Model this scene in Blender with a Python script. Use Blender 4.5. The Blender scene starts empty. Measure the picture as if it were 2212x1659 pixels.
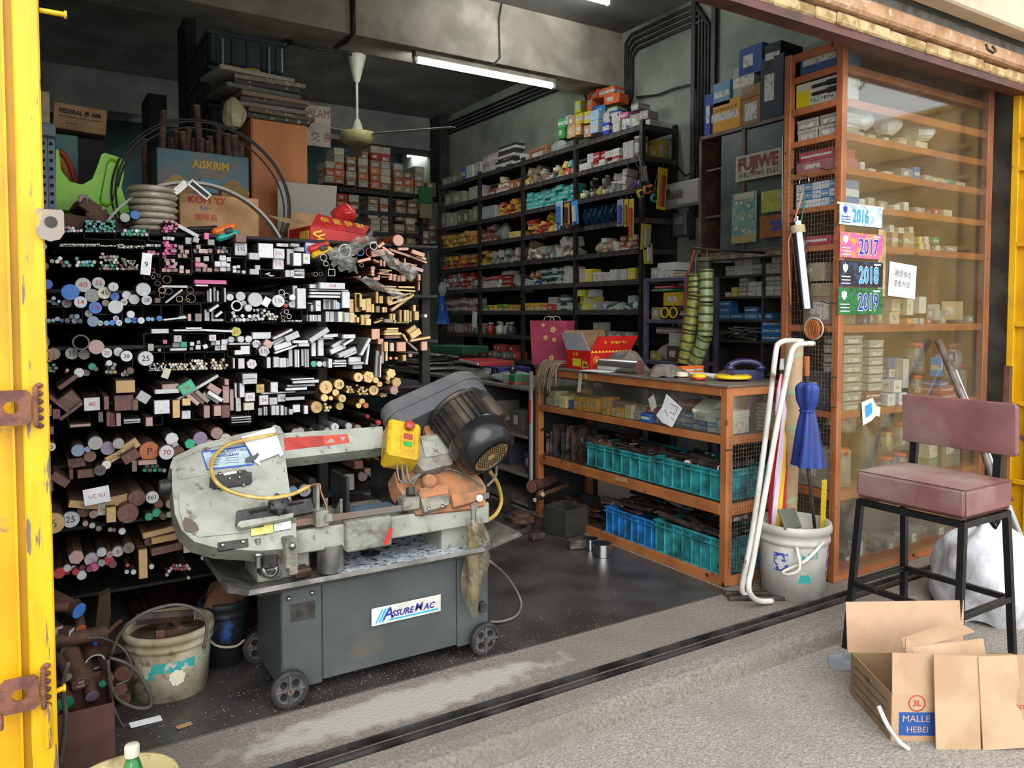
import bpy,math,random
from mathutils import Vector,Matrix,Euler
R=math.radians
rnd=random.Random(7)
scene=bpy.context.scene
col=scene.collection

# ------------------------------------------------------------------ camera, sky, exposure
F_PX,PRX,PRY,YAW,PIT,CAM_Z=1660.0,1106.0,752.0,R(32),R(2.5),1.4
cd=bpy.data.cameras.new('camera');cam=bpy.data.objects.new('camera',cd);col.objects.link(cam)
cam.location=(0,0,CAM_Z);cam.rotation_euler=(R(90)-PIT,0,-YAW)
cd.sensor_width=36;cd.lens=F_PX*36/2212;cd.shift_y=-(829.5-PRY)/2212;cd.clip_start=.05
scene.camera=cam
w=bpy.data.worlds.new('overcast_sky');scene.world=w;w.use_nodes=True
nt=w.node_tree;nt.nodes.clear()
wo=nt.nodes.new('ShaderNodeOutputWorld');bg=nt.nodes.new('ShaderNodeBackground')
bg.inputs[0].default_value=(.93,.97,1,1);bg.inputs[1].default_value=1.0
nt.links.new(bg.outputs[0],wo.inputs[0])
sd=bpy.data.lights.new('hazy_sun','SUN');sd.energy=1.6;sd.angle=R(60);sd.color=(1,.97,.92)
so=bpy.data.objects.new('hazy_sun',sd);col.objects.link(so);so.rotation_euler=(R(55),0,R(-22))
vs=scene.view_settings
vs.view_transform='Standard';vs.look='None';vs.gamma=1;vs.use_curve_mapping=False;vs.exposure=1.0

# ------------------------------------------------------------------ helpers
FW=Vector((math.sin(YAW)*math.cos(PIT),math.cos(YAW)*math.cos(PIT),-math.sin(PIT)))
RT=Vector((math.cos(YAW),-math.sin(YAW),0));UP=RT.cross(FW)
def at(x,y,X=None,Y=None,Z=None):
    """survey: the world point of a reading on the photograph that lies in a known plane"""
    d=FW+RT*((x-PRX)/F_PX)-UP*((y-PRY)/F_PX)
    t=(Z-CAM_Z)/d.z if Z is not None else X/d.x if X is not None else Y/d.y
    return Vector((d.x*t,d.y*t,CAM_Z+d.z*t))
def ppm(p):                                   # pixels per metre at a point
    return F_PX/(Vector(p)-Vector((0,0,CAM_Z))).dot(FW)

def srgb(h):
    if isinstance(h,(tuple,list)):return tuple(h[:3])
    h=h.lstrip('#');c=[int(h[i:i+2],16)/255 for i in(0,2,4)]
    return tuple(x/12.92 if x<=.04045 else((x+.055)/1.055)**2.4 for x in c)

MATS={}
def mat(name,c,rough=.6,metal=0.,c2=None,scale=6.,lo=.42,hi=.62,bump=0.,bscale=None,obj=False,c3=None,s3=2.5,lo3=.55,hi3=.7,coat=0.,emit=0.,stretch=None,spec=.5):
    if name in MATS:return MATS[name]
    m=bpy.data.materials.new(name);MATS[name]=m;m.use_nodes=True
    n=m.node_tree.nodes;L=m.node_tree.links;b=n['Principled BSDF']
    b.inputs['Roughness'].default_value=rough;b.inputs['Metallic'].default_value=metal
    b.inputs['Specular IOR Level'].default_value=spec
    if coat:b.inputs['Coat Weight'].default_value=coat
    if obj:
        oi=n.new('ShaderNodeObjectInfo');base=oi.outputs['Color']
    else:
        rgb=n.new('ShaderNodeRGB');rgb.outputs[0].default_value=(*srgb(c),1);base=rgb.outputs[0]
    pos=None
    def coord():
        nonlocal pos
        if pos is None:
            g=n.new('ShaderNodeNewGeometry');pos=g.outputs['Position']
            if stretch:
                mp=n.new('ShaderNodeMapping');mp.inputs['Scale'].default_value=stretch;L.new(pos,mp.inputs[0]);pos=mp.outputs[0]
        return pos
    def noise(sc,lo,hi,det=5):
        t=n.new('ShaderNodeTexNoise');t.inputs['Scale'].default_value=sc;t.inputs['Detail'].default_value=det
        L.new(coord(),t.inputs['Vector'])
        r=n.new('ShaderNodeMapRange');r.inputs[1].default_value=lo;r.inputs[2].default_value=hi
        L.new(t.outputs[0],r.inputs[0]);return r.outputs[0],t.outputs[0]
    def mix(a,bcol,f):
        x=n.new('ShaderNodeMix');x.data_type='RGBA';L.new(f,x.inputs[0]);L.new(a,x.inputs[6])
        if isinstance(bcol,tuple):x.inputs[7].default_value=(*bcol,1)
        else:L.new(bcol,x.inputs[7])
        return x.outputs[2]
    if c2 is not None:base=mix(base,srgb(c2),noise(scale,lo,hi)[0])
    if c3 is not None:base=mix(base,srgb(c3),noise(s3,lo3,hi3,8)[0])
    L.new(base,b.inputs['Base Color'])
    if emit:
        L.new(base,b.inputs['Emission Color']);b.inputs['Emission Strength'].default_value=emit
    if bump:
        bp=n.new('ShaderNodeBump');bp.inputs['Strength'].default_value=bump;bp.inputs['Distance'].default_value=.01
        L.new(noise(bscale or scale*4,0,1)[1],bp.inputs['Height']);L.new(bp.outputs[0],b.inputs['Normal'])
    return m
def glassy(name,c,dust=.12,gloss=.1,rough=.08,blotch=3.):
    """a dusty sheet of glass or clear plastic: mostly see-through, a film of dust, a weak reflection"""
    if name in MATS:return MATS[name]
    m=bpy.data.materials.new(name);MATS[name]=m;m.use_nodes=True
    n=m.node_tree.nodes;L=m.node_tree.links;n.clear()
    o=n.new('ShaderNodeOutputMaterial');tr=n.new('ShaderNodeBsdfTransparent');tr.inputs[0].default_value=(.93,.95,.93,1)
    df=n.new('ShaderNodeBsdfDiffuse');df.inputs[0].default_value=(*srgb(c),1)
    gl=n.new('ShaderNodeBsdfGlossy');gl.inputs['Roughness'].default_value=rough
    m1=n.new('ShaderNodeMixShader');m2=n.new('ShaderNodeMixShader');g=n.new('ShaderNodeNewGeometry')
    t=n.new('ShaderNodeTexNoise');t.inputs['Scale'].default_value=blotch;t.inputs['Detail'].default_value=7;L.new(g.outputs['Position'],t.inputs[0])
    r=n.new('ShaderNodeMapRange');r.inputs[1].default_value=.3;r.inputs[2].default_value=.75;r.inputs[3].default_value=dust*.35;r.inputs[4].default_value=dust*2
    L.new(t.outputs[0],r.inputs[0]);L.new(r.outputs[0],m1.inputs[0]);L.new(tr.outputs[0],m1.inputs[1]);L.new(df.outputs[0],m1.inputs[2])
    fr=n.new('ShaderNodeFresnel');fr.inputs[0].default_value=1.45
    ml=n.new('ShaderNodeMath');ml.operation='MULTIPLY_ADD';ml.inputs[1].default_value=.28;ml.inputs[2].default_value=gloss*.1;L.new(fr.outputs[0],ml.inputs[0])
    L.new(ml.outputs[0],m2.inputs[0]);L.new(m1.outputs[0],m2.inputs[1]);L.new(gl.outputs[0],m2.inputs[2]);L.new(m2.outputs[0],o.inputs[0])
    return m

class MB:
    """collects geometry for ONE mesh object"""
    def __init__(s):s.v=[];s.f=[];s.mi=[];s.sm=[];s.M=None
    def add(s,vs,fs,mi=0,sm=False):
        o=len(s.v);s.v+=[tuple(s.M@Vector(v))if s.M else tuple(v)for v in vs]
        for f in fs:s.f.append([o+i for i in f]);s.mi.append(mi);s.sm.append(sm)
        return s
    def box(s,c,d,mi=0,b=0.,rot=None):
        hx,hy,hz=d[0]/2,d[1]/2,d[2]/2
        if b<=0:
            vs=[(x,y,z)for x in(-hx,hx)for y in(-hy,hy)for z in(-hz,hz)]
            fs=[(0,1,3,2),(4,6,7,5),(0,4,5,1),(2,3,7,6),(0,2,6,4),(1,5,7,3)]
        else:
            b=min(b,hx*.9,hy*.9,hz*.9);vs=[];ix={}
            for sx in(-1,1):
                for sy in(-1,1):
                    for sz in(-1,1):
                        for a in range(3):
                            p=[sx*hx,sy*hy,sz*hz]
                            for k in range(3):
                                if k!=a:p[k]-=(sx,sy,sz)[k]*b
                            ix[sx,sy,sz,a]=len(vs);vs.append(tuple(p))
            I=lambda sg,a:ix[sg[0],sg[1],sg[2],a]
            fs=[]
            for a in range(3):
                u,w_=(a+1)%3,(a+2)%3
                for sa in(-1,1):
                    q=[]
                    for su,sw in((-1,-1),(1,-1),(1,1),(-1,1)):
                        g=[0,0,0];g[a]=sa;g[u]=su;g[w_]=sw;q.append(I(g,a))
                    fs.append(q if sa>0 else q[::-1])
                for su in(-1,1):
                    for sw in(-1,1):
                        g0=[0,0,0];g0[u]=su;g0[w_]=sw;g1=list(g0);g0[a]=-1;g1[a]=1
                        q=[I(g0,u),I(g1,u),I(g1,w_),I(g0,w_)];fs.append(q if su*sw>0 else q[::-1])
            for sx in(-1,1):
                for sy in(-1,1):
                    for sz in(-1,1):
                        q=[I((sx,sy,sz),k)for k in range(3)];fs.append(q if sx*sy*sz>0 else q[::-1])
        T=Matrix.Translation(Vector(c))
        if rot is not None:T=T@Euler(rot).to_matrix().to_4x4()
        return s.add([T@Vector(v)for v in vs],fs,mi)
    def cyl(s,p0,p1,r,r2=None,n=16,cap=True,mi=0,mc=None,sm=True):
        p0=Vector(p0);p1=Vector(p1);r2=r if r2 is None else r2;d=(p1-p0).normalized()
        a=d.orthogonal().normalized();b=d.cross(a)
        ring=lambda c,q:[c+(a*math.cos(6.28318531*i/n)+b*math.sin(6.28318531*i/n))*q for i in range(n)]
        A=ring(p0,r);B=ring(p1,r2)
        s.add(A+B,[(i,(i+1)%n,n+(i+1)%n,n+i)for i in range(n)],mi,sm)
        if cap:
            mc=mi if mc is None else mc
            if r>1e-6:s.add(A,[tuple(range(n))[::-1]],mc)
            if r2>1e-6:s.add(B,[tuple(range(n))],mc)
        return s
    def tube(s,pts,r,n=8,mi=0,cap=True):
        pts=[Vector(p)for p in pts];rs=r if isinstance(r,(list,tuple))else[r]*len(pts)
        rings=[];up=None
        for i,p in enumerate(pts):
            d=(pts[min(i+1,len(pts)-1)]-pts[max(i-1,0)]).normalized()
            if up is None:up=d.orthogonal().normalized()
            up=(up-d*up.dot(d)).normalized();b=d.cross(up)
            rings+=[p+(up*math.cos(6.2831853*k/n)+b*math.sin(6.2831853*k/n))*rs[i]for k in range(n)]
        fs=[(i*n+k,i*n+(k+1)%n,(i+1)*n+(k+1)%n,(i+1)*n+k)for i in range(len(pts)-1)for k in range(n)]
        if cap:fs+=[tuple(range(n))[::-1],tuple(range(len(pts)*n-n,len(pts)*n))]
        return s.add(rings,fs,mi,True)
    def lathe(s,prof,c=(0,0,0),n=24,mi=0,axis=None,sm=True):
        c=Vector(c);T=Matrix.Translation(c)
        if axis is not None:T=T@Vector((0,0,1)).rotation_difference(Vector(axis)).to_matrix().to_4x4()
        vs=[T@Vector((q*math.cos(6.2831853*k/n),q*math.sin(6.2831853*k/n),z))for q,z in prof for k in range(n)]
        fs=[(i*n+k,i*n+(k+1)%n,(i+1)*n+(k+1)%n,(i+1)*n+k)for i in range(len(prof)-1)for k in range(n)]
        return s.add(vs,fs,mi,sm)
    def prism(s,poly,o,u,v,t,mi=0,mf=None):
        """polygon (a, b) in the frame o + a*u + b*v, given thickness along the vector t"""
        o,u,v,t=Vector(o),Vector(u),Vector(v),Vector(t);n=len(poly)
        A=[o+u*a+v*b for a,b in poly];B=[p+t for p in A];mf=mi if mf is None else mf
        fl=u.cross(v).dot(t)>0
        s.add(A,[tuple(range(n))[::-1]if fl else tuple(range(n))],mi);s.add(B,[tuple(range(n))if fl else tuple(range(n))[::-1]],mf)
        side=[(i,(i+1)%n,n+(i+1)%n,n+i)for i in range(n)]
        return s.add(A+B,side if fl else[q[::-1]for q in side],mi)
    def grid(s,fn,nu,nv,mi=0,sm=True,thick=0.):
        vs=[Vector(fn(i/nu,j/nv))for j in range(nv+1)for i in range(nu+1)]
        q=[(j*(nu+1)+i,j*(nu+1)+i+1,(j+1)*(nu+1)+i+1,(j+1)*(nu+1)+i)for j in range(nv)for i in range(nu)]
        return s.add(vs,q,mi,sm)
    def mesh(s,name,mats):
        me=bpy.data.meshes.new(name);me.from_pydata(s.v,[],s.f)
        me.polygons.foreach_set('material_index',s.mi);me.polygons.foreach_set('use_smooth',s.sm)
        for m in(mats if isinstance(mats,(list,tuple))else[mats]):me.materials.append(m)
        me.update();return me
    def build(s,name,mats,parent=None,loc=(0,0,0),rot=(0,0,0),color=None):
        return inst(s.mesh(name,mats),name,parent,loc,rot,color=color)
def inst(me,name,parent=None,loc=(0,0,0),rot=(0,0,0),scale=(1,1,1),color=None):
    o=bpy.data.objects.new(name,me);col.objects.link(o);o.location=loc;o.rotation_euler=rot;o.scale=scale
    if parent is not None:o.parent=parent
    if color is not None:o.color=(*srgb(color),1)
    return o
def tag(o,label,cat,group=None,kind=None):
    o['label']=label;o['category']=cat
    if group:o['group']=group
    if kind:o['kind']=kind
    return o
def thing(name,label,cat,loc=(0,0,0),rz=0.,group=None,rot=None):
    o=bpy.data.objects.new(name,None);col.objects.link(o);o.location=loc;o.rotation_euler=rot or(0,0,rz);o.empty_display_size=.05
    return tag(o,label,cat,group)
def struct(mb,name,mats,label,cat='structure'):
    o=mb.build(name,mats);o['kind']='structure';o['label']=label;o['category']=cat;return o
def text(s,size,loc,rot,m,parent,name='lettering',w=1.,al='CENTER',sh=0.,bold=0.,spacing=1.):
    cu=bpy.data.curves.new(name,'FONT');cu.body=s;cu.size=size;cu.align_x=al;cu.align_y='CENTER';cu.shear=sh;cu.offset=bold;cu.space_character=spacing
    cu.resolution_u=2;cu.materials.append(m)
    o=bpy.data.objects.new(name,cu);col.objects.link(o);o.location=loc;o.rotation_euler=rot;o.scale=(w,1,1)
    if parent is not None:o.parent=parent
    return o
FRONT=(R(90),0,0)                # lettering on a face that looks to the street (-Y)
LEFT=(R(90),0,R(-90))            # lettering on a face that looks to -X
def vary(c,a=.12):
    k=1+rnd.uniform(-a,a);return tuple(min(1,max(0,x*k))for x in srgb(c))
def arc(c,r,a0,a1,n,ax='xz'):
    out=[]
    for i in range(n+1):
        a=a0+(a1-a0)*i/n;p=[c[0],c[1],c[2]]
        p['xyz'.index(ax[0])]+=r*math.cos(a);p['xyz'.index(ax[1])]+=r*math.sin(a);out.append(tuple(p))
    return out

# ------------------------------------------------------------------ materials in common use
OC=mat('painted_card','#ffffff',.75,obj=True,c2=(.12,.1,.08),scale=35,lo=.62,hi=1.1)
OCG=mat('coloured_plastic','#ffffff',.35,obj=True)
OCM=mat('cut_metal_face','#ffffff',.5,obj=True,c2=(.25,.24,.22),scale=60,lo=.5,hi=1.2)
LAB=mat('printed_label','#bdb9ae',.7,c2='#8f8c86',scale=45,lo=.52,hi=.6)
STEEL=mat('dark_mill_steel','#4a423d',.5,.35,'#2b2523',14,c3='#5b4333',s3=6)
RUST=mat('rusted_steel','#55392d',.75,.1,'#38271f',18,c3='#6b4a38',s3=7,bump=.15)
BRASS=mat('tarnished_brass','#7d6035',.45,.6,'#4a3a22',12)
COPPER=mat('tarnished_copper','#8a5238',.45,.6,'#55352a',12)
ALU=mat('dull_aluminium','#8d8d8c',.42,.6,'#6a6a6a',20)
BLACK=mat('black_painted_steel','#17161a',.45,.2,'#2a2623',20,c3='#3a3029',s3=9,lo3=.62,hi3=.75)
DKFRAME=mat('dusty_black_angle_iron','#24211f',.6,.2,'#34302c',12)
WHITE=mat('white_paint','#dcdbd6',.5,0,'#b9b6ae',9)
PAPER=mat('white_paper','#e4e4e6',.8,0,'#d3d3d6',12)
CARD=mat('corrugated_cardboard','#b08a62',.85,0,'#9c7750',9,c3='#c29d76',s3=4,bump=.1)
CARDIN=mat('cardboard_inside','#8f7250',.9,0,'#7a6042',8)
ORANGE=mat('orange_gloss_paint','#a9663c',.5,0,'#955530',5,c3='#4d2a17',s3=16,lo3=.66,hi3=.72)
ORANGEC=mat('orange_counter_paint','#a5683a',.45,0,'#925730',5,c3='#3d2416',s3=13,lo3=.64,hi3=.7)
PLYWOOD=mat('varnished_plywood','#b06a30',.55,0,'#94521f',5,stretch=(1,1,.3))
INK_R=mat('red_ink','#b3231e',.7);INK_K=mat('black_ink','#1b1b1d',.7);INK_W=mat('white_chalk','#d8d8d2',.8)
GOLD=mat('gold_print','#e2b63a',.5);RED=mat('red_print_card','#c3201b',.5,0,'#a81815',8)
CLEAR=glassy('dusty_glass','#b5ab9c',.05,.1)
FILM=glassy('clear_plastic_film','#c9c9c4',.22,.3,.2,30)
RUBBER=mat('black_rubber','#191919',.7,c2='#2e2a27',scale=30)
CHROME=mat('chrome','#cfd2d6',.12,1.)

# ================================================================== the setting
XW,CEIL,YB=4.7,4.0,10.6
PLAS=mat('grey_green_plaster','#8d9284',.9,0,'#7b8274',3,c3='#63665c',s3=1.3,lo3=.55,hi3=.8,bump=.1,bscale=30)
TEAL=mat('teal_wall_paint','#3f5a57',.85,0,'#334a48',2.5)
CEILM=mat('sooty_ceiling_paint','#8d8a85',.9,0,'#75726d',2.2,c3='#5b5854',s3=.9,lo3=.5,hi3=.75)
BEAMM=mat('grimy_cream_render','#aaa18f',.9,0,'#8a8272',3.5,c3='#676052',s3=1.4,lo3=.52,hi3=.75,bump=.12,bscale=40)
CONC=mat('worn_concrete','#857d76',.9,0,'#605750',90,.34,.7,c3='#6b625a',s3=2.2,lo3=.5,hi3=.8,bump=.4,bscale=70)
STREET=mat('rough_street_concrete','#a19a92',.92,0,'#746d66',130,.34,.68,c3='#7d766f',s3=2.6,lo3=.5,hi3=.85,bump=.6,bscale=90)
PLATE=mat('oily_floor_steel','#5a5553',.36,.5,'#3f3b39',3.5,c3='#4a3a30',s3=2.2,lo3=.55,hi3=.75,bump=.05,bscale=12)
struct(MB().box((2.5,0,-.13),(24,4.32,.1)),'ground',STREET,'rough grey concrete street in front of the shop','street')
sill=MB();prof=[(2.10,-.1),(2.115,-.03),(2.15,-.008),(2.2,0),(2.265,0),(2.268,-.012),(2.345,-.012),(2.348,0),(2.7,0),(2.7,-.1)]
sill.prism(prof,(-6,0,0),(0,1,0),(0,0,1),(16,0,0))
SILLM=CONC.copy();SILLM.name='threshold_concrete';n_=SILLM.node_tree.nodes;l_=SILLM.node_tree.links;pb=n_['Principled BSDF']   # a cement dust stain with a shape of its own
src=pb.inputs['Base Color'].links[0].from_socket;ge=n_.new('ShaderNodeNewGeometry');mp=n_.new('ShaderNodeMapping');mp.inputs['Location'].default_value=(-1.13/.62,-2.5/.105,0);mp.inputs['Scale'].default_value=(1/.62,1/.105,0);l_.new(ge.outputs['Position'],mp.inputs[0])
le=n_.new('ShaderNodeVectorMath');le.operation='LENGTH';l_.new(mp.outputs[0],le.inputs[0]);nz_=n_.new('ShaderNodeTexNoise');nz_.inputs['Scale'].default_value=14;nz_.inputs['Detail'].default_value=8;l_.new(ge.outputs['Position'],nz_.inputs[0])
ad=n_.new('ShaderNodeMath');ad.operation='MULTIPLY_ADD';ad.inputs[1].default_value=1.3;l_.new(nz_.outputs[0],ad.inputs[0]);l_.new(le.outputs['Value'],ad.inputs[2]);mr=n_.new('ShaderNodeMapRange');mr.inputs[1].default_value=1.75;mr.inputs[2].default_value=1.35;l_.new(ad.outputs[0],mr.inputs[0])
mx=n_.new('ShaderNodeMix');mx.data_type='RGBA';l_.new(mr.outputs[0],mx.inputs[0]);l_.new(src,mx.inputs[6]);mx.inputs[7].default_value=(*srgb('#9d9993'),1);l_.new(mx.outputs[2],pb.inputs['Base Color'])
struct(sill,'threshold',SILLM,'worn concrete threshold kerb along the shop front','kerb')
struct(MB().box((2.4,6.7,-.05),(6.2,8.0,.1)),'floor',CONC,'bare concrete floor of the shop','floor')
gr=MB()
for y in(2.278,2.338):gr.box((2.2,y,.002),(13,.012,.02))
gr.box((2.2,2.308,-.008),(13,.016,.008))
o=gr.build('door_rail',mat('worn_steel_rail','#5d5a5a',.35,.7,'#33302f',6));tag(o,'polished steel door track sunk along the threshold','door track')
for i,(x0,x1,y0,y1,z)in enumerate(((-.1,1.62,2.66,3.5,.004),(1.626,2.955,2.655,4.15,.004),(1.62,2.95,4.155,5.6,.004))):
    o=MB().box(((x0+x1)/2,(y0+y1)/2,z/2),(x1-x0,y1-y0,z),b=.001).build('floor_plate',PLATE)
    tag(o,('dark steel floor sheet under the band saw','dark oily steel floor sheet in front of the glass counter','dark steel floor sheet at the far end of the counter')[i],'floor plate','steel sheets laid on the floor')
d=MB();vs=[]
for k in range(24):
    a=6.2832*k/24;q=1+.15*math.sin(3*a)+.08*math.sin(7*a);vs.append((2.97+.15*q*math.cos(a),1.93+.12*q*math.sin(a)))
d.prism(vs,(0,0,-.08),(1,0,0),(0,1,0),(0,0,.006));o=d.build('cement_patch',mat('wet_grey_cement','#8f959a',.7,0,'#7b8085',12,bump=.3))
tag(o,'smooth grey cement repair on the street under the stool leg','cement patch')
# walls
struct(MB().box((-.4,6.5,2),(.1,8.4,4.2)),'wall_left',PLAS,'dark plastered left wall of the shop','wall')
struct(MB().box((XW+.06,6.73,2),(.12,7.76,4.2)),'wall_right',PLAS,'grey green plastered right wall of the shop','wall')
struct(MB().box((2.2,YB+.05,2),(5.3,.1,4.2)),'wall_back',TEAL,'teal painted back wall of the shop','wall')
struct(MB().box((2.2,6.5,CEIL+.06),(5.6,8.6,.12)),'ceiling',CEILM,'sooty white ceiling of the shop','ceiling')
struct(MB().box((5.2,2.9,2),(1.0,.12,4.2)),'wall_front_return',PLAS,'plastered wall behind the tall glass cabinet','wall')
struct(MB().box((5.42,2.55,1.9),(.5,.58,4.0)),'wall_pillar',mat('grimy_grey_pillar','#6a655f',.9,0,'#4f4a45',6,bump=.2),'grimy concrete pillar beside the yellow gate','pillar')
struct(MB().box((-.42,2.5,2),(.6,.3,4.2)),'wall_front_left',PLAS,'front wall end behind the left gate','wall')
b=MB().box((2.2,5.78,3.76),(5.1,.36,.52));struct(b,'ceiling_beam',BEAMM,'grimy cream concrete beam nearest the street','beam')
b=MB().box((2.2,9.55,3.8),(5.1,.4,.44));struct(b,'ceiling_beam',CEILM,'white concrete beam across the rear of the shop','beam')
# lintel
struct(MB().box((2.4,2.345,3.4),(7.4,.05,1.36)),'wall_front',PLAS,'wall over the shop opening','wall')
struct(MB().box((2.4,2.31,2.715),(6.4,.09,.03)).box((2.4,2.268,2.722),(6.4,.008,.05)),'trim_1',mat('brown_painted_angle','#5e3a33',.55,.1,'#47302b',9),'brown painted steel angle under the lintel','lintel')
cc=MB();x=-.6
while x<5.7:
    wd=rnd.uniform(.12,.34);h=rnd.uniform(.05,.062)
    cc.box((x+wd/2,2.295+rnd.uniform(-.006,.006),2.735+h/2),(wd*.985,.09,h),b=.008);x+=wd
struct(cc,'trim_2',mat('broken_cream_concrete','#c3ab80',.95,0,'#93794f',14,c3='#5f4a33',s3=5,lo3=.6,hi3=.75,bump=.6,bscale=50),'broken cream concrete edge above the steel angle','lintel')
struct(MB().box((2.4,2.275,2.84),(6.4,.11,.08),b=.012),'trim_3',mat('salmon_render','#bb9574',.95,0,'#a17a58',9,c3='#d3b796',s3=20,lo3=.6,hi3=.68,bump=.4,bscale=60),'salmon rendered band above the shop opening','lintel')
struct(MB().box((2.4,2.3,2.91),(6.4,.06,.07)),'trim_4',mat('grey_dusty_recess','#8a8580',.95,0,'#6d655d',14),'dusty recess under the fascia board','lintel')
struct(MB().box((2.4,2.16,3.45),(6.4,.1,1.04),b=.01),'fascia_board',mat('beige_fascia_paint','#bfae97',.8,0,'#ad9b84',3),'beige painted fascia over the shop front','fascia')
hk=MB();p=at(2130,95,Y=2.1);hk.tube([p,p+Vector((0,-.01,-.03)),p+Vector((.03,-.02,-.045)),p+Vector((.06,-.02,-.03)),p+Vector((.065,0,0))],.007,8)
tag(hk.build('hook',STEEL),'small bent steel hook under the beige fascia','hook')

# ---- left yellow gate edge
YEL=mat('chipped_yellow_paint','#d2a000',.42,0,'#c28f00',4,c3='#6b5a4e',s3=9,lo3=.66,hi3=.72)
YELB=mat('bright_yellow_paint','#d9aa06',.42,0,'#cc9c00',5,c3='#71604f',s3=6,lo3=.61,hi3=.64,stretch=(7,7,.9))
RUSTB=mat('rusty_bracket_steel','#7a4d3e',.7,.1,'#5b372c',22,c3='#8d6a58',s3=12,bump=.2)
g=thing('gate_leaf','yellow steel gate leaf at the left edge with rusty lock brackets','gate',(0,2.22,0))
x0,x1=at(46,800,Y=2.22).x,at(104,800,Y=2.22).x
MB().box(((x0+x1)/2,.02,1.5),(x1-x0,.05,3.2),b=.004).build('stile',YELB,g)
MB().box((x0-.5,.03,1.5),(1.0,.006,3.2)).build('sheet',YEL,g)
MB().box((x0-.02,.012,1.5),(.006,.03,3.2)).build('flange',YEL,g)
for py in(880,1500):
    z=at(30,py,Y=2.2).z
    bk=MB();hx=x0-.022;ring=[(.016*math.cos(6.2832*k/12),.016*math.sin(6.2832*k/12))for k in range(12)]
    # plate with a round hole: outer square joined to the ring
    outer=[(math.copysign(min(abs(math.cos(6.2832*k/12))*1.5,1),math.cos(6.2832*k/12))*.04,math.copysign(min(abs(math.sin(6.2832*k/12))*1.5,1),math.sin(6.2832*k/12))*.042)for k in range(12)]
    vs=[(hx+a,-.035,z+c)for a,c in outer]+[(hx+a,-.035,z+c)for a,c in ring]+[(hx+a,-.025,z+c)for a,c in outer]+[(hx+a,-.025,z+c)for a,c in ring]
    fs=[]
    for k in range(12):
        j=(k+1)%12;fs+=[(k,j,12+j,12+k),(24+k,36+k,36+j,24+j),(k,24+k,24+j,j),(12+k,12+j,36+j,36+k)]
    bk.add(vs,fs);bk.box((hx+.05,-.012,z),(.012,.05,.1),b=.004);bk.box((hx-.04,-.02,z-.055),(.012,.02,.05),b=.003)
    o=bk.build('lock_bracket',RUSTB,g);o['label']='rust brown bracket with a round padlock hole'
    wl=MB()
    for k in range(6):wl.lathe([(0,-.008),(.008,-.004),(.009,.002),(0,.008)],(hx+.058,-.008,z-.05+k*.02),8)
    wl.build('weld_bead',RUSTB,g)
ey=at(108,484,Y=2.2);ey=ey-Vector((0,2.22,0))
lug=MB();pr=[(-.03,.036),(.026,.036),(.03,.03),(.03,-.02),(.02,-.036),(0,-.042),(-.02,-.036),(-.03,-.02)]
lug.prism(pr,ey,(1,0,0),(0,0,1),(0,.008,0));lug.build('padlock_eye',mat('grey_primer_lug','#8b8078',.6,.2,'#c9a520',14,.55,.62),g)
MB().cyl(ey+Vector((.002,-.002,.005)),ey+Vector((.002,.0,.005)),.014,n=14).build('eye_hole',BLACK,g)
for py in(22,1508):
    p=at(85,py,Y=2.24)-Vector((0,2.22,0));q=p+Vector((.055,.0,.0 if py<100 else .012))
    MB().cyl(p,q,.0065,n=10).lathe([(0,-.004),(.01,-.003),(.01,.003),(0,.004)],q,10,axis=(1,0,0)).build('bolt_rod',YELB,g)
p=at(100,1570,Y=2.2)-Vector((0,2.22,0));MB().box(p+Vector((.004,0,0)),(.014,.02,.11),b=.004).build('latch_guard',YELB,g)
p=at(100,770,Y=2.2)-Vector((0,2.22,0));MB().tube(arc((p.x,0,p.z),.014,R(90),R(-90),8),.004,6).build('latch_hook',RUSTB,g)

# ---- right yellow gate leaf, folded out towards the street
g=thing('gate_leaf','yellow ribbed steel gate leaf folded open at the right edge','gate',(5.03,2.36,0))
zt=at(2160,200,X=5.03).z
MB().box((.012,-.7,(zt+.02)/2),(.004,1.4,zt-.02)).build('sheet',YEL,g)
for y in(-.02,-1.38):MB().box((-.005,y,(zt+.02)/2),(.035,.04,zt-.02),b=.003).build('stile',YEL,g)
for py in(205,300,370,530,700,868,1035,1160):
    z=at(2170,py,X=5.03).z;MB().box((-.008,-.7,z),(.028,1.34,.03),b=.003).build('rib',YEL,g)
MB().box((-.008,-.13,zt/2),(.02,.03,zt-.1),b=.003).build('rib',YEL,g)
# ---- conduits on right wall and ceiling
CON=mat('black_conduit','#1d1c1b',.6,0,'#33302c',9)
for i in range(4):
    y=4.60-i*.035;zc=CEIL-.06-i*.05
    pts=[(XW-.02,y,2.2),(XW-.02,y,zc-.05),(XW-.02,y+.05,zc),(XW-.02,5.45+i*-.03,zc),(XW-.02,5.52-i*.03,zc-.06),(XW-.02,5.52-i*.03,3.45-i*.02),(XW-.02,5.56-i*.03,3.4-i*.025),(XW-.02,6.02,3.42-i*.03),(XW-.02,6.12+i*.03,3.86-i*.045),(XW-.02,9.25,3.9-i*.045)]
    o=MB().tube(pts,.014,8).build('conduit',CON)
    tag(o,'black cable conduit running up the right wall, '+('outermost','second','third','innermost')[i]+' of four','conduit','conduit bundle on the right wall')
for k in range(2):
    o=MB().box((XW-.02,4.66-k*.22,3.0),(.03,.05,1.95),b=.004).build('cable_trunking',CON);tag(o,'black vertical cable trunking on the right wall'+(', nearer the street' if k else ', nearer the shelving'),'cable trunking')
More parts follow.
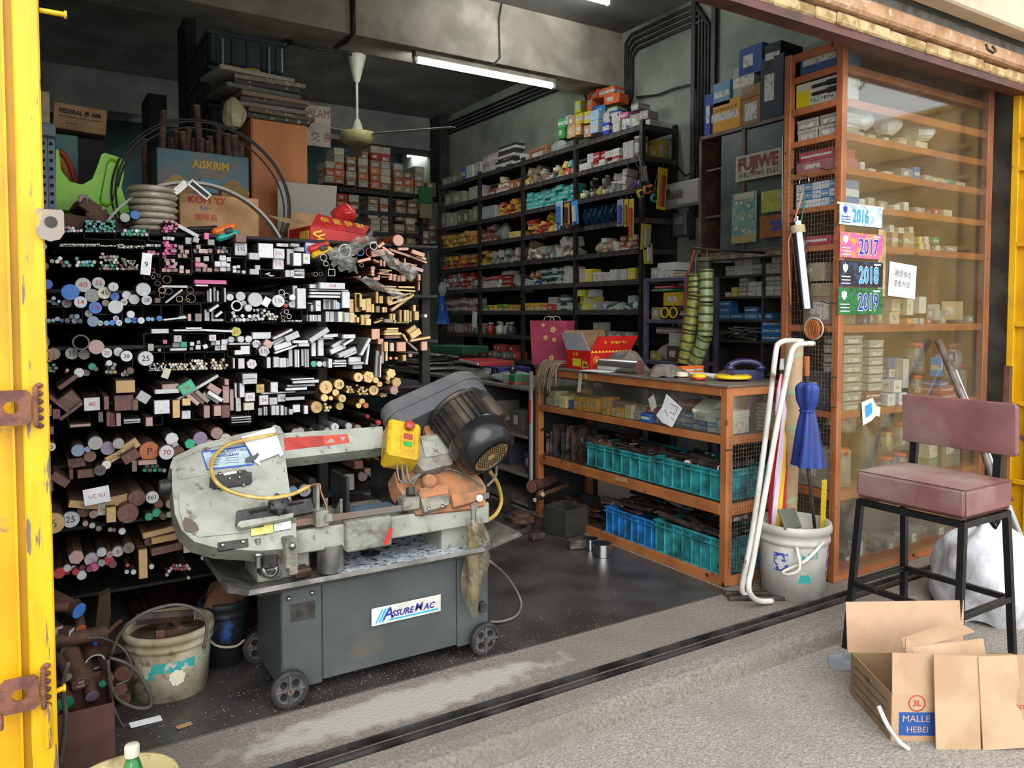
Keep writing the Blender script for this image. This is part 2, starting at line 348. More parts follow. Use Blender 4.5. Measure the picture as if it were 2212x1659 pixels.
cab=MB().tube([at(1375,210,X=XW-.02),at(1420,205,X=XW-.02),at(1460,190,X=XW-.02),at(1498,181,X=XW-.02),at(1504,200,X=XW-.02),at(1505,330,X=XW-.02),at(1500,370,X=XW-.02),at(1480,380,X=XW-.02),at(1460,355,X=XW-.02)],.009,6).build('cable',CON)
tag(cab,'thin black cable looping down the grey green wall','cable')
dc=MB().box((4.62,9.2,3.45),(.14,.3,1.1),b=.01);tag(dc.build('cable_duct',CON),'black cable duct boxing in the rear corner','cable duct')
# conduits over the beam
for(pts,lb)in(([at(762,0,Y=5.59),at(763,70,Y=5.59),at(745,90,Y=5.75),at(725,100,Y=5.95)],'black conduit bent over the front beam left of the fan'),
                  ([at(1085,0,Y=5.59),at(1078,40,Y=5.59),at(1080,125,Y=5.59),at(1065,140,Y=5.6)],'thin black cable hanging down the beam to the lamp')):
    tag(MB().tube(pts,.022 if '763' in str(pts)or 'bent' in lb else .007,8).build('cable',CON),lb,'cable')
tag(MB().tube([at(610,100,Z=3.96),at(640,78,Z=3.96)],.03,8).tube([at(615,92,Z=3.97),at(760,118,Z=3.97)],.012,6).build('cable',CON),'black cable along the ceiling to the fan','cable')

# ---- strip lights
TUBE=mat('lit_fluorescent_tube','#f4fbff',.5,emit=32)
def strip(name_l,p,length,ax,hang=0.):
    t=thing('strip_light',name_l,'lamp',p);u=Vector((1,0,0))if ax=='x' else Vector((0,1,0));v=Vector((u.y,u.x,0))
    d=lambda a,b,c:tuple(u*a+v*b+Vector((0,0,c)))
    sz=lambda a,b,c:tuple(Vector((abs(x)for x in d(a,b,0)))[:2])+(c,)
    MB().box(d(0,0,.05),sz(length,.075,.055),b=.006).build('batten',mat('lamp_batten','#8d8572',.6,0,'#6f6757',9),t)
    MB().cyl(d(-length/2+.03,0,0),d(length/2-.03,0,0),.019,n=14).build('tube',TUBE,t)
    for s in(-1,1):MB().box(d(s*(length/2-.015),0,.008),sz(.03,.05,.055),b=.004).build('tube_holder',WHITE,t)
    if hang:
        for s in(-1,1):MB().cyl(d(s*length*.35,0,.07),d(s*length*.35,0,hang),.005,n=6).build('hanger',CON,t)
    return t
a,c=at(893,140,Y=5.67),at(1197,190,Y=5.67);L0=c.x-a.x
strip('long lit fluorescent strip light under the front beam',((a.x+c.x)/2,5.67,3.421),L0,'x')
p=at(903,328,Y=9.9);strip('small lit strip light far back by the teal wall',(p.x,9.9,p.z),.7,'y',4.0-p.z)
p=at(205,366,Y=9.9);strip('tiny lit strip light far back seen beside the green chair',(p.x,9.9,p.z),.5,'y',4.0-p.z)
p=at(1085,-14,Z=3.93);strip('lit ceiling strip light just above the front beam',(p.x+.25,p.y-.3,3.93),1.2,'x')
strip('added strip light hidden behind the front beam',(3.2,6.15,3.93),1.2,'x')  # extra lamp, out of view, added to brighten the interior
# ---- ceiling fan
FANW=mat('fan_cream','#cfccb9',.5,0,'#b8b296',8)
p=at(770,122,Z=3.99);yb=p.y
f=thing('ceiling_fan','cream ceiling fan hanging on a rod','fan',(p.x,p.y,4.0))
k=1/ppm(p)
MB().lathe([(0,0),(.095,0),(.095,-.01),(.03,-.26),(.02,-.27)],n=20).build('ceiling_cup',FANW,f)
MB().cyl((0,0,-.25),(0,0,-.66),.014,n=10).build('down_rod',FANW,f)
MB().lathe([(.02,-.63),(.04,-.66),(.065,-.75),(.07,-.78)],n=20).build('lower_cup',FANW,f)
MB().lathe([(.06,-.77),(.19,-.775),(.195,-.79),(.17,-.84),(.13,-.875),(.1,-.88),(0,-.885)],n=24).build('motor_housing',mat('fan_motor_cream','#c6bb86',.45,0,'#b0a470',10),f)
for i in range(3):
    a=R(70+120*i);bl=MB();c,s=math.cos(a),math.sin(a)
    bl.box((.62*c,.62*s,-.79),(.85,.13,.006),b=.002,rot=(R(8),0,a));bl.build('blade',mat('fan_blade','#a39f94',.5),f)
# ---- sign on hanging board
p0,p1=at(640,222,Y=7.2),at(714,320,Y=7.2)
sg=thing('notice_board','old hanging sign board with dark red lettering at the back','sign',(p0.x,7.2,p1.z))
W=p1.x-p0.x;H=p0.z-p1.z
MB().box((W/2,0,H/2),(W,.02,H),b=.003).build('board',mat('aged_sign_board','#8b8272',.8,0,'#746b5d',8),sg)
DR=mat('dark_red_letters','#5b2620',.8)
k=1/ppm(p0)
text('ALAM',26*k,(W*.64,-.012,H*.8),FRONT,DR,sg,w=.75);text('A',26*k,(W*.28,-.012,H*.48),FRONT,DR,sg,w=.7);text('交 易',22*k,(W*.72,-.012,H*.22),FRONT,DR,sg)
for x in(.1,.9):MB().cyl((W*x,0,H),(W*x,0,4.0-p1.z),.003,n=6).build('hanging_wire',CON,sg)

# ================================================================== metal stock rack
RY=3.28                                        # plane of the bar ends
rack=thing('stock_rack','black steel stock rack packed with metal bars along the left wall','rack',(0,0,0))
RKM=mat('grimy_rack_steel','#131110',.7,.1,'#211c19',12)
TIERS=[at(300,y,Y=RY).z for y in(505,596,705,808,922,1030,1240)]
TIERS=[1.735,1.50,1.285,1.07,.84,.60,.335]
RX0,RX1=-.12,1.66
for i,z in enumerate(TIERS):
    MB().box(((RX0+RX1)/2,RY+1.2,z-.012),(RX1-RX0,2.3,.012)).build('added_tier_plate',RKM,rack)  # plate added to block light falling between the tiers
    MB().box(((RX0+RX1)/2,RY+.08,z-.016),(RX1-RX0,.03,.016),b=.003).build('cross_bar',RKM,rack)
for x in(-.1,1.12,1.64):
    for y in(RY+.16,RY+2.2):MB().box((x,y,.86),(.045,.045,1.72),b=.004).build('upright',RKM,rack)
MB().box(((RX0+RX1)/2,RY+2.36,.9),(RX1-RX0,.01,1.75)).build('back_sheet',RKM,rack)  # dark sheet added behind the bars to keep the rack depth black
CR={'3':(60,440,.2411),'4':(480,440,.2411),'5':(60,800,.2894),'6':(340,780,.2773)}
def rk(cr,x,y,dy=0.):
    ox,oy,s=CR[cr];return at(ox+x*s,oy+y*s,Y=RY+dy)
# pigeonhole boxes (crop, x0, y0, x1, y1)
HOLES='''3 505 255 785 325|3 785 215 1085 330|3 1050 330 1190 395|3 1040 395 1190 470|3 1190 470 1340 625|3 1340 370 1470 490|3 1340 490 1470 635|3 1475 450 1650 615|3 1660 450 1820 615
3 1540 365 1680 450|3 1690 390 1820 450|3 1820 480 1955 630|3 1040 470 1190 680|3 155 925 330 1070|3 330 925 490 1075|3 600 990 840 1100|3 845 910 1030 1060|3 1030 905 1195 1050
3 1195 905 1370 1050|3 1385 900 1555 1050|3 1770 970 1960 1060|3 1040 1165 1225 1330|3 1225 1165 1405 1330|3 1405 1165 1590 1330|3 1590 1165 1765 1330|3 1225 1330 1410 1450|3 1410 1330 1590 1450|3 1590 1330 1765 1450|3 1790 1270 2000 1360
3 685 1370 940 1520|3 1380 735 1750 890|4 345 590 470 665|4 470 600 570 665|4 350 940 480 1060|4 520 945 715 1060|4 760 870 900 1060
4 775 1385 935 1470|5 300 300 460 420|5 870 345 1005 405|5 1235 300 1500 350|5 1510 300 1650 400'''
for ln in HOLES.replace('\n','|').split('|'):
    c,x0,y0,x1,y1=ln.split();a=rk(c,float(x0),float(y0),.05);b=rk(c,float(x1),float(y1),.05);t=.004
    m=MB();xm,zm,w_,h_=(a.x+b.x)/2,(a.z+b.z)/2,b.x-a.x,a.z-b.z
    m.box((xm,RY+.35,b.z),(w_,.6,t)).box((a.x,RY+.35,zm),(t,.6,h_)).box((b.x,RY+.35,zm),(t,.6,h_)).box((xm,RY+.35,a.z),(w_,.6,t))
    m.build('pigeonhole',RKM,rack)
BODY={'k':STEEL,'n':RUST,'y':BRASS,'c':COPPER,'a':ALU}
UM={}
def unit(kind,body):
    """unit bar along +Y with its cut end at y = 0; slot 0 body, slot 1 cut face"""
    if(kind,body)in UM:return UM[kind,body]
    m=MB()
    if kind in 'RHO':
        n={'R':18,'H':6,'O':8}[kind];m.cyl((0,.006,0),(0,1,0),.5,n=n,mi=0,sm=kind=='R');m.v=[(x,y,z)for x,y,z in m.v]
        m.cyl((0,0,0),(0,.006,0),.475,.5,n=n,mi=1,cap=False,sm=False)
        m.add([v for v in m.v[-2*n:-n]],[tuple(range(n))[::-1]],1)
        if kind=='H':m.v=[(z,y,x)for x,y,z in m.v];m.f=[f[::-1]for f in m.f]
    elif kind in 'SF':
        c=.03
        m.box((0,.503,0),(1,.994,1),0)
        A=[(-.5+c,0,-.5+c),(.5-c,0,-.5+c),(.5-c,0,.5-c),(-.5+c,0,.5-c)];B=[(-.5,.006,-.5),(.5,.006,-.5),(.5,.006,.5),(-.5,.006,.5)]
        m.add(A+B,[(0,1,2,3),(4,5,1,0),(5,6,2,1),(6,7,3,2),(7,4,0,3)],1)
    elif kind in 'TK':
        q=.41 if kind=='T' else .36;n=18
        m.lathe([(.5,1),(.5,.0)],n=n,mi=0);m.lathe([(.5,0),(q,0)],n=n,mi=1,sm=False);m.lathe([(q,0),(q,1)],n=n,mi=0)
        m.v=[(x,z,y)for x,y,z in m.v]
    elif kind=='Q':
        q=.42;P=[(-1,-1),(1,-1),(1,1),(-1,1)]
        o=[(a*.5,0,b*.5)for a,b in P];i=[(a*q,0,b*q)for a,b in P];far=lambda L:[(x,1,z)for x,_,z in L]
        m.add(o+i,[(k,(k+1)%4,4+(k+1)%4,4+k)for k in range(4)],1)
        m.add(o+far(o),[(k,4+k,4+(k+1)%4,(k+1)%4)for k in range(4)],0);m.add(i+far(i),[(k,(k+1)%4,4+(k+1)%4,4+k)for k in range(4)],0)
    UM[kind,body]=m.mesh('bar_mesh_'+kind,[BODY[body],OCM]);return UM[kind,body]
COLS={'w':('#bcbcbf','pale silver'),'g':('#9a9893','grey'),'b':('#2f6fc0','blue'),'l':('#7fa9c9','light blue'),'n':('#6b443a','rust brown'),'k':('#4d4b4b','dark grey'),'e':('#2f9a77','green'),'p':('#c7588f','pink'),
        'r':('#b0333a','red'),'y':('#c8aa70','brass yellow'),'c':('#b98c76','copper'),'t':('#b79563','tan'),'o':('#b5653a','orange brown'),'m':('#6d3a3e','maroon'),'i':('#a88781','pinkish grey'),'v':('#8f8098','mauve'),'z':('#a5ad4a','lime'),'u':('#6e8496','slate blue'),'x':('#c9c3b4','cream'),'d':('#7d7367','drab')}
KN={'R':('round_bar','round bar'),'H':('hexagonal_bar','hexagonal bar'),'O':('octagonal_bar','octagonal bar'),'S':('square_bar','square bar'),'F':('flat_bar','flat bar'),'T':('round_tube','round tube'),'K':('thick_tube','thick walled tube'),'Q':('square_tube','square tube')}
def body_of(c,x):return{'y':'y','c':'c','n':'n','o':'n','t':'n','m':'n','i':'n'}.get(c,'a' if c=='w' and x>1.0 else 'k')
TN=['top','second','third','fourth','fifth','sixth','seventh','lowest']
def where(x):
    for lim,s in((.16,'beside the yellow gate'),(.34,'rack left'),(.55,'left of middle'),(.8,'rack middle'),(1.05,'right of middle'),(1.3,'near rack right end')):
        if x<lim:return s
    return 'among the copper bars'
SEEN={}
def bar(kind,p,w_,h_,rot,c,txt=None,ln=None,name=None,body=None,lab=None,tilt=(0,0)):
    hexc,cn=COLS[c];bo=body or body_of(c,p.x);ti=sum(1 for z in TIERS if z>p.z+.0)
    nm,kw=KN[kind]
    big=max(w_,h_);sz='thin' if big<.022 else 'slim' if big<.04 else 'stout' if big<.065 else 'thick'
    if kind=='F':sz='narrow' if big<.05 else 'broad' if big>.1 else 'mid-width'
    lb=lab or f'{sz} {cn} {kw}, {TN[min(ti, 7)]} tier, {where(p.x)}'
    if txt and not lab:lb=f'{sz} {cn} {kw} marked {txt}, {TN[min(ti, 7)]} tier, {where(p.x)}'
    if abs(rot)>10 and not lab:lb='askew '+lb
    L=ln or rnd.uniform(1.2,2.0)
    o=inst(unit(kind,bo),name or nm,None,p,(R(tilt[0]),R(rot),R(tilt[1])),(w_,L,h_),vary(hexc,.24))
    tag(o,' '.join(lb.split()[:16]),kw.split()[-1]if kind in 'TKQ' else(name or nm).replace('_',' '),'bars on the stock rack')
    if not lab:SEEN.setdefault(''.join(q for q in lb if not q.isnumeric()),[]).append(o)
    if txt:
        mk=text(txt,min(w_,h_)*(.52 if len(txt)<3 else 1.5/len(txt))if kind!='F' or w_<h_*2 else h_*.7,(0,0,0),FRONT,INK_R if rnd.random()<.55 else INK_K,o,'chalk_mark')
        mk.location=(0,-.0012/L,0);mk.scale=(1/w_,1/h_,1/L);mk.rotation_euler=(R(90),0,0)
    return o
def pile(cr,x0,y0,x1,y1,d,n,kind,cols,name,lab):
    """a bundle of like thin rods packed in hexagonal rows from the bottom up"""
    ox,oy,s=CR[cr];k=0;row=0;y=y1-d/2
    while k<n and y>y0-d:
        xs=x0+d/2+(d/2 if row%2 else 0)
        while xs<x1-d*.3 and k<n:
            if not(row>1 and rnd.random()<.25):
                p=rk(cr,xs+rnd.uniform(-.12,.12)*d,y+rnd.uniform(-.1,.1)*d,rnd.uniform(-.03,.04));q=d*s/ppm(p)*rnd.uniform(.86,1.0)
                c=rnd.choice(cols)
                bar(kind,p,q,q,rnd.uniform(-12,12)if kind=='S' else 0,c,name=name,lab=lab.replace('*',COLS[c][1])+(', bottom row',', second row',', third row',', upper row')[min(row,3)],ln=1.2);k+=1
            xs+=d
        y-=d*.86;row+=1
PILES='''3 315 205 505 258 30 9 R wwlbi tipped_rod|slim * tipped rod, top tier, beside the yellow gate
3 510 170 790 258 25 42 R eeeelu tipped_rod|thin * tipped rod, large green bundle, top tier
3 840 215 1085 290 34 13 R eeeew tipped_rod|* tipped rod, stack of green tips, top tier
3 280 325 790 385 15 58 R xxxwd thin_rod|thin * rod, loose row under the green tips
3 800 340 1050 402 15 36 R xxwd thin_rod|thin * rod, left of the pink squares
3 1205 165 1345 258 25 18 S pppi pink_bar|small * square bar, uppermost pink heap
3 1210 345 1335 460 28 17 S pppi pink_bar|small * square bar, second pink hole
3 1060 410 1190 462 24 8 S iip pink_bar|small * square bar, left of second pink hole
3 1205 490 1337 612 34 13 S piii pink_bar|* square bar, lowest pink hole
3 1215 295 1325 328 32 3 S ww pink_bar|* square bar between the two pink heaps
3 1060 355 1190 385 26 5 S wg pink_bar|tiny * square bar, above left pink heap
3 1350 400 1462 485 40 5 S wii pink_bar|* square bar, right of second pink hole
3 1490 390 1670 445 42 5 S iig square_bar|* square bar, shallow hole, second tier
3 1695 395 1812 445 34 5 S kii square_bar|* square bar, hole below orange tape measure
3 425 500 612 568 34 11 R eewxl tipped_rod|* tipped rod, second tier, bundle two
3 640 480 818 595 30 26 R xxiied tipped_rod|* tipped rod, second tier, bundle three
3 825 500 990 595 21 34 R ddxi thin_rod|thin * rod, bundle nearest the white tag
3 1820 980 2080 1055 34 15 R www thin_rod|bright * rod, third tier, under thick tube
4 260 975 395 1045 29 14 R www thin_rod|bright * rod, third tier, centre bundle
4 392 980 505 1045 25 12 R wwx thin_rod|bright * rod, third tier, right bundle
4 520 1030 745 1058 15 13 R wx thin_rod|very thin * rod along the third tier floor
3 1085 1425 1245 1500 17 34 R xxw thin_rod|thin * rod, fourth tier, leftmost bundle
3 1265 1420 1442 1495 25 20 R xxyw thin_rod|* rod, fourth tier, second bundle
3 1450 1410 1610 1492 27 20 R xxx thin_rod|* rod, fourth tier, third bundle
3 1635 1400 1802 1488 29 15 R xyd thin_rod|* rod, fourth tier, rightmost bundle
3 155 1465 262 1515 32 8 R eedk tipped_rod|* tipped rod, fourth tier, by the gate
3 690 1435 800 1525 37 8 R dzdd tipped_rod|olive rod, fourth tier, * face
5 855 715 1035 765 37 8 H ged thin_rod|small * hexagonal rod in the sixth tier
5 1060 1430 1225 1495 26 11 R rwwi tipped_rod|thin * tipped rod, low beside the tan flat bar
5 1290 1365 1515 1420 34 8 R rrww tipped_rod|small * tipped rod low on the rack behind the saw
5 1025 1485 1075 1540 28 4 R wwr tipped_rod|small * tipped rod hanging low beside the tan flat bar
6 1470 210 1532 252 22 7 R yyy brass_rod|small * rod, left brass bundle
6 1548 205 1645 265 19 15 R yyyx brass_rod|thin * rod, middle brass bundle
6 1728 240 1795 282 17 7 R yyd brass_rod|thin * rod, rightmost brass bundle
6 1295 355 1362 395 25 5 R yyx brass_rod|small * rod, beside thick brass bar'''
for ln in PILES.split('\n'):
    a,lab=ln.split('|');c,x0,y0,x1,y1,d,n,kd,cs,nm=a.split()
    pile(c,float(x0),float(y0),float(x1),float(y1),float(d),int(n),kd,cs,nm,lab)
# single bars: crop | kind x y w h rot colour mark
B3='''R 218 515 36 x;R 265 518 36 x;R 290 490 38 w;R 303 524 34 r;R 347 525 36 e;R 325 552 36 d;R 372 553 36 d;S 1443 332 55 60 w;S 1510 325 50 45 15 g;S 1603 290 40 60 p;S 1645 345 55 50 g;S 1912 408 108 112 w 1¾;S 1912 308 95 74 n;F 1440 245 200 32 28 w
T 1118 597 40 r;T 1137 637 42 u;T 1173 647 26 o;T 1122 658 32 g;S 1380 570 36 34 w;S 1378 605 36 34 i;S 1434 607 36 34 i;S 1600 492 46 46 w;S 1525 500 42 42 i;S 1523 545 40 40 p;S 1563 548 38 38 i;S 1528 587 46 40 i;S 1588 575 40 70 i;S 1630 592 40 36 i;S 1747 487 55 50 w;S 1800 498 38 40 w;S 1703 540 50 48 w;S 1757 540 48 48 w;S 1797 550 30 34 w;S 1693 588 40 36 i;S 1750 586 50 40 w;S 1797 586 36 36 w;S 1853 570 28 28 w;S 1888 565 30 28 w;S 1855 603 30 30 w;S 1890 608 28 28 i;R 1936 612 32 w
R 172 722 92 b;R 380 793 148 b;R 497 728 132 w 40;R 635 710 108 w 32;R 768 745 85 w 1;R 578 823 125 g;R 687 800 112 x 45;R 780 830 78 b;R 887 820 78 w;R 953 857 92 w;R 1037 768 125 w;R 1067 865 90 w 28;R 473 882 108 w 14;R 349 893 82 w 25;R 606 932 110 b 7/8;R 697 890 62 d;R 787 925 125 w;R 863 882 62 w 20;R 546 985 66 g 1;R 585 1055 98 u;R 650 1070 50 w 6;R 706 1070 48 l;R 757 1067 50 b;R 790 1028 50 w 25;R 818 1067 55 w 18;R 924 992 68 w;R 898 1045 55 l;R 955 1045 56 b 17;R 1016 1047 60 w;R 1080 1033 40 l;R 1117 1035 36 l;R 1180 1028 50 b
R 187 1048 38 g;R 228 1046 34 l;R 267 1033 42 w;R 305 1046 34 b;R 355 1047 44 k;R 395 1012 44 u;R 440 1010 44 u;R 420 1050 50 u;R 466 1050 42 k;R 155 895 30 b;R 175 873 28 k;R 200 875 28 b;R 232 848 36 w;R 235 892 36 k;R 280 875 28 l;R 267 900 30 k;R 140 383 60 l;R 150 560 70 n
T 1248 680 75 n;T 1163 714 50 k;T 1203 775 60 y;T 1262 785 65 k;T 1203 820 50 k;T 1360 853 58 y;T 1455 777 62 n;T 1462 848 85 k;T 1437 865 28 y;F 1318 742 220 20 w;F 1312 828 190 16 -40 g;F 1640 702 280 36 p;F 1560 732 110 15 w;F 1617 830 16 105 w;F 1638 822 16 125 w;F 1675 812 18 130 w;F 1703 828 15 100 w;F 1768 818 15 130 g;S 1165 865 45 45 n
S 1450 1020 28 65 i;S 1530 1020 55 72 d 2;S 1607 1000 40 105 w;F 1670 935 100 22 -35 w;F 1712 990 75 22 -40 w;F 1700 1043 105 22 w;F 1655 995 18 80 w;F 1320 1030 200 14 -6 w;F 1385 1018 60 26 -8 w;R 1813 838 64 w 1;R 1908 830 86 w;K 1873 915 100 w;R 1935 893 50 w 9;R 1978 935 66 w;R 2040 860 132 w
F 1187 1142 148 40 w;F 1455 1134 275 16 w;F 1490 1116 140 14 w;F 1700 1138 275 18 3 w;H 1868 1148 96 z 21;T 477 1243 140 k;R 230 1347 112 d;R 396 1343 110 g 35;R 505 1352 95 d;R 615 1285 132 i;R 710 1338 88 w 25;R 812 1328 80 w;R 886 1367 100 w 38;R 1058 1388 134 w 25;S 1103 1288 48 64 g;S 1180 1312 25 25 w;S 1231 1238 36 36 p;S 1345 1210 65 60 w 7;S 1337 1265 72 46 w;S 1397 1263 54 52 e;F 1352 1306 140 20 w;S 1473 1257 34 34 w;S 1530 1242 30 30 -12 w;S 1528 1287 42 40 w;S 1592 1280 38 36 -20 w;S 1468 1298 28 28 x;S 1658 1202 60 54 w 20;S 1703 1245 38 38 w;S 1663 1248 38 38 w;S 1764 1240 54 50 w;S 1703 1292 48 46 w 18;S 1757 1290 48 46 x
H 1823 1218 64 w;H 1910 1215 66 w;H 1980 1213 68 w;H 2050 1258 82 w 1⅛;H 2008 1437 95 w 11;F 1900 1255 190 15 w;S 1888 1333 62 40 w;S 1950 1312 80 76 w;F 1828 1430 14 95 w;F 1848 1430 14 95 w;S 1915 1432 54 95 w;R 345 1507 28 r;R 356 1493 28 i;R 460 1515 84 w;R 525 1517 60 d;R 577 1460 64 e;R 612 1482 40 k;R 730 1427 52 w;R 770 1445 50 k;R 920 1498 62 n;R 880 1505 34 w;R 855 1530 38 w;R 890 1532 28 d;F 360 1600 190 38 -38 n;R 160 1240 60 110 d'''
B4='''S 393 420 132 132 w;F 550 370 122 28 w ½x2;S 655 370 80 28 g;S 510 447 100 92 w 1½;S 505 540 98 98 w 1½;S 612 475 60 146 w;S 688 408 95 38 w;S 675 498 72 118 w;S 757 492 65 95 w ¾;S 290 470 95 62 w;S 318 570 46 40 w;S 290 610 82 50 w;F 410 625 44 10 -18 w;F 440 648 50 10 -10 w;F 425 640 44 10 15 w;S 590 625 46 64 w;S 630 625 30 64 w ⅝;F 692 596 96 24 w;F 695 620 90 16 w;F 695 638 92 14 w;F 690 658 100 16 w
T 910 483 64 w;T 930 537 46 x;T 1005 448 62 g;T 1100 420 120 w;T 1237 430 76 b;T 1327 434 88 r;T 1358 378 72 w;T 1250 550 40 g;T 980 565 50 k;T 838 632 42 i;T 883 632 34 l;Q 982 617 62 x;R 1580 328 104 c
F 1425 370 74 28 -38 c;F 1490 425 130 18 32 c;F 1560 432 120 16 15 c;F 1600 442 230 20 15 c;F 1625 405 100 24 -3 c;F 1760 445 128 36 15 c;F 1785 482 98 18 15 y;F 1768 502 160 18 18 c;F 1400 440 130 60 -10 c;F 1275 505 130 26 -15 c;F 1385 515 56 16 22 c;F 1425 530 18 60 c;F 1455 537 18 50 c;F 1565 520 40 60 c;F 1640 522 13 70 c;F 1750 585 122 32 14 i;F 1695 545 112 16 10 c;R 1353 578 40 c;R 1350 608 32 c;R 1352 635 30 c;R 1328 636 22 c;R 1407 650 18 x;R 1235 655 20 c;F 1470 596 112 11 2 y;F 1455 612 90 10 -4 c;F 1460 630 122 12 3 c;F 1475 656 112 12 -2 c;F 1385 672 60 26 c;S 1510 655 30 60 c;S 1550 662 35 58 c;S 1590 670 28 54 c;S 1625 668 42 54 c;F 1768 660 22 60 c;F 1765 738 12 80 c;F 1490 742 160 13 1 c
F 655 835 40 206 w;F 712 850 80 186 w;F 830 740 92 34 w ½x1;F 990 735 242 56 w 1x4;F 965 776 360 13 w;F 930 802 290 20 w;F 925 832 290 20 w;F 1110 862 72 150 w;S 862 915 45 96 w ¾;S 820 935 48 60 w;F 820 893 100 11 w;F 918 900 22 95 w;F 942 900 18 95 w;F 963 902 16 92 w;F 985 902 18 92 w;F 1005 905 14 85 w;F 1022 905 12 85 w;F 1038 912 12 70 w;F 1053 915 10 55 l;F 772 1025 20 60 w;F 795 1025 20 60 w;F 818 1025 20 60 w;F 842 1025 20 60 w;F 873 1025 30 62 w;F 945 1012 34 95 w;F 985 1012 34 95 w;F 1020 1014 26 92 w;F 1060 1014 40 94 w;F 1090 1014 14 94 z;F 1125 1018 62 88 w
R 505 872 114 w 1¾;R 630 840 56 w;R 587 868 42 w;R 627 902 62 w 1;R 570 912 40 r;T 533 795 54 w;T 578 824 50 w;T 545 985 46 w;T 575 968 42 w;T 600 1010 44 w;T 547 1022 34 y;T 550 952 26 u
F 1160 915 36 120 t;F 1218 885 52 176 y;F 1244 868 16 120 y;F 1270 905 34 104 y;F 1314 910 46 126 y 3;F 1350 937 26 78 y;F 1390 840 18 106 y;F 1425 860 36 66 t;F 1505 862 50 66 y;F 1397 945 34 60 d;F 1447 950 18 50 y;F 1470 950 14 50 y;F 1505 762 132 13 y;F 1655 748 160 16 y;F 1600 774 300 14 3 y;F 1565 800 180 13 8 y;F 1605 826 212 18 -15 y;F 1600 868 242 20 -18 y;F 1620 882 270 26 -34 t
F 1165 1020 40 92 y;F 1194 1030 20 72 y;F 1218 1040 22 46 y;F 1266 1040 42 96 y;F 1312 1060 46 60 y;F 1300 1010 40 36 y;F 1320 1008 36 12 -40 i;F 1410 1040 80 13 -24 y;F 1400 1056 80 13 -18 y;F 1495 1050 82 30 4 d;F 1550 1056 18 30 10 y;F 1515 1015 18 60 y;F 1541 1015 22 60 y;F 1600 1005 18 106 t;F 1622 1005 16 100 d;F 1642 1005 20 106 y;F 1664 1005 18 104 y;F 1690 1010 24 100 t;F 1725 935 20 56 y;F 1745 1005 40 80 t;F 1825 1005 24 28 w;F 1620 1062 122 18 z
S 355 1182 168 60 w;F 545 1168 196 22 -25 w;F 630 1190 134 58 -22 w;F 500 1222 130 24 -28 w;F 512 1240 110 20 -28 w;S 415 1255 76 62 32 i;F 545 1272 164 48 -18 w;F 585 1300 240 18 -18 w;F 705 1237 140 24 w;F 735 1265 96 28 w;F 872 1178 206 44 -32 w;F 975 1183 136 28 -4 w;F 935 1206 130 18 w;F 1140 1190 118 36 w;F 1052 1250 152 38 -28 w;F 1040 1302 154 44 -22 w;F 1125 1330 176 38 -22 w;F 1150 1350 130 22 -20 w;F 1135 1238 110 20 -30 w;F 820 1305 40 128 w;F 885 1290 50 152 w;F 1287 1282 24 178 30 w;F 1305 1350 20 190 8 w;F 1390 1440 30 250 4 g;F 1440 1345 22 180 2 i;F 1420 1460 9 200 3 w
H 377 1322 104 w 1½;F 418 1425 32 100 w;F 485 1420 50 96 w;F 545 1425 62 86 w;F 588 1425 11 80 w;F 614 1380 32 164 w;F 662 1388 18 160 w;F 684 1388 14 160 w;F 720 1380 18 156 w;F 752 1385 16 166 w;F 770 1385 12 166 w;R 822 1437 56 e;R 873 1437 50 w;R 922 1437 50 w;F 970 1430 32 82 w 9;F 1060 1408 112 18 w;F 1055 1432 130 14 2 w;F 1060 1455 112 12 w;F 1190 1395 116 44 w;F 1205 1430 142 20 w;F 1215 1462 86 36 w
S 1378 1170 76 96 c;F 1530 1120 110 16 y;F 1520 1142 132 16 y;F 1535 1165 162 20 y;F 1555 1193 206 28 c;S 1705 1135 100 60 -32 y;S 1735 1165 110 56 -28 y;F 1780 1212 204 20 -8 y;S 1422 1235 50 50 c;F 1470 1282 34 86 y;F 1522 1285 36 78 x 5;S 1608 1282 86 86 c;F 1705 1277 124 18 40 d;S 1813 1275 56 82 c;S 1510 1385 22 22 c;S 1562 1385 20 22 c;S 1635 1382 28 56 y;S 1688 1360 30 30 c;F 1474 1362 16 96 y;F 1640 1200 80 16 55 y'''
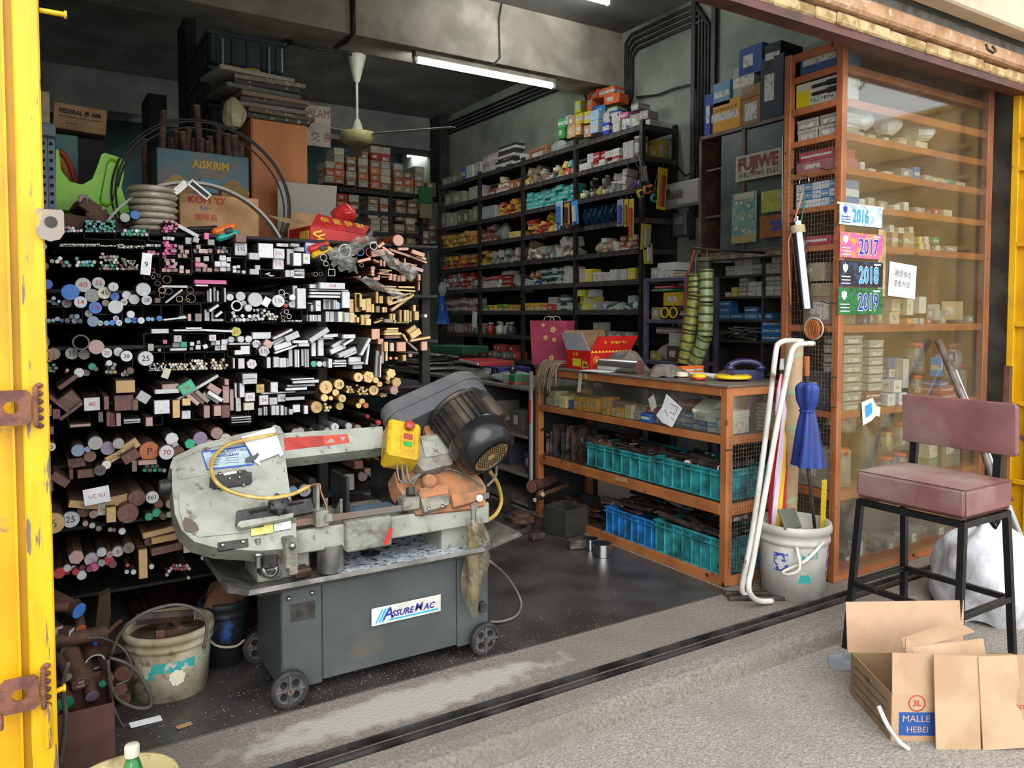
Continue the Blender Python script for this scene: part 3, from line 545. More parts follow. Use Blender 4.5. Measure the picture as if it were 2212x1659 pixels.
B5='''S 730 122 132 94 t;S 310 235 138 122 -38 n;F 225 245 200 26 45 n;F 322 308 192 24 -38 n;S 480 253 108 98 w 40;S 865 202 88 74 35 w;S 718 243 130 120 n;F 588 245 32 102 n;F 803 260 40 82 n;S 1067 125 120 46 i;F 1042 157 172 32 w;S 1190 128 112 80 -30 e 36;F 1270 130 346 20 -30 w 4x100;F 1230 215 124 30 45 i;F 1272 203 126 34 45 i;F 1305 196 124 30 45 d;F 1395 140 104 48 36 i;F 1372 205 134 30 36 w;F 1402 195 124 28 36 w;S 1480 180 46 132 i;S 1486 88 30 44 i;F 1523 223 26 162 i;F 1553 150 14 112 w;F 1601 150 34 106 w;F 1573 255 36 106 w 3;S 1660 200 72 64 w 1¼;S 1653 270 74 56 x;S 1660 45 110 40 w;S 1660 84 106 36 w;F 1595 350 146 9 w;F 1597 367 146 9 w;F 1597 386 146 9 w
S 1185 237 58 54 y;S 1110 290 50 136 t;S 1003 275 108 104 w;S 1183 332 62 62 w;S 1337 310 42 92 i;S 1418 303 52 78 i;S 1478 310 58 90 n;S 155 300 42 92 i;S 215 325 50 76 n;F 602 365 24 112 n;F 640 370 42 106 n;F 678 370 30 96 i;F 780 372 116 14 w;F 780 389 116 12 w;S 907 385 48 66 i;F 393 412 140 18 i;F 545 350 32 76 k;S 160 450 62 62 n
R 172 573 66 x 25;R 375 600 92 u;R 447 590 44 v;R 505 545 102 g;R 465 643 86 n;R 597 583 102 v;R 677 547 80 g;F 655 643 142 56 -28 t 1½x2;F 765 570 132 74 -32 t 1½x2;S 768 645 120 76 -28 n;R 908 605 144 o P;R 1038 615 108 w 70;O 1077 513 96 w;R 1103 560 46 g;R 1130 612 82 n;H 1212 550 80 e;R 1290 510 102 v;R 1413 470 90 i;R 1480 515 84 x 38;R 1360 556 72 i;S 365 690 118 72 -4 n;R 587 707 66 x;R 540 748 82 k 32;F 895 688 132 34 2 i;S 325 778 26 76 n;S 435 772 116 62 n;F 240 818 136 64 40 n;F 797 715 34 86 d;S 160 860 52 92 n;R 1270 580 60 i
F 415 1005 196 54 12 t 1x3;F 668 975 162 74 -7 t;S 552 1040 58 90 x 25;S 623 1080 66 116 t;R 815 955 124 n;R 930 950 92 w 801;R 978 1000 66 n;R 1065 1000 66 i;R 190 1145 158 t ½;R 320 1115 124 w 25;R 415 1055 90 n;R 490 1075 62 i;R 748 1070 150 n;R 905 1095 56 e;R 962 1065 62 e;R 1013 1095 46 n;R 1055 1078 44 x;R 430 1145 40 i;R 482 1160 42 w;R 530 1182 40 d;R 615 1190 32 d;R 645 1192 30 n;R 705 1203 50 w;F 990 1207 246 40 -7 t;F 1020 1260 182 44 -4 t;R 905 1280 66 n;F 1050 1332 240 58 -5 n;S 1190 1317 50 96 x
H 362 1398 110 i;R 478 1415 102 w ½;R 552 1360 68 w;R 613 1375 48 i 12;R 673 1355 80 w 8;R 755 1327 82 d ¾;R 235 1517 80 r;R 293 1480 52 w;R 340 1480 42 i;R 293 1508 40 r;R 358 1507 48 r;R 403 1532 68 w;R 410 1475 46 m;R 460 1487 42 m;R 498 1472 60 p;R 552 1440 52 g;R 603 1420 72 r;R 635 1450 56 m;R 158 1445 42 p;R 745 1457 26 r;R 740 1505 32 w;R 790 1507 38 w;R 925 1467 36 w;F 862 1450 60 222 t;R 1200 1550 22 x'''
B6='''S 802 215 62 68 y ⅛;S 912 205 56 80 w;F 1160 160 210 22 w;F 1122 190 222 18 w;F 1135 139 184 9 w;F 945 246 272 11 w;F 1085 217 170 18 w;S 830 305 72 76 w 34;S 905 312 60 56 w 1;S 968 287 62 60 w ⅛;F 1075 292 152 24 w;F 802 395 32 60 w;F 836 390 11 70 w;F 851 390 11 70 w;F 905 385 30 76 w;F 936 385 26 76 w;F 973 385 22 78 w;F 1000 390 18 66 w;F 1042 395 28 42 w;F 1085 370 56 60 w;F 1160 380 30 66 w
R 1316 205 106 y 2;R 1418 182 82 y 18;R 1568 127 74 y 8;R 1703 150 46 y;R 1733 180 44 y;R 1800 136 34 y;R 1798 162 36 y;R 1303 287 56 y;R 1390 247 54 y 1;R 1353 290 34 y;R 1442 292 62 y ½;R 1687 228 80 y 15;R 1243 360 94 t ½;R 1423 352 62 y;R 1597 315 46 y;R 1570 348 42 y;R 1627 347 42 o;H 1648 125 98 y ¼;H 1823 97 80 y;H 1865 165 82 t;H 1848 230 72 i
R 920 530 62 w;R 1080 560 68 g;R 1117 545 56 g;R 1210 575 62 g;R 1330 548 56 w;R 1385 515 64 w 2;R 1493 508 52 w;R 1640 430 28 r;R 1725 480 42 r;R 1565 522 52 i;R 1058 1010 72 l;R 1150 1010 98 w 21;R 1705 780 62 n;R 1760 850 50 n;S 1570 810 70 60 n;R 1640 860 46 i'''
for cr,B in(('3',B3),('4',B4),('5',B5),('6',B6)):
    for e in B.replace('\n',';').split(';'):
        q=e.split();kd=q[0];i=next(k for k in range(1,9)if q[k].isalpha());c=q[i];x,y,w_,h_,ro=(list(map(float,q[1:i]))+([float(q[3])]if i==4 else[])+[0.])[:5];tx=q[i+1]if len(q)>i+1 else None
        p=rk(cr,x,y,rnd.uniform(-.035,.035)+(-.05 if cr=='5' else 0));s=CR[cr][2]/ppm(p)
        bar(kd,p,w_*s,h_*s,ro,c,tx)
ORD=['first','second','third','fourth','fifth','sixth','seventh','eighth','ninth','tenth','eleventh','twelfth','thirteenth','fourteenth','fifteenth','sixteenth']
def number(objs):
    """look-alikes in one place are told apart by their order from the left"""
    if 1<len(objs)<=16:
        for k,o in enumerate(sorted(objs,key=lambda q:q.location.x)):o['label']=o['label']+f', {ORD[k]} from left'
for objs in SEEN.values():number(objs)
# more stock low at the back, half hidden by the saw
LOW=[]
for i in range(26):
    z=(.60,.84,.335)[i%3];x=.62+(i//3)*.115+rnd.uniform(-.03,.03);d=rnd.uniform(.035,.075);c=rnd.choice('ngkdiw')
    o=inst(unit('R' if i%5 else 'S','n' if c in 'ni' else 'k'),'round_bar' if i%5 else 'square_bar',None,(x,RY+rnd.uniform(.02,.3),z+d/2),(0,0,R(rnd.uniform(-3,3))),(d,1.6,d),vary(COLS[c][0]))
    tag(o,f'{COLS[c][1]} {"round" if i % 5 else "square"} bar on the {("sixth", "fifth", "seventh")[i % 3]} tier behind the band saw','round bar' if i%5 else 'square bar','bars on the stock rack');LOW.append(o)
by={}
for o in LOW:by.setdefault(o['label'],[]).append(o)
for objs in by.values():number(objs)
# white size cards and tags hung on the bars
def card(cr,x,y,w_,h_,ro,txt,ink,lb,dy=-.1,m=PAPER):
    p=rk(cr,x,y,dy);s=CR[cr][2]/ppm(p)
    o=MB().box((0,0,0),(w_*s,.002,h_*s)).build('size_card',m,None,p,(0,R(ro),0));tag(o,lb,'card','size cards on the rack')
    if txt:text(txt,h_*s*.35,(0,-.002,0),(R(90),R(180),0),ink,o)
card('5',515,935,172,122,-6,'1¾·2½',INK_R,'white size card with upside down red figures in the lower left rack')
card('3',1062,540,82,195,6,'6',INK_K,'long white paper tag hanging in the second tier')
card('3',1240,1520,60,90,20,None,INK_K,'small curled paper tag hanging under the thin rods',m=mat('aged_tag','#b9b79f',.8))
card('4',395,880,60,80,30,None,INK_K,'torn white paper scrap on the big round bar in the third tier')
# heap of stock on the floor under the rack
for i in range(16):
    x=.42+.055*i+rnd.uniform(-.02,.02);d=rnd.uniform(.05,.085);zz=d/2+.005
    o=inst(unit('R','n'),'round_bar',None,(x,RY+rnd.uniform(-.05,.12),zz),(0,0,R(rnd.uniform(-3,3))),(d,2.0,d),vary('#3b2c26'));tag(o,'dark rusty round bar lying on the floor under the rack','floor bar','bars on the floor under the rack')

# ================================================================== band saw
def loc_mb(t):
    m=MB();m.M=Matrix.Translation(-Vector(t.location));return m
SG=mat('saw_grey_enamel','#9b9d93',.45,.1,'#888a80',10,c3='#5d554a',s3=26,lo3=.6,hi3=.72,bump=.06)
SGD=mat('saw_grey_dirty','#84857c',.6,.1,'#5e5b53',22,c3='#8a7a68',s3=9,lo3=.5,hi3=.75,bump=.25,bscale=90)
SBASE=mat('saw_stand_dark_grey','#4e5354',.42,.15,'#454a4b',5,c3='#6a5d4c',s3=4,lo3=.62,hi3=.85)
SDUST=mat('rust_dust','#a06b46',.9,0,'#7c5a42',14,c3='#8f8578',s3=10)
SBLK=mat('saw_black_casting','#242426',.5,.1,'#3b3734',25)
MOT=mat('motor_black_enamel','#2b2a2a',.35,.2,'#55483c',7,.5,.75)
GUARD=mat('grey_plastic_guard','#4b4d51',.5,0,'#5d5b55',5)
STAIN=mat('stainless','#a9a8a4',.3,.9,'#8d8a85',14)
COOL=mat('milky_coolant','#b9c2cb',.25,0,'#8b959f',30,c3='#2a2a2c',s3=45,lo3=.56,hi3=.62)
saw=thing('band_saw','grey horizontal metal band saw on a wheeled dark grey stand','band saw',(1.15,2.88,0))
S=lambda:loc_mb(saw)
# stand
X0,X1,YF,YR,ZT=.73,1.585,2.72,3.07,.42
S().box(((X0+.88)/2,(YF+YR)/2,.235),(.15,YR-YF,.38),b=.006).build('stand_leg',SBASE,saw)
S().box(((X1+1.44)/2,(YF+YR)/2,.235),(X1-1.44,YR-YF,.38),b=.006).build('stand_leg',SBASE,saw)
S().box((1.16,(YF+YR)/2+.004,.24),(.556,YR-YF-.004,.37),b=.003).build('stand_panel',SBASE,saw)
for x,y in((.757,.385),(.842,.39)):
    S().lathe([(0,-.004),(.011,-.004),(.011,0),(.007,.002),(.007,.007),(0,.007)],(x,YF-.001,y),12,axis=(0,-1,0)).build('bolt',STAIN,saw)
pl=S().box((.808,YF-.002,.328),(.088,.003,.062)).build('black_plate',SBLK,saw)
for x in(-.036,.036):MB().lathe([(0,0),(.004,0),(0,.003)],(.808+x-1.15,YF-.004-2.88,.328),8,axis=(0,-1,0)).build('rivet',STAIN,pl)
# wheels
def wheel(x,y):
    w_=thing('tmp','','',(0,0,0));bpy.data.objects.remove(w_)
    m=S();r=.068
    m.lathe([(r-.016,-.012),(r-.004,-.014),(r,-.008),(r,.008),(r-.004,.014),(r-.016,.012),(r-.016,-.012)],(x,y,r),28,axis=(0,1,0))
    o=m.build('wheel',RUBBER,saw);h=S();h.cyl((x,y-.004,r),(x,y+.006,r),r-.014,n=24)
    for k in range(4):
        a=R(45+90*k)+R(45);h.box((x+.028*math.cos(a),y-.007,r+.028*math.sin(a)),(.05,.012,.010),b=.002,rot=(0,-a,0))
    h.build('wheel_disc',mat('wheel_grey','#3f3e40',.55,0,'#555050',30),o);hl=S()
    for k in range(4):
        a=R(45+90*k);hl.lathe([(0,0),(.0125,0),(.0125,.002)],(x+.031*math.cos(a),y-.0045,r+.031*math.sin(a)),14,axis=(0,-1,0))
    hl.build('wheel_hole',mat('hole_dark','#060606',.9),o)
    S().cyl((x,y-.022,r),(x,y+.01,r),.012,n=14).build('hub',STAIN,o);S().cyl((x,y-.028,r),(x,y-.02,r),.007,n=10).build('axle_nut',RUST,o)
for x,y in((.748,2.69),(1.55,2.69),(.748,3.11),(1.55,3.11)):wheel(x,y)
# brand plate
p=S().box((1.215,YF-.003,.25),(.292,.003,.067)).build('maker_plate',WHITE,saw)
BV=mat('violet_blue_ink','#2a2480',.6);CY=mat('cyan_ink','#1f9bd0',.6)
base=Vector(saw.location)
def L(x,y,z):return Vector((x,y,z))-base
text('A',.062,L(1.135,YF-.0055,.252),FRONT,BV,p,sh=.25,bold=.001)
text('SSURE',.033,L(1.195,YF-.0055,.247),FRONT,BV,p,sh=.25,bold=.0012)
text('M',.044,L(1.262,YF-.0055,.252),FRONT,BV,p,sh=.25,bold=.0007);text('AC',.033,L(1.308,YF-.0055,.247),FRONT,BV,p,sh=.25,bold=.0012)
st=S()
for k,x in enumerate((1.082,1.094,1.106)):st.prism([(0,0),(.007+.002*k,0),(.035+.002*k,.05),(.028,.05)],(x,YF-.0046,.224),(1,0,0),(0,0,1),(0,-.0006,0))
st.box((1.245,YF-.005,.2275),(.21,.0008,.006));st.build('stripe',CY,p)
# chip tray
tr=S();ri=[(.60,2.615),(1.50,2.615),(1.74,2.72),(1.74,2.98),(1.66,3.17),(.60,3.17),(.545,3.1),(.545,2.68)]
bo=[(.67,2.68),(1.50,2.68),(1.60,2.74),(1.60,2.98),(1.58,3.1),(.67,3.1),(.64,3.05),(.64,2.72)]
def ringloft(m,a,za,b,zb):m.add([(x,y,za)for x,y in a]+[(x,y,zb)for x,y in b],[(k,(k+1)%8,8+(k+1)%8,8+k)for k in range(8)])
out=[(x+(.008 if x>1.2 else-.008),y+(.008 if y>2.9 else-.008))for x,y in ri]
ringloft(tr,[(x,y)for x,y in ri],.478,bo,.435);ringloft(tr,out,.463,ri,.478);ringloft(tr,bo,.425,out,.463)
tr.add([(x,y,.435)for x,y in bo],[tuple(range(8))]);tr.add([(x,y,.425)for x,y in bo],[tuple(range(8))[::-1]])
tray=tr.build('chip_tray',mat('chip_tray_grey','#6e6c66',.4,.4,'#4a4844',12),saw)
S().add([(x,y,.439)for x,y in[(.95,2.7),(1.5,2.7),(1.62,2.74),(1.62,2.97),(1.56,3.08),(.95,3.08)]],[tuple(range(6))]).build('coolant',COOL,tray)
sw=S()
for k in range(420):
    x=rnd.uniform(.62,1.6);y=rnd.uniform(2.66,3.05);z=.441;s=rnd.uniform(.0015,.004)
    if x>1.0 and rnd.random()<.5:continue
    sw.box((x,y,z),(s*2,s,s*.6),rot=(0,rnd.uniform(-.5,.5),rnd.uniform(0,3)))
o=sw.build('swarf',mat('steel_swarf','#77736c',.45,.5,'#3a332d',120),tray);o['kind']='stuff'
# pedestals and bed
S().box((.765,2.9,.50),(.19,.2,.14),b=.006).build('pedestal',SG,saw);S().box((1.47,2.88,.505),(.14,.2,.15),b=.006).build('pedestal',SG,saw)
S().box((1.15,2.91,.59),(.92,.3,.05),b=.004).build('bed',SGD,saw)
S().box((1.14,2.752,.575),(.92,.03,.085),b=.005).build('bed_front',SG,saw)
S().box((1.06,2.735,.575),(.18,.06,.115),b=.006).build('bed_bracket',SGD,saw)
o=S().prism([(0,0),(.022,0),(.042,.06),(.028,.062)],(1.112,2.7048,.525),(1,0,0),(0,0,1),(0,-.0006,0)).build('paint_mark',INK_R,saw)
S().box((.695,2.74,.54),(.05,.05,.07),b=.005).build('vise_screw_block',SBLK,saw)
sv=S();sv.box((.752,2.69,.565),(.045,.08,.1),b=.004).box((.757,2.675,.515),(.03,.05,.05),b=.003);sv.build('stop_bracket',SGD,saw)
S().lathe([(0,0),(.012,0),(.012,.008),(0,.01)],(.752,2.648,.595),10,axis=(0,-1,0)).build('bolt',STAIN,saw)
S().cyl((.65,2.71,.52),(.65,2.71,.62),.011,n=12).lathe([(.016,0),(.02,.006),(.016,.012)],(.65,2.71,.56),12).build('stop_screw',STAIN,saw)
for x,h,y0,y1 in((1.025,.155,2.84,3.02),(1.235,.165,2.82,3.12)):
    S().box((x,(y0+y1)/2,.615+h/2),(.014,y1-y0,h),b=.002).build('vise_jaw',mat('vise_black_steel','#232325',.4,.4,'#37332f',20),saw)
for x,y in((.955,2.9),(1.0,2.86)):S().prism([(0,0),(.07,0),(0,.07)],(x,y,.615),(0,1,0),(0,0,1),(.01,0,0)).build('jaw_gusset',SGD,saw)
S().box((1.13,2.88,.625),(.22,.1,.012)).build('jaw_slide',mat('blue_grey_slide','#5d6e80',.5,.2),saw)
S().box((1.19,2.742,.648),(.82,.004,.024)).build('saw_blade',mat('blade_steel','#7f7974',.4,.7,'#8a6a58',9),saw)
tt=S()
for k in range(70):tt.prism([(0,0),(.008,0),(.002,-.005)],(.8+k*.0115,2.7405,.6365),(1,0,0),(0,0,1),(0,.003,0))
tt.build('blade_teeth',STEEL,saw)
# head, tilted plane
HV=Vector((0,.64,.77)).normalized();HN=Vector((0,-.77,.64)).normalized();HO=Vector((0,2.70,.60));HX=Vector((1,0,0))
def hp(x,y,off=0.):
    d=FW+RT*((x-PRX)/F_PX)-UP*((y-PRY)/F_PX);c=Vector((0,0,CAM_Z));t=(HO+HN*off-c).dot(HN)/d.dot(HN);return c+d*t
def hpoly(pts,off,th,name,m,parent=saw,mf=None):
    q=[hp(x,y,off)for x,y in pts];poly=[(p.x,(p-HO).dot(HV))for p in q]
    return S().prism(poly,HO+HN*off,HX,HV,-HN*th).build(name,m,parent)
def cubic(pts,sub=4):
    out=[];n=len(pts)
    for i in range(n-1):
        p0,p1,p2,p3=(Vector(pts[max(i-1,0)]),Vector(pts[i]),Vector(pts[i+1]),Vector(pts[min(i+2,n-1)]))
        for k in range(sub):
            t=k/sub;out.append(.5*((2*p1)+(p2-p0)*t+(2*p0-5*p1+4*p2-p3)*t*t+(3*p1-p0-3*p2+p3)*t**3))
    return out+[Vector(pts[-1])]
hs=hpoly([(371,1003),(378,990),(430,966),(520,944),(602,926),(612,938),(618,1000),(630,1090),(640,1110),(640,1183),(560,1190),(470,1184),(420,1170),(392,1145),(378,1110),(372,1060)],0,.085,'blade_wheel_cover',SG)
hpoly([(366,1010),(374,988),(430,960),(520,937),(604,920),(613,936),(520,952),(430,974),(380,996),(373,1015)],.004,.09,'cover_rim',SG,hs)
hpoly([(384,1012),(440,1003),(446,1015),(444,1026),(392,1035),(384,1030)],.003,.01,'raised_panel',SG,hs)
hpoly([(386,1062),(464,1052),(476,1060),(540,1052),(548,1036),(620,1020),(632,1095),(600,1128),(530,1150),(430,1160),(400,1140),(388,1105)],.005,.012,'raised_panel',SG,hs)
npl=hpoly([(435,975),(535,962),(548,1004),(447,1015)],.0035,.003,'name_plate',mat('blue_rim','#2b4db8',.5),hs)
np2=hpoly([(438,978),(532,965.5),(545,1001.5),(449.5,1012)],.0045,.001,'name_plate_face',mat('pale_blue_plate','#a9bcc4',.4,0,'#98abb4',30),npl)
RH=Matrix((HX,HV,HN)).transposed().to_euler()
for s,x,y,q in(('METAL CUTTING',496,974,.017),('BAND SAW',490,983,.017)):text(s,q,hp(x,y,.0062)-base,RH,BV,npl)
ln=S()
for k in range(4):
    for sx in(0,1):
        a=hp(446+42*sx,990+k*5.2-5*sx,.0062);ln.prism([(0,0),(.045,0),(.045,.0012),(0,.0012)],a,HX,HV,HN*.0003)
ln.build('printed_lines',BV,npl)
gp=hpoly([(455,1028),(530,1014),(535,1020),(543,1019),(545,1038),(540,1044),(462,1056),(453,1050)],.012,.014,'guide_plate',SBLK,hs)
for x,y in((496,1034),(517,1031),(474,1024),(518,1020),(526,1047),(480,1055)):
    S().lathe([(0,0),(.007,0),(.006,.006),(0,.007)],hp(x,y,.012),10,axis=HN).build('screw',STAIN,gp)
hpoly([(483,1022),(511,1017),(512,1022),(484,1027)],.0125,.001,'tag',WHITE,gp)
gb=hpoly([(512,1103),(672,1076),(680,1104),(518,1137),(510,1132)],.028,.02,'blade_guide_arm',SBLK)
hpoly([(538,1104),(578,1097),(580,1103),(540,1111)],.0286,.001,'slot',mat('hole_dark','#060606',.9),gb);hpoly([(618,1089),(655,1083),(657,1087),(620,1094)],.0286,.001,'slot',MATS['hole_dark'],gb)
hpoly([(518,1126),(634,1108),(634,1116),(522,1140),(512,1134)],.033,.02,'guide_rail',SG,gb)
kn=S();c=hp(602,1094,.03);kn.lathe([(0,.035),(.024,.035),(.033,.028),(.035,0),(.02,-.002)],c,24,axis=HN)
for k in range(7):
    a=R(51.4*k);kn.cyl(c+(HX*math.cos(a)+HV*math.sin(a))*.031,c+(HX*math.cos(a)+HV*math.sin(a))*.031+HN*.03,.009,n=10)
kn.build('guide_knob',SBLK,gb)
for x,y in((590,1090),(610,1084),(618,1101)):S().lathe([(0,0),(.004,0),(.004,.001),(0,.0015)],hp(x,y,.0652),8,axis=HN).build('knob_hole',MATS['hole_dark'],gb)
yl=hpoly([(541,1137),(589,1129),(591,1150),(543,1158)],.0075,.001,'warning_label',mat('yellow_sticker','#c9c070',.5,0,'#b3a850',40),hs)
hpoly([(543,1138.5),(572,1133.5),(570,1137.5),(543,1142)],.0082,.0005,'label_band',INK_K,yl)
hpoly([(591,1132),(628,1124),(629,1141),(593,1148)],.0075,.001,'warning_label',mat('white_sticker','#c3c5c6',.5,0,'#a7aaac',40),hs)
bs=hpoly([(470,1172),(536,1163),(537,1180),(472,1190)],.006,.01,'brush_strip',SBLK,hs)
for x,y in((481,1177),(525,1170)):S().lathe([(0,0),(.009,0),(.007,.006),(0,.006)],hp(x,y,.006),12,axis=HN).build('screw',STAIN,bs)
rp=S();c=hp(404,1128,.006);rp.prism([(-.01,-.03),(.015,-.04),(.035,-.035),(.03,-.01),(.012,.012),(-.004,.02),(-.014,.0)],c,HX,HV,HN*.0004);rp.build('rust_patch',mat('worn_brown_patch','#5f5148',.7),hs)
lk=S();c=hp(378,1050,-.03);lk.cyl(c,c+Vector((-.02,0,0)),.022,n=16).cyl(c+Vector((-.02,0,0)),c+Vector((-.05,0,0)),.03,.026,n=10);lk.build('tension_knob',SBLK,saw)
# back beam
bb=hpoly([(606,936),(826,921),(832,960),(835,966),(610,992)],-.012,.07,'back_beam',SG)
rs=hpoly([(604,946),(751,938),(755,956),(607,974)],-.0105,.002,'red_sticker',mat('red_sticker','#a5332a',.5,0,'#8f2a23',20),bb)
rs2=hpoly([(698,941),(750,938),(754,956),(701,963)],-.0098,.001,'orange_panel',mat('red_orange_sticker','#b5432f',.5),bb)
hpoly([(703,957),(716,946),(724,955)],-.009,.0006,'arrow',mat('arrow_grey','#8f8e8c',.5),rs2);hpoly([(734,944),(746,943),(741,953)],-.009,.0006,'arrow',MATS['arrow_grey'],rs2)
# torn paper sheet taped on
ps=hpoly([(521,944),(592,922),(609,972),(612,981),(605,987),(603,980),(561,996),(563,1006),(549,996),(545,982)],.012,.0015,'taped_note',mat('note_paper','#eeeef4',.8),saw)
hpoly([(530,990),(540,985),(551,983),(556,977),(560,982),(553,992),(541,998),(530,998)],.016,.003,'tape_piece',mat('grey_cloth_tape','#4b4b4c',.7),ps)
# coolant hoses
HOSE=mat('amber_hose','#a98b3c',.25,0,'#c3ab63',20,coat=.5)
hz=[hp(x,y,o)for x,y,o in((598,938,.01),(540,948,.03),(490,962,.035),(462,988,.04),(456,1015,.045),(466,1040,.05),(490,1058,.055),(530,1071,.06),(580,1076,.065),(630,1068,.06),(668,1050,.05))]
S().tube(cubic(hz),.0075,10).build('coolant_hose',HOSE,saw)
S().tube(cubic([hp(668,1050,.05),hp(690,1046,.05),hp(693,1062,.045),hp(704,1090,.04),hp(706,1105,.035)]),.004,8).build('coolant_pipe',mat('copper_pipe','#8a6248',.4,.6),saw)
S().box(hp(683,1075,.03),(.012,.05,.1),b=.003).build('hose_post',SGD,saw);S().box(hp(708,1118,.03),(.03,.03,.03),b=.004).build('hose_nozzle',SGD,saw)
S().box(hp(692,1118,.01),(.05,.06,.06),b=.005).build('blade_guide_block',SGD,saw)
# right hand wheel housing under rust dust
rh=hpoly([(852,1020),(868,1005),(990,985),(1040,1035),(1050,1052),(1048,1090),(1020,1098),(900,1112),(872,1072),(858,1050)],-.01,.09,'drive_wheel_cover',SDUST)
gr2=hpoly([(905,1063),(965,1048),(970,1090),(918,1106)],.02,.04,'guide_block',SGD)
hpoly([(906,1055),(968,1045),(968,1066),(912,1076)],.024,.03,'guide_cap',SDUST,gr2)
for x,y in((926,1103),(956,1098)):S().lathe([(0,0),(.008,0),(.007,.006),(0,.006)],hp(x,y-4,.02),10,axis=HN).build('screw',STAIN,gr2)
c=hp(925,1044,.01);S().lathe([(0,.03),(.026,.03),(.032,.02),(.032,0)],c,8,axis=HN,sm=False).build('guide_knob',SDUST,gr2)
hpoly([(975,1068),(1030,1062),(1034,1078),(1010,1088),(980,1096)],.012,.03,'hinge_cover',SDUST)
S().cyl(hp(1036,1076,.0),hp(1036,1076,.03),.014,n=12).build('hinge_pin',STAIN,saw)
fc=S();fc.box(hp(898,1075,0.005)+Vector((-.03,0,-.015)),(.07,.06,.05),b=.004).build('fixed_guide_block',SGD,saw)
S().cyl(hp(886,1055,.02),hp(888,1072,.02),.018,n=12).build('guide_bearing',SBLK,saw)
# gear box with fins
gbx=hpoly([(905,942),(955,935),(980,980),(976,1003),(915,1018),(890,990)],.05,.09,'gear_box',SGD)
hpoly([(910,947),(951,939),(974,978),(919,988)],.056,.008,'gear_box_lid',SG,gbx)
for k in range(8):
    c=hp(914+k*9,998-k*1.6,.03);S().box(c+HV*-.01,(.006,.04,.06),b=.001,rot=(R(-40),0,0)).build('fin',SGD,gbx)
# switch box
AXM=Vector((-.2,.75,.63)).normalized()
sbx=S();c=hp(866,962,.05);sbx.box(c,(.135,.18,.11),b=.012,rot=(R(45),R(14),R(-14)));sb=sbx.build('switch_box',mat('yellow_switch_paint','#c9a21c',.45,0,'#a88415',12,c3='#4d4027',s3=10,lo3=.62,hi3=.75),saw)
rotb=Euler((R(45),R(14),R(-14))).to_matrix();nx,ny,nz=rotb@Vector((1,0,0)),rotb@Vector((0,1,0)),rotb@Vector((0,0,1))
# front face of the box is the one facing up/front: +z local
fcx=c+nz*.055
S().box(fcx+nx*.012-ny*.012,(.058,.1,.008),b=.003,rot=(R(45),R(14),R(-14))).build('switch_plate',MATS['yellow_switch_paint'],sb)
S().lathe([(0,0),(.012,0),(.012,.012),(.021,.016),(.022,.026),(.016,.032),(0,.034)],fcx+ny*.05+nx*.012,18,axis=nz).build('stop_button',mat('red_button','#a5372f',.45,0,'#8c3a33',20),sb)
S().box(fcx+nx*.012+ny*.004+nz*.006,(.036,.026,.008),b=.003,rot=(R(45),R(14),R(-14))).build('off_button',mat('dull_red_button','#9c3a34',.4,0,'#c9c4b8',60,.6,.7),sb)
S().box(fcx+nx*.012-ny*.034+nz*.006,(.032,.022,.008),b=.003,rot=(R(45),R(14),R(-14))).build('on_button',mat('green_button','#1f9a40',.4),sb)
for k in range(3):
    a=c-ny*.075+nx*(.02*(k-.5));S().tube(cubic([a,a-ny*.03+Vector((0,0,-.01)),a-ny*.06+Vector((.02,0,-.04)),hp(912,1022,.02),hp(960,1012,.02),hp(1010,1026,.01),hp(1045,1050,.01)]),.0042,6).build('switch_cable',mat('grey_cable','#6b655c',.6),saw)
# motor
p1=at(1062,987,Y=2.70);ax=-AXM;p0=p1-ax*.27
mo=S();mo.cyl(p0,p1-ax*.10,.112,n=32);mot=mo.build('motor',MOT,saw)
u1=ax.orthogonal().normalized();u2=ax.cross(u1)
for k in range(26):
    a=6.2832*k/26;d=u1*math.cos(a)+u2*math.sin(a)
    fn=S();q0=p0+ax*.01;q1=p1-ax*.11;tdir=d.cross(ax)*.0025
    fn.add([q0+d*.11-tdir,q0+d*.11+tdir,q1+d*.11+tdir,q1+d*.11-tdir,q0+d*.13-tdir,q0+d*.13+tdir,q1+d*.13+tdir,q1+d*.13-tdir],
           [(0,1,2,3),(7,6,5,4),(0,4,5,1),(1,5,6,2),(2,6,7,3),(3,7,4,0)]);fn.build('cooling_fin',MOT,mot)
S().lathe([(.13,-.125),(.137,-.11),(.137,-.05),(.126,-.018),(.105,0),(.082,.006),(.08,-.004)],p1,32,axis=ax).build('fan_cowl',mat('gloss_black_cowl','#1d1d1f',.22,.1,'#3a332c',9,.55,.8),mot)
S().lathe([(.081,-.002),(0,-.002)],p1,24,axis=ax).build('fan_grille',mat('tan_grille','#a98756',.6),mot)
gh=S()
for i in range(-6,7):
    for j in range(-7,8):
        a,b_=(i+(j%2)*.5)*.0125,j*.0108
        if .014<math.hypot(a,b_)<.074:gh.lathe([(0,.0),(.0042,.0),(.0042,-.001)],p1+u1*a+u2*b_+ax*.0006,8,axis=ax)
gh.build('grille_holes',MATS['hole_dark'],mot)
S().lathe([(.115,0),(.134,.004),(.134,.018),(.1,.022),(0,.022)],p0-ax*.012,28,axis=ax).build('end_bell',MOT,mot)
side=Vector((1,.12,-.02));side=(side-ax*side.dot(ax)).normalized()
jb=S();c=p0+ax*.09+side*.14+HN*.03
jm=Matrix((side,ax,side.cross(ax))).transposed().to_euler();jb.box(c,(.07,.11,.09),b=.01,rot=jm);jb.build('terminal_box',MOT,mot)
S().cyl(p0+ax*.04+side*.08+HN*.105,p0+ax*.15+side*.08+HN*.105,.036,n=18).build('capacitor',MOT,mot)
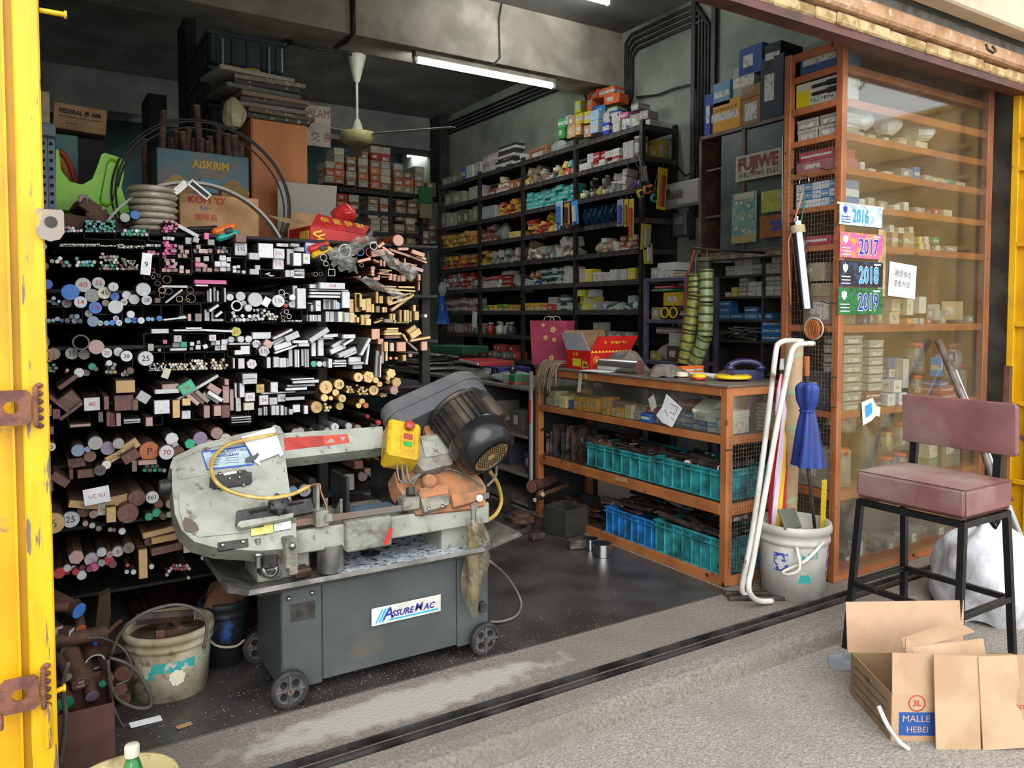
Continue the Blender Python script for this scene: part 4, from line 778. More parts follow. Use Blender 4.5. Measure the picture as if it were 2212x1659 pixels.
S().box(p1-ax*.07+HN*.1+side*.06,(.05,.05,.003),rot=RH).build('rating_plate',mat('worn_silver_label','#9aa3a6',.5),mot)
# belt guard: rounded box behind the motor
gd=S();cA=at(992,866,Y=3.0);cB=at(870,915,Y=2.96);d=(cB-cA);dl=d.length;gx=(d-AXM*d.dot(AXM)).normalized();gy=gx.cross(AXM)
poly=[(.125*math.cos(a),.125*math.sin(a))for a in[R(90+15*k)for k in range(13)]]+[(dl+.062*math.cos(a),.062*math.sin(a))for a in[R(-90+15*k)for k in range(13)]]
gd.prism(poly,cA-AXM*.06,gx,gy,AXM*.12);bg_=gd.build('belt_guard',GUARD,saw)
gd=S();gd.prism([(a*1.04-.006,b_*1.06)for a,b_ in poly],cA+AXM*.006,gx,gy,AXM*.018);gd.build('guard_seam',GUARD,bg_)
gd=S();gd.prism([(a*.96+.006,b_*.9)for a,b_ in poly],cA+AXM*.06,gx,gy,AXM*.014);gd.build('guard_lid',GUARD,bg_)
br=S();br.box(hp(945,900,.02),(.02,.06,.05),b=.003,rot=RH).build('guard_bracket',SGD,saw)
S().box(hp(950,925,.0),(.16,.12,.04),b=.006,rot=RH).build('motor_mount',SDUST,saw)
# feed cylinder, hoses, cable
ct=at(1022,1092,Y=2.68);S().cyl(ct,ct+Vector((0,0,-.09)),.012,n=12).cyl(ct+Vector((0,0,.0)),ct+Vector((0,-.012,.0)),.016,n=14).build('feed_rod',STAIN,saw)
S().cyl(ct+Vector((0,0,-.08)),ct+Vector((0,0,-.38)),.024,n=14).build('feed_cylinder',mat('cylinder_tan','#8a7a52',.5,.2,'#54482f',12),saw)
bgm=S()
def bagf(u,v_):
    a=6.2832*u;z=-.05-.40*v_;q=(.034+.016*math.sin(3.1416*min(1,v_*1.1)))*(1-.55*max(0,v_-.7)/.3)*(1+.14*math.sin(3*a+9*v_)+.1*math.sin(7*a-13*v_))
    return ct+Vector((q*math.cos(a)+.012*math.sin(6*v_),q*math.sin(a)*.8-.012,z))
bgm.grid(bagf,18,16,sm=False);bgm.build('plastic_bag',glassy('dirty_plastic_bag','#8a7a58',.16,.5,.25,25),saw)
hz=[at(x,y,Y=Y)for x,y,Y in((1058,1018,2.85),(1075,1045,2.88),(1083,1080,2.9),(1075,1105,2.88),(1060,1120,2.84),(1042,1126,2.8))]
S().tube(cubic(hz),.009,10).build('coolant_hose',mat('yellow_hose','#b9a04a',.35,0,'#98823a',12),saw)
S().tube(cubic([at(1072,1005,Y=2.8),at(1070,1030,Y=2.82),at(1052,1050,Y=2.8)]),.006,8).build('motor_cable',MATS['grey_cable'],saw)
zz=[at(1058,1212,X=1.6),at(1090,1240,Z=.2),at(1115,1275,Z=.08),at(1126,1305,Z=.015),at(1115,1330,Z=.012),at(1085,1342,Z=.012),at(1058,1343,Z=.015)]
S().tube(cubic(zz),.006,8).build('power_cable',MATS['grey_cable'],saw)
S().box((1.545,YF-.015,.2),(.03,.03,.04),b=.004).build('cable_gland',SBLK,saw)
# things resting in the tray
p=at(714,1232,Z=.441);k=ppm(p)
cp=MB();r=29/k;h=60/k;cp.lathe([(0,.002),(r,.002),(r,h),(r-.003,h),(r-.003,.005),(0,.005)],n=44,sm=False)
tag(cp.build('steel_cup',STAIN,None,(p.x,p.y,.44)),'dull stainless steel cup standing in the saw tray','cup')
p=at(800,1196,Z=.441);t=thing('drain_strainer','black round strainer lying in the white coolant tray','strainer',(p.x,p.y,.441))
MB().lathe([(0,.006),(.034,.005),(.04,0)],n=20).build('disc',SBLK,t);MB().cyl((0,0,.005),(0,0,.02),.008,n=10).build('knob',SBLK,t);MB().tube(arc((.02,.02,.004),.06,R(-20),R(150),12,'xy'),.003,6).build('wire',SBLK,t)
p=at(572,1248,Z=.443);t=thing('pipe_clamp','steel pipe clamp lying in the left end of the saw tray','clamp',(p.x,p.y,.441))
MB().lathe([(.022,0),(.032,0),(.032,.04),(.022,.04),(.022,0)],n=18,axis=(.4,-1,.25),c=(0,0,.035)).build('ring',STAIN,t);MB().box((.03,-.01,.015),(.05,.03,.03),b=.004).build('foot',SGD,t)
p=at(650,1245,Z=.443);o=MB().box((0,0,.018),(.07,.05,.036),b=.008,rot=(.2,.1,.4)).build('offcut',STEEL,None,(p.x,p.y,.443));tag(o,'small steel offcut lying beside the cup in the tray','offcut')

# ================================================================== goods helpers
CM={}
def carton_mesh(kind):
    """unit carton standing on z = 0, front face at y = -.5; slot 0 object colour, slot 1 printed label"""
    if kind in CM:return CM[kind]
    m=MB()
    if kind=='lab':
        m.box((0,0,.5),(1,1,1),b=.025)
        for s,ax in((-1,0),(1,0),(-1,1)):
            if ax==0:m.add([(-.3,-.503,.3),(.1,-.503,.3),(.1,-.503,.72),(-.3,-.503,.72)]if s<0 else[(-.36,-.36,1.004),(.36,-.36,1.004),(.36,.36,1.004),(-.36,.36,1.004)],[(0,1,2,3)],1 if s<0 else 0)
            else:m.add([(-.503,.3,.3),(-.503,-.1,.3),(-.503,-.1,.72),(-.503,.3,.72)],[(0,1,2,3)],1)
    elif kind=='lid':
        m.box((0,0,.36),(.96,.96,.72),b=.02);m.box((0,0,.83),(1,1,.34),b=.03)
        m.add([(-.3,-.485,.12),(.3,-.485,.12),(.3,-.485,.55),(-.3,-.485,.55)],[(0,1,2,3)],1);m.add([(-.485,.3,.12),(-.485,-.3,.12),(-.485,-.3,.55),(-.485,.3,.55)],[(0,1,2,3)],1)
    elif kind=='band':
        m.box((0,0,.5),(1,1,1),b=.025);m.box((0,0,.5),(1.008,1.008,.34),1)
    elif kind=='end':
        m.box((0,0,.5),(1,1,1),b=.025)
        m.add([(-.503,.42,.36),(-.503,-.42,.36),(-.503,-.42,.62),(-.503,.42,.62)],[(0,1,2,3)],1);m.add([(-.42,-.503,.36),(.42,-.503,.36),(.42,-.503,.62),(-.42,-.503,.62)],[(0,1,2,3)],1)
    elif kind=='tin':
        m.cyl((0,0,0),(0,0,.9),.5,n=16);m.cyl((0,0,.9),(0,0,1),.52,n=16,mi=1);m.cyl((0,0,.25),(0,0,.7),.507,n=16,cap=False,mi=1)
    elif kind=='bottle':
        m.lathe([(0,0),(.5,0),(.5,.62),(.2,.78),(.2,.84)],n=14);m.cyl((0,0,.84),(0,0,1),.24,n=12,mi=1)
    elif kind=='bag':
        def f(u,v):
            a=6.2832*u;r=.5*math.sin(3.1416*min(.98,.12+v*.88))**.6*(1+.12*math.sin(3*a+5*v)+.08*math.sin(8*a));return(r*math.cos(a),r*math.sin(a),v)
        m.grid(f,14,8,sm=False)
    CM[kind]=m.mesh('carton_mesh_'+kind,[OC if kind not in('tin','bottle','bag')else OCG,LAB]);return CM[kind]
def carton(name,label,cat,p,size,color,rz=0.,kind='lab',group=None,rot=None):
    o=inst(carton_mesh(kind),name,None,p,rot or(0,0,rz),size,vary(color,.1));return tag(o,label,name.replace('_',' ')if cat=='carton' else cat,group)

# ================================================================== glass counter
CX0,CX1,CY0,CY1=2.98,3.46,2.71,4.46
zc=lambda y:at(1557,y,X=CX0).z
ZTOP,ZT0,ZM1,ZM0,ZS1,ZS0,ZB1=1.035,zc(856),zc(943),zc(960),zc(1090),zc(1114),.05
ct_=thing('display_counter','orange painted wood and glass display counter crammed with hardware','counter',(CX0,CY0,0))
K=lambda:loc_mb(ct_)
for x,y in((CX0+.022,CY0+.022),(CX0+.022,CY1-.022),(CX1-.022,CY0+.022),(CX1-.022,CY1-.022)):
    K().box((x,y,ZTOP/2),(.045,.045,ZTOP-.01),b=.003).build('post',ORANGEC,ct_)
for z0,z1 in((ZT0,ZTOP-.006),(ZM0,ZM1),(ZS0,ZS1),(.0,ZB1)):
    for x in(CX0+.012,CX1-.012):K().box((x,(CY0+CY1)/2,(z0+z1)/2),(.024,CY1-CY0-.09,z1-z0),b=.002).build('rail',ORANGEC,ct_)
    for y in(CY0+.012,CY1-.012):K().box(((CX0+CX1)/2,y,(z0+z1)/2),(CX1-CX0-.09,.024,z1-z0),b=.002).build('rail',ORANGEC,ct_)
WORN=mat('worn_counter_top','#5b5048',.5,0,'#6f665c',5,c3='#37302a',s3=3)
K().box(((CX0+CX1)/2,(CY0+CY1)/2,ZTOP),(CX1-CX0+.02,CY1-CY0+.02,.014),b=.003).build('counter_top',WORN,ct_)
SHB=mat('dark_shelf_board','#4a3527',.7,0,'#3a2a20',6)
for z in(ZM1-.004,ZS1-.004,.03):K().box(((CX0+CX1)/2,(CY0+CY1)/2,z),(CX1-CX0-.05,CY1-CY0-.05,.01)).build('shelf_board',SHB,ct_)
K().box((CX0+.012,(CY0+CY1)/2,(ZT0+ZM1)/2),(.004,CY1-CY0-.09,ZT0-ZM1)).build('glass_pane',CLEAR,ct_)
K().box(((CX0+CX1)/2,CY0+.012,(ZT0+ZM1)/2),(CX1-CX0-.09,.004,ZT0-ZM1)).build('glass_pane',CLEAR,ct_)
WIRE=mat('galvanised_wire','#8d857b',.5,.4,'#5c4a3c',30)
def netting(m,o,u,v,nu,nv,su,sv,r=.0009):
    o,u,v=Vector(o),Vector(u),Vector(v)
    for i in range(nu+1):m.cyl(o+u*(i*su),o+u*(i*su)+v*(nv*sv),r,n=4,cap=False,sm=False)
    for j in range(nv+1):m.cyl(o+v*(j*sv),o+v*(j*sv)+u*(nu*su),r,n=4,cap=False,sm=False)
m=K();netting(m,(CX0+.02,CY0-.004,.08),(1,0,0),(0,0,1),21,32,.02,(ZM1-.08)/32);m.build('wire_mesh',WIRE,ct_)
for z in(.33,):K().box(((CX0+.1),CY0-.006,zc(1122)),(.1,.008,.018),b=.002).build('mesh_clip',WIRE,ct_)
o=K().tube([(CX0-.003,CY0+.0,zc(970)),(CX0+.05,CY0-.003,zc(970))],.004,6).build('cable_tie',RUBBER,ct_)
# crates
def crate(label,y0,y1,z0,h,c,x0=CX0+.03,dx=.36):
    t=thing('plastic_crate',label,'crate',(x0,y0,z0),0,'plastic crates under the counter');Lc=y1-y0
    if c not in MATS:mat(c,{'teal_crate':'#2e8f95','blue_crate':'#1f7cc0'}[c],.5,0,{'teal_crate':'#236f74','blue_crate':'#175f98'}[c],14,c3='#1d3f3f',s3=9,lo3=.48,hi3=.7)
    M_=MATS[c];m=MB()
    e=.012;o4=[(e,e),(dx-e,e),(dx-e,Lc-e),(e,Lc-e)];O4=[(0,0),(dx,0),(dx,Lc),(0,Lc)];wv=.006
    vs=[(x,y,0)for x,y in o4]+[(x,y,h)for x,y in O4]+[(x+(wv if x<dx/2 else-wv),y+(wv if y<Lc/2 else-wv),h)for x,y in O4]+[(x+(wv if x<dx/2 else-wv),y+(wv if y<Lc/2 else-wv),.008)for x,y in o4]
    fs=[(3,2,1,0),(12,13,14,15)]
    for k in range(4):
        j=(k+1)%4;fs+=[(k,j,4+j,4+k),(4+k,4+j,8+j,8+k),(8+k,8+j,12+j,12+k)]
    m.add(vs,fs);m.build('tub',M_,t)
    n=7
    for k in range(n+1):
        y=.012+(Lc-.024)*k/n;MB().box((.0,y,h/2),(.012,.008,h-.02),b=.002).build('rib',M_,t)
    for k in range(5):
        x=.02+(dx-.04)*k/4;MB().box((x,.0,h/2),(.008,.012,h-.02),b=.002).build('rib',M_,t)
    for z in(.012,h*.82,h-.006):
        MB().box((-.004,Lc/2,z),(.012,Lc+.01,.009),b=.002).build('rim_band',M_,t);MB().box((dx/2,-.004,z),(dx,.012,.009),b=.002).build('rim_band',M_,t)
    return t
yof=lambda x,y:at(x,y,X=CX0).y
crate('teal plastic crate of metal offcuts on the middle counter shelf, farther from the street',yof(1397,1030),yof(1260,990),ZS1+.002,.155,'teal_crate')
crate('teal plastic crate of bright round offcuts on the middle shelf at the counter corner',yof(1553,1060),yof(1403,1030),ZS1+.002,.165,'teal_crate')
crate('blue plastic crate on the bottom of the counter',yof(1402,1180),yof(1300,1160),.04,.17,'blue_crate')
crate('teal plastic crate on the bottom of the counter at the near corner',yof(1552,1220),yof(1406,1190),.04,.19,'teal_crate')
# offcuts in and around the crates
def offcut(kind,p,d,ln,rz,c,lb,grp,rx=0.,h=None,body=None):
    o=inst(unit(kind,body or('k' if c in 'kgdw' else 'n')),{'R':'round_offcut','F':'flat_offcut','T':'tube_offcut','H':'hexagonal_offcut','S':'square_offcut','K':'tube_offcut'}[kind],None,p,(R(rx),0,R(rz)),(d,ln,h or d),vary(COLS[c][0]))
    return tag(o,lb,'offcut',grp)
def heap(lb,x0,x1,y0,y1,z,n,cols,grp,ln=(.12,.3),kinds='RFFFT',dz=.05):
    for i in range(n):
        kd=rnd.choice(kinds);c=rnd.choice(cols);d=rnd.uniform(.02,.045);h=d if kd!='F' else rnd.uniform(.005,.014);w_=d if kd!='F' else rnd.uniform(.03,.06)
        L_=rnd.uniform(*ln);rz=rnd.choice((rnd.uniform(-35,35),rnd.uniform(60,120),rnd.uniform(-15,15)))
        x,y=rnd.uniform(x0,x1),rnd.uniform(y0,y1)
        ex,ey=x-math.sin(R(rz))*L_,y+math.cos(R(rz))*L_
        if ex<x0-.01 or ex>x1+.03 or ey>y1+.03 or ey<y0-.03:rz=rnd.uniform(-12,12);L_=min(L_,y1-y);
        if L_<.06:y=y0;L_=.15
        offcut(kd,(x,y,z+rnd.uniform(0,dz)),w_,L_,rz,c,lb.replace('*',COLS[c][1]+' '+{'R':'round','F':'flat','T':'tube','H':'hexagonal','S':'square','K':'tube'}[kd]),grp,rnd.uniform(-8,8),h)
heap('* steel offcut, farther middle shelf crate',CX0+.04,CX0+.34,yof(1385,1030),yof(1270,990),ZS1+.13,22,'kkndg','offcuts in the farther middle crate')
heap('* steel offcut, corner crate of the middle shelf',CX0+.04,CX0+.34,yof(1545,1060),yof(1410,1030),ZS1+.14,22,'kkdgw','offcuts in the corner middle crate')
for x,y,d in((1440,997,.038),(1484,1002,.042),(1465,1013,.018),(1530,1010,.02),(1510,1004,.022)):
    p=at(x,y,X=CX0+.04);offcut('R',p,d,.16,-75,'w','bright cut round bar end pointing out of the corner crate','offcuts in the corner middle crate',0,body='a')
heap('* steel offcut heaped over the blue crate',CX0+.05,CX0+.34,yof(1395,1180),yof(1290,1160),.19,20,'kkdn','offcuts in the blue crate',(.2,.45),'FFFFR',.06)
heap('* steel offcut heaped over the near bottom crate',CX0+.05,CX0+.34,yof(1545,1220),yof(1410,1190),.2,20,'kkdg','offcuts in the near bottom crate',(.2,.4),'FFFFR',.06)
# upright offcuts and plates left of the crates
for i in range(13):
    y=yof(1163+i*7.2,950);h=rnd.uniform(.13,.24);c=rnd.choice(('#4a443f','#6d6963','#8b8883','#332f2c','#5b4238'))
    o=MB().box((0,0,h/2),(rnd.uniform(.14,.24),rnd.uniform(.006,.022),h),b=.002,rot=(rnd.uniform(-.08,.08),0,0)).build('metal_plate',mat('plate_'+c,c,.5,.4,'#2a2624',16),None,(CX0+.16,y,ZS1+.002));tag(o,f'{"rusty" if c == "#5b4238" else "grey"} metal plate on edge, far end of middle counter shelf','metal plate','plates standing left of the teal crates')
# boxes behind the glass (front row)
yz=lambda px,pz=900:yof(px,pz)
YB_='#d39a1d';CB='#cfc08a'
for px,w_,h,c,x,z,k in((1172,12,16,'#bfae5c',0,0,'tin'),(1186,26,32,CB,.02,.0,'lab'),(1190,18,18,'#c9c9c4',0,0,'tin'),(1212,24,26,CB,0,0,'lab'),(1205,14,28,YB_,.08,0,'lab'),(1222,16,18,'#2c5da8',0,0,'lab'),(1240,20,28,YB_,0,0,'end'),(1256,18,26,YB_,0,0,'lab'),(1270,22,30,YB_,.02,0,'lab'),(1290,24,36,YB_,.05,0,'lab'),(1216,20,40,YB_,.12,0,'lab'),(1300,20,14,YB_,0,0,'lid'),(1318,16,18,CB,0,0,'lab'),(1332,22,20,YB_,0,0,'lid'),(1350,20,30,'#cdbf92',0,0,'lab'),(1368,26,22,'#a9a9a6',.02,0,'lid'),(1392,30,20,'#1f4fa0',0,0,'end'),(1410,22,24,'#c3c6cc',.03,0,'end'),(1424,22,22,'#2a3f98',0,0,'lid'),(1398,34,8,'#b3252b',.03,.06,'lid')):
    y=yz(px);q=ppm((CX0,y,.85));s=1/q
    carton('small_box',f'{"yellow" if c == YB_ else "cream" if c in (CB, "#cdbf92") else "blue" if c in ("#2c5da8", "#1f4fa0", "#2a3f98") else "red" if c == "#b3252b" else "pale"} small box standing in the glass counter front row','box',(CX0+.06+x,y,ZM1+.002+z),(w_*s*1.1,w_*s*1.3,h*s),c,R(-90)+rnd.uniform(-.1,.1),k,'small boxes in the glass counter')
for i in range(24):
    px=1440+(i%8)*14;z=(i//8)*.028;c=rnd.choice(('#2c6aa8','#2c6aa8','#9a9a98','#c2b9a2','#7b7c80'));y=yz(px,920)
    carton('small_box',f'{"blue" if c == "#2c6aa8" else "grey"} flat carton stacked at the near end inside the counter','box',(CX0+.1+rnd.uniform(-.02,.03),y,ZM1+.002+z),(.055,.06,.026),c,R(-90)+rnd.uniform(-.3,.3),'end','flat cartons at the near end of the counter')
for i in range(16):
    carton('small_box','grey small carton stacked against the counter side glass','box',(CX1-.13+(i%2)*.05,CY0+.06+rnd.uniform(0,.02),ZM1+.002+(i//2)*.019),(.05,.05,.018),'#77777a',rnd.uniform(-.1,.1),'end','small grey cartons in the counter side')
carton('white_tray','white carton tray behind the counter side glass','box',(CX0+.14,CY0+.12,ZM1+.002),(.17,.15,.12),'#b9bab6',.05,'lid')
carton('paper_box','open white box leaning inside the counter near the corner','box',(CX0+.1,yz(1500,880),ZM1+.085),(.1,.14,.06),'#c2beb2',-1.3,'lid',rot=(.4,.1,-1.3))
carton('red_tool_box','red and yellow tool pack inside the counter glass','box',(CX0+.2,yz(1450,900),ZM1+.1),(.14,.16,.04),'#b0332c',1.5,'band')
p0,p1=at(1228,852,X=CX0+.16),at(1400,885,X=CX0+.07)
tr=thing('tubing_roll','roll of clear plastic tubing film lying inside the counter','roll',p0);d=p1-p0
MB().cyl((0,0,0),d,.027,n=16,cap=False).build('film_roll',mat('film_over_tube','#8a6f5f',.3,0,'#a58b7a',30,coat=.6),tr)
MB().lathe([(.027,0),(.027,.001),(.017,.001),(.017,-.03)],d,16,axis=d).build('core_end',mat('card_core','#b09a78',.8),tr)
# papers hung on the counter glass
def sheet(name,lb,cat,pts,X,th=.0015,m=PAPER):
    q=[at(x,y,X=X)for x,y in pts];poly=[(-p.y,p.z)for p in q]
    return tag(MB().prism(poly,(X,0,0),(0,-1,0),(0,0,1),(-th,0,0)).build(name,m),lb,cat)
o=sheet('paper_sheet','white sketched paper sheet hung at an angle on the counter glass','paper',[(1440,851),(1474,882),(1452,923),(1431,913),(1418,897),(1430,880)],CX0-.004)
ln=MB()
for(a,b_)in(((1448,872),(1464,880)),((1464,880),(1459,893)),((1446,889),(1458,896)),((1436,884),(1444,900)),((1450,902),(1456,908))):
    ln.tube([at(*a,X=CX0-.0065),at(*b_,X=CX0-.0065)],.0012,4)
ln.build('sketch_lines',INK_K,o)
sheet('paper_sheet','folded grey paper pinned on the counter glass beside the sketch','paper',[(1400,862),(1412,852),(1419,878),(1408,890)],CX0-.004,m=mat('grey_paper','#a9a79f',.8))
sheet('tape_strip','long strip of masking tape hanging over the counter glass','tape',[(1252,800),(1259,800),(1254,847),(1247,847)],CX0-.006,m=mat('masking_tape','#b9ad93',.8))
sheet('tape_strip','short strip of masking tape on the counter rail','tape',[(1261,803),(1266,803),(1269,817),(1264,817)],CX0-.003,m=MATS['masking_tape'])
sheet('card_scrap','tan cardboard scrap caught on the middle counter rail','card',[(1330,1030),(1352,1034),(1356,1043),(1328,1037)],CX0-.004,m=CARD)

# ---- on the counter top (z = ZTOP + .007)
ZC=ZTOP+.007
def onct(px,py):return at(px,py,Z=ZC)
# pink gift bag
p=onct(1165,793);k=1/ppm((p.x,p.y,1.15))
bg2=thing('gift_bag','pink paper carrier bag with gold blossoms on the far end of the counter','bag',(CX0+.1,CY1-.02,ZC),R(25))
W,H,D=88*k,100*k,.09;PK=mat('pink_bag_paper','#a8485f',.5,0,'#963a52',5);PK2=mat('pink_bag_side','#9c2f4c',.5)
m=MB();vs=[(-.0,-W/2,0),(D,-W/2,0),(D,W/2,0),(0,W/2,0),(-.01,-W/2-.012,H),(D+.01,-W/2-.012,H),(D+.01,W/2+.012,H),(-.01,W/2+.012,H),(D/2-.01,W/2-.02,H*.9),(D/2,W/2,0)]
m.add(vs,[(3,0,4,7)],0);m.add(vs,[(1,2,6,5)],0);m.add(vs,[(0,1,5,4)],1);m.add(vs,[(2,9,8,6),(9,3,7,8)],1);m.add(vs,[(0,3,2,1)],1)
m.build('bag_body',[PK,PK2],bg2)
for yy,zz,s in((-.04,H*.8,.022),(.02,H*.62,.018),(-.05,H*.58,.016),(-.03,H*.18,.02),(.04,H*.9,.014)):
    fl=MB()
    for q in range(5):
        a=R(72*q);fl.prism([(.5*s*math.cos(b)+s*math.cos(a)*.6,.42*s*math.sin(b)+s*math.sin(a)*.6)for b in[R(45*i)for i in range(8)]],(-.012,yy,zz),(0,-1,0),(0,0,1),(-.0008,0,0))
    fl.build('blossom',mat('pale_gold','#cfae6a',.5),bg2)
for x in(0,D):MB().tube(cubic([(x,-.04,H-.005),(x,-.035,H+.02),(x,0,H+.03),(x,.035,H+.02),(x,.04,H-.005)]),.003,6).build('handle_cord',mat('cord_cream','#b9a58c',.8),bg2)
# red festive carton with open flaps
rb=thing('gift_carton','red and gold festive carton with open flaps on the counter','carton',(CX0+.05,yof(1262,790),ZC),R(0));k=1/ppm(rb.location)
W,H,D=.34,.125,.26
for nm,pts in(('front_wall',[(0,0),(W,0),(W,H),(0,H)]),):
    m=MB();m.box((W/2,0,H/2),(W,.004,H)).box((W/2,D,H/2),(W,.004,H)).box((0,D/2,H/2),(.004,D,H)).box((W,D/2,H/2),(.004,D,H)).box((W/2,D/2,.002),(W,D,.004));m.build('box_walls',RED,rb)
fl=MB();fl.prism([(0,0),(W,0),(W+.03,.1),(.03,.1)],(0,0,H),(1,0,0),(0,-.35,.94),(0,.003,0));f1=fl.build('front_flap',RED,rb)
fl=MB();fl.prism([(0,0),(W,0),(W,.13),(0,.13)],(0,D,H),(1,0,0),(0,.2,.98),(0,.003,0));fl.build('rear_flap',CARDIN,rb)
fl=MB();fl.prism([(0,0),(D,0),(D-.04,.12),(.0,.12)],(0,D,H),(0,-1,0),(-.35,0,.94),(-.003,0,0));fl.build('side_flap',mat('grey_card_inside','#a9a7b0',.8),rb)
fl=MB();fl.prism([(0,0),(D,0),(D,.1),(.02,.1)],(W,0,H),(0,1,0),(.5,0,.86),(.003,0,0));fl.build('side_flap',mat('grey_card_inside','#a9a7b0',.8),rb)
text('永春戸村',.034,(W*.62,-.024,H+.055),(R(70),0,0),GOLD,rb);text('8',.034,(W*.3,-.024,H+.055),(R(70),0,0),GOLD,rb)
m=MB()
for i in range(12):m.prism([(0,0),(W/12,0),(W/24,.014)],(i*W/12,-.003,H-.012),(1,0,0),(0,0,1),(0,-.0006,0))
m.build('gold_border',GOLD,rb)
MB().lathe([(.022,0),(.026,.001),(.026,.0015),(.022,.0015)],(W*.14,-.003,H*.5),18,axis=(0,-1,0)).build('gold_crest',GOLD,rb)
MB().prism([(-.006,-.012),(.006,-.012),(.01,.006),(0,.014),(-.01,.006)],(W*.14,-.003,H*.5),(1,0,0),(0,0,1),(0,-.001,0)).build('gold_crest',GOLD,rb)
sd_=MB().box((-.003,D*.55,H*.36),(.001,.09,.05)).build('yellow_sticker',mat('yellow_sticker2','#c9b91f',.6),rb)
m=MB()
for x,z,r in((.07,.045,.016),(.045,.04,.018),(.055,.025,.014),(.03,.025,.013),(.075,.02,.014)):m.lathe([(0,.0008),(r,.0008)],(-.0025,x,z),14,axis=(-1,0,0))
m.build('printed_fruit',mat('print_orange','#cf9a3a',.6),rb);text('永春',.03,(-.0035,D*.6,H*.78),LEFT,GOLD,rb)
# rags
def rag(name,lb,c,r,h,m,seed,flat=.5):
    rr=random.Random(seed);ph=[rr.uniform(0,6)for _ in range(6)]
    def f(u,v):
        a=6.2832*u;q=v;rad=r*(q**.7)*(1+.22*math.sin(3*a+ph[0])+.15*math.sin(5*a+ph[1]));z=h*(1-q**1.6)*(1+.35*math.sin(4*a+ph[2]+5*q)*q)+.012*math.sin(9*a+ph[3])*q
        return(rad*math.cos(a),rad*math.sin(a)*1.2,max(.002,z))
    g=MB();g.grid(f,36,10);o=g.build(name,m,None,c);return tag(o,lb,'cloth')
GREYRAG=mat('grey_rag','#6f665f',.95,0,'#57504a',14,bump=.4,bscale=120)
rag('rag','crumpled grey rag lying behind the steel cylinder on the counter',(CX0+.2,yof(1300,795),ZC),.12,.13,GREYRAG,3)
rag('rag','crumpled grey brown rag at the right end of the steel cylinder',(CX0+.14,yof(1400,800),ZC),.1,.07,GREYRAG,5)
p0,p1=at(1300,780,X=CX0+.08),at(1382,783,X=CX0+.11)
sc=thing('steel_cylinder','bright turned steel cylinder lying on the counter','metal cylinder',(p0.x,p0.y,ZC+.042));d=Vector((p1.x-p0.x,p1.y-p0.y,0))
MB().cyl((0,0,0),d,.042,n=28,mc=1).build('body',[mat('turned_steel','#c2c0bd',.28,.9,'#8f8c89',9,stretch=(1,.1,1)),mat('ruddy_end','#6d4442',.5,.4)],sc)
for i,(x,y,a,lb)in enumerate(((1290,803,.1,'stack of loose white papers under the steel cylinder'),(1450,806,-.3,'loose white papers beside the tape rolls'),(1600,815,.2,'loose white papers under the yellow reel at the counter corner'),(1625,805,-.1,'white paper sheet curling at the back of the counter corner'))):
    p=at(x,y,Z=ZC);t=thing('paper_stack',lb,'papers',(min(p.x+.03,CX1-.1),p.y,ZC),a+R(90),'papers on the counter')
    for k in range(4):MB().box((rnd.uniform(-.015,.015),rnd.uniform(-.015,.015),.0015+k*.002),(.21,.15,.0012),rot=(0,0,rnd.uniform(-.15,.15))).build('sheet',PAPER,t)
def ring_tape(lb,px,py,ro,ri,h,c,c2=None,X=None):
    p=at(px,py,Z=ZC+.01);t=thing('tape_roll',lb,'tape roll',(p.x,p.y,ZC+.009))
    MB().lathe([(ri,0),(ro,0),(ro,h),(ri,h),(ri,0)],n=28,sm=False).build('tape',mat('tape_'+c,c,.4),t)
    if c2:MB().lathe([(ri,-.0),(ro*1.01,0),(ro*1.01,h*.4),(ri,h*.4)],n=28,sm=False).build('lower_rim',mat('tape_'+c2,c2,.4),t)
    return t
ring_tape('cream masking tape roll on the counter papers',1473,812,.035,.022,.022,'#cfc8b0')
ring_tape('yellow and red tape roll on the counter papers',1509,818,.04,.022,.026,'#d9b51c','#b5231c')
p=at(1583,818,Z=ZC+.01);t=thing('tape_reel','flat bright yellow measuring tape reel at the counter corner','tape reel',(p.x,p.y,ZC+.008))
k=39/ppm(p);MB().lathe([(0,.004),(k*.9,.003),(k,.006),(k,.018),(k*.92,.022),(0,.022)],n=36).build('disc',mat('reel_yellow','#dcb91a',.35),t)
MB().lathe([(k*.92,.0225),(k*.86,.024),(k*.8,.0225)],n=36).build('disc_rib',MATS['reel_yellow'],t);MB().box((0,0,.026),(.04,.02,.012),b=.003,rot=(0,0,.5)).build('crank',RUBBER,t)
p=at(1605,800,Z=ZC);carton('orange_pack','orange and brown small carton behind the yellow reel','box',(min(p.x,CX1-.06),p.y,ZC),(.05,.2,.045),'#d9661a',R(95),'end')
# telephone
p=at(1598,788,X=CX1-.1);PH=mat('navy_plastic','#272a52',.35,0,'#1e2040',10)
t=thing('telephone','dark navy desk telephone with handset on the counter','telephone',(CX1-.1,p.y,ZC),R(60))
MB().prism([(-.1,0),(.1,0),(.1,.02),(-.02,.05),(-.1,.055)],(0,-.1,0),(1,0,0),(0,0,1),(0,.2,0)).build('base',PH,t)
hs_=MB();hs_.tube(cubic([(-.09,-.09,.075),(-.085,-.05,.095),(-.08,0,.1),(-.085,.05,.095),(-.09,.09,.075)]),[.018]*17,10);hs_.lathe([(0,0),(.028,0),(.03,.015),(.02,.025)],(-.09,-.085,.055),14).lathe([(0,0),(.028,0),(.03,.015),(.02,.025)],(-.09,.085,.055),14);hs_.build('handset',PH,t)
for i in range(4):
    for j in range(3):MB().box((.0+i*.022,-.03+j*.024,.047-i*.0055),(.014,.016,.006),b=.002).build('key',mat('phone_key','#4a4d6e',.5),t)
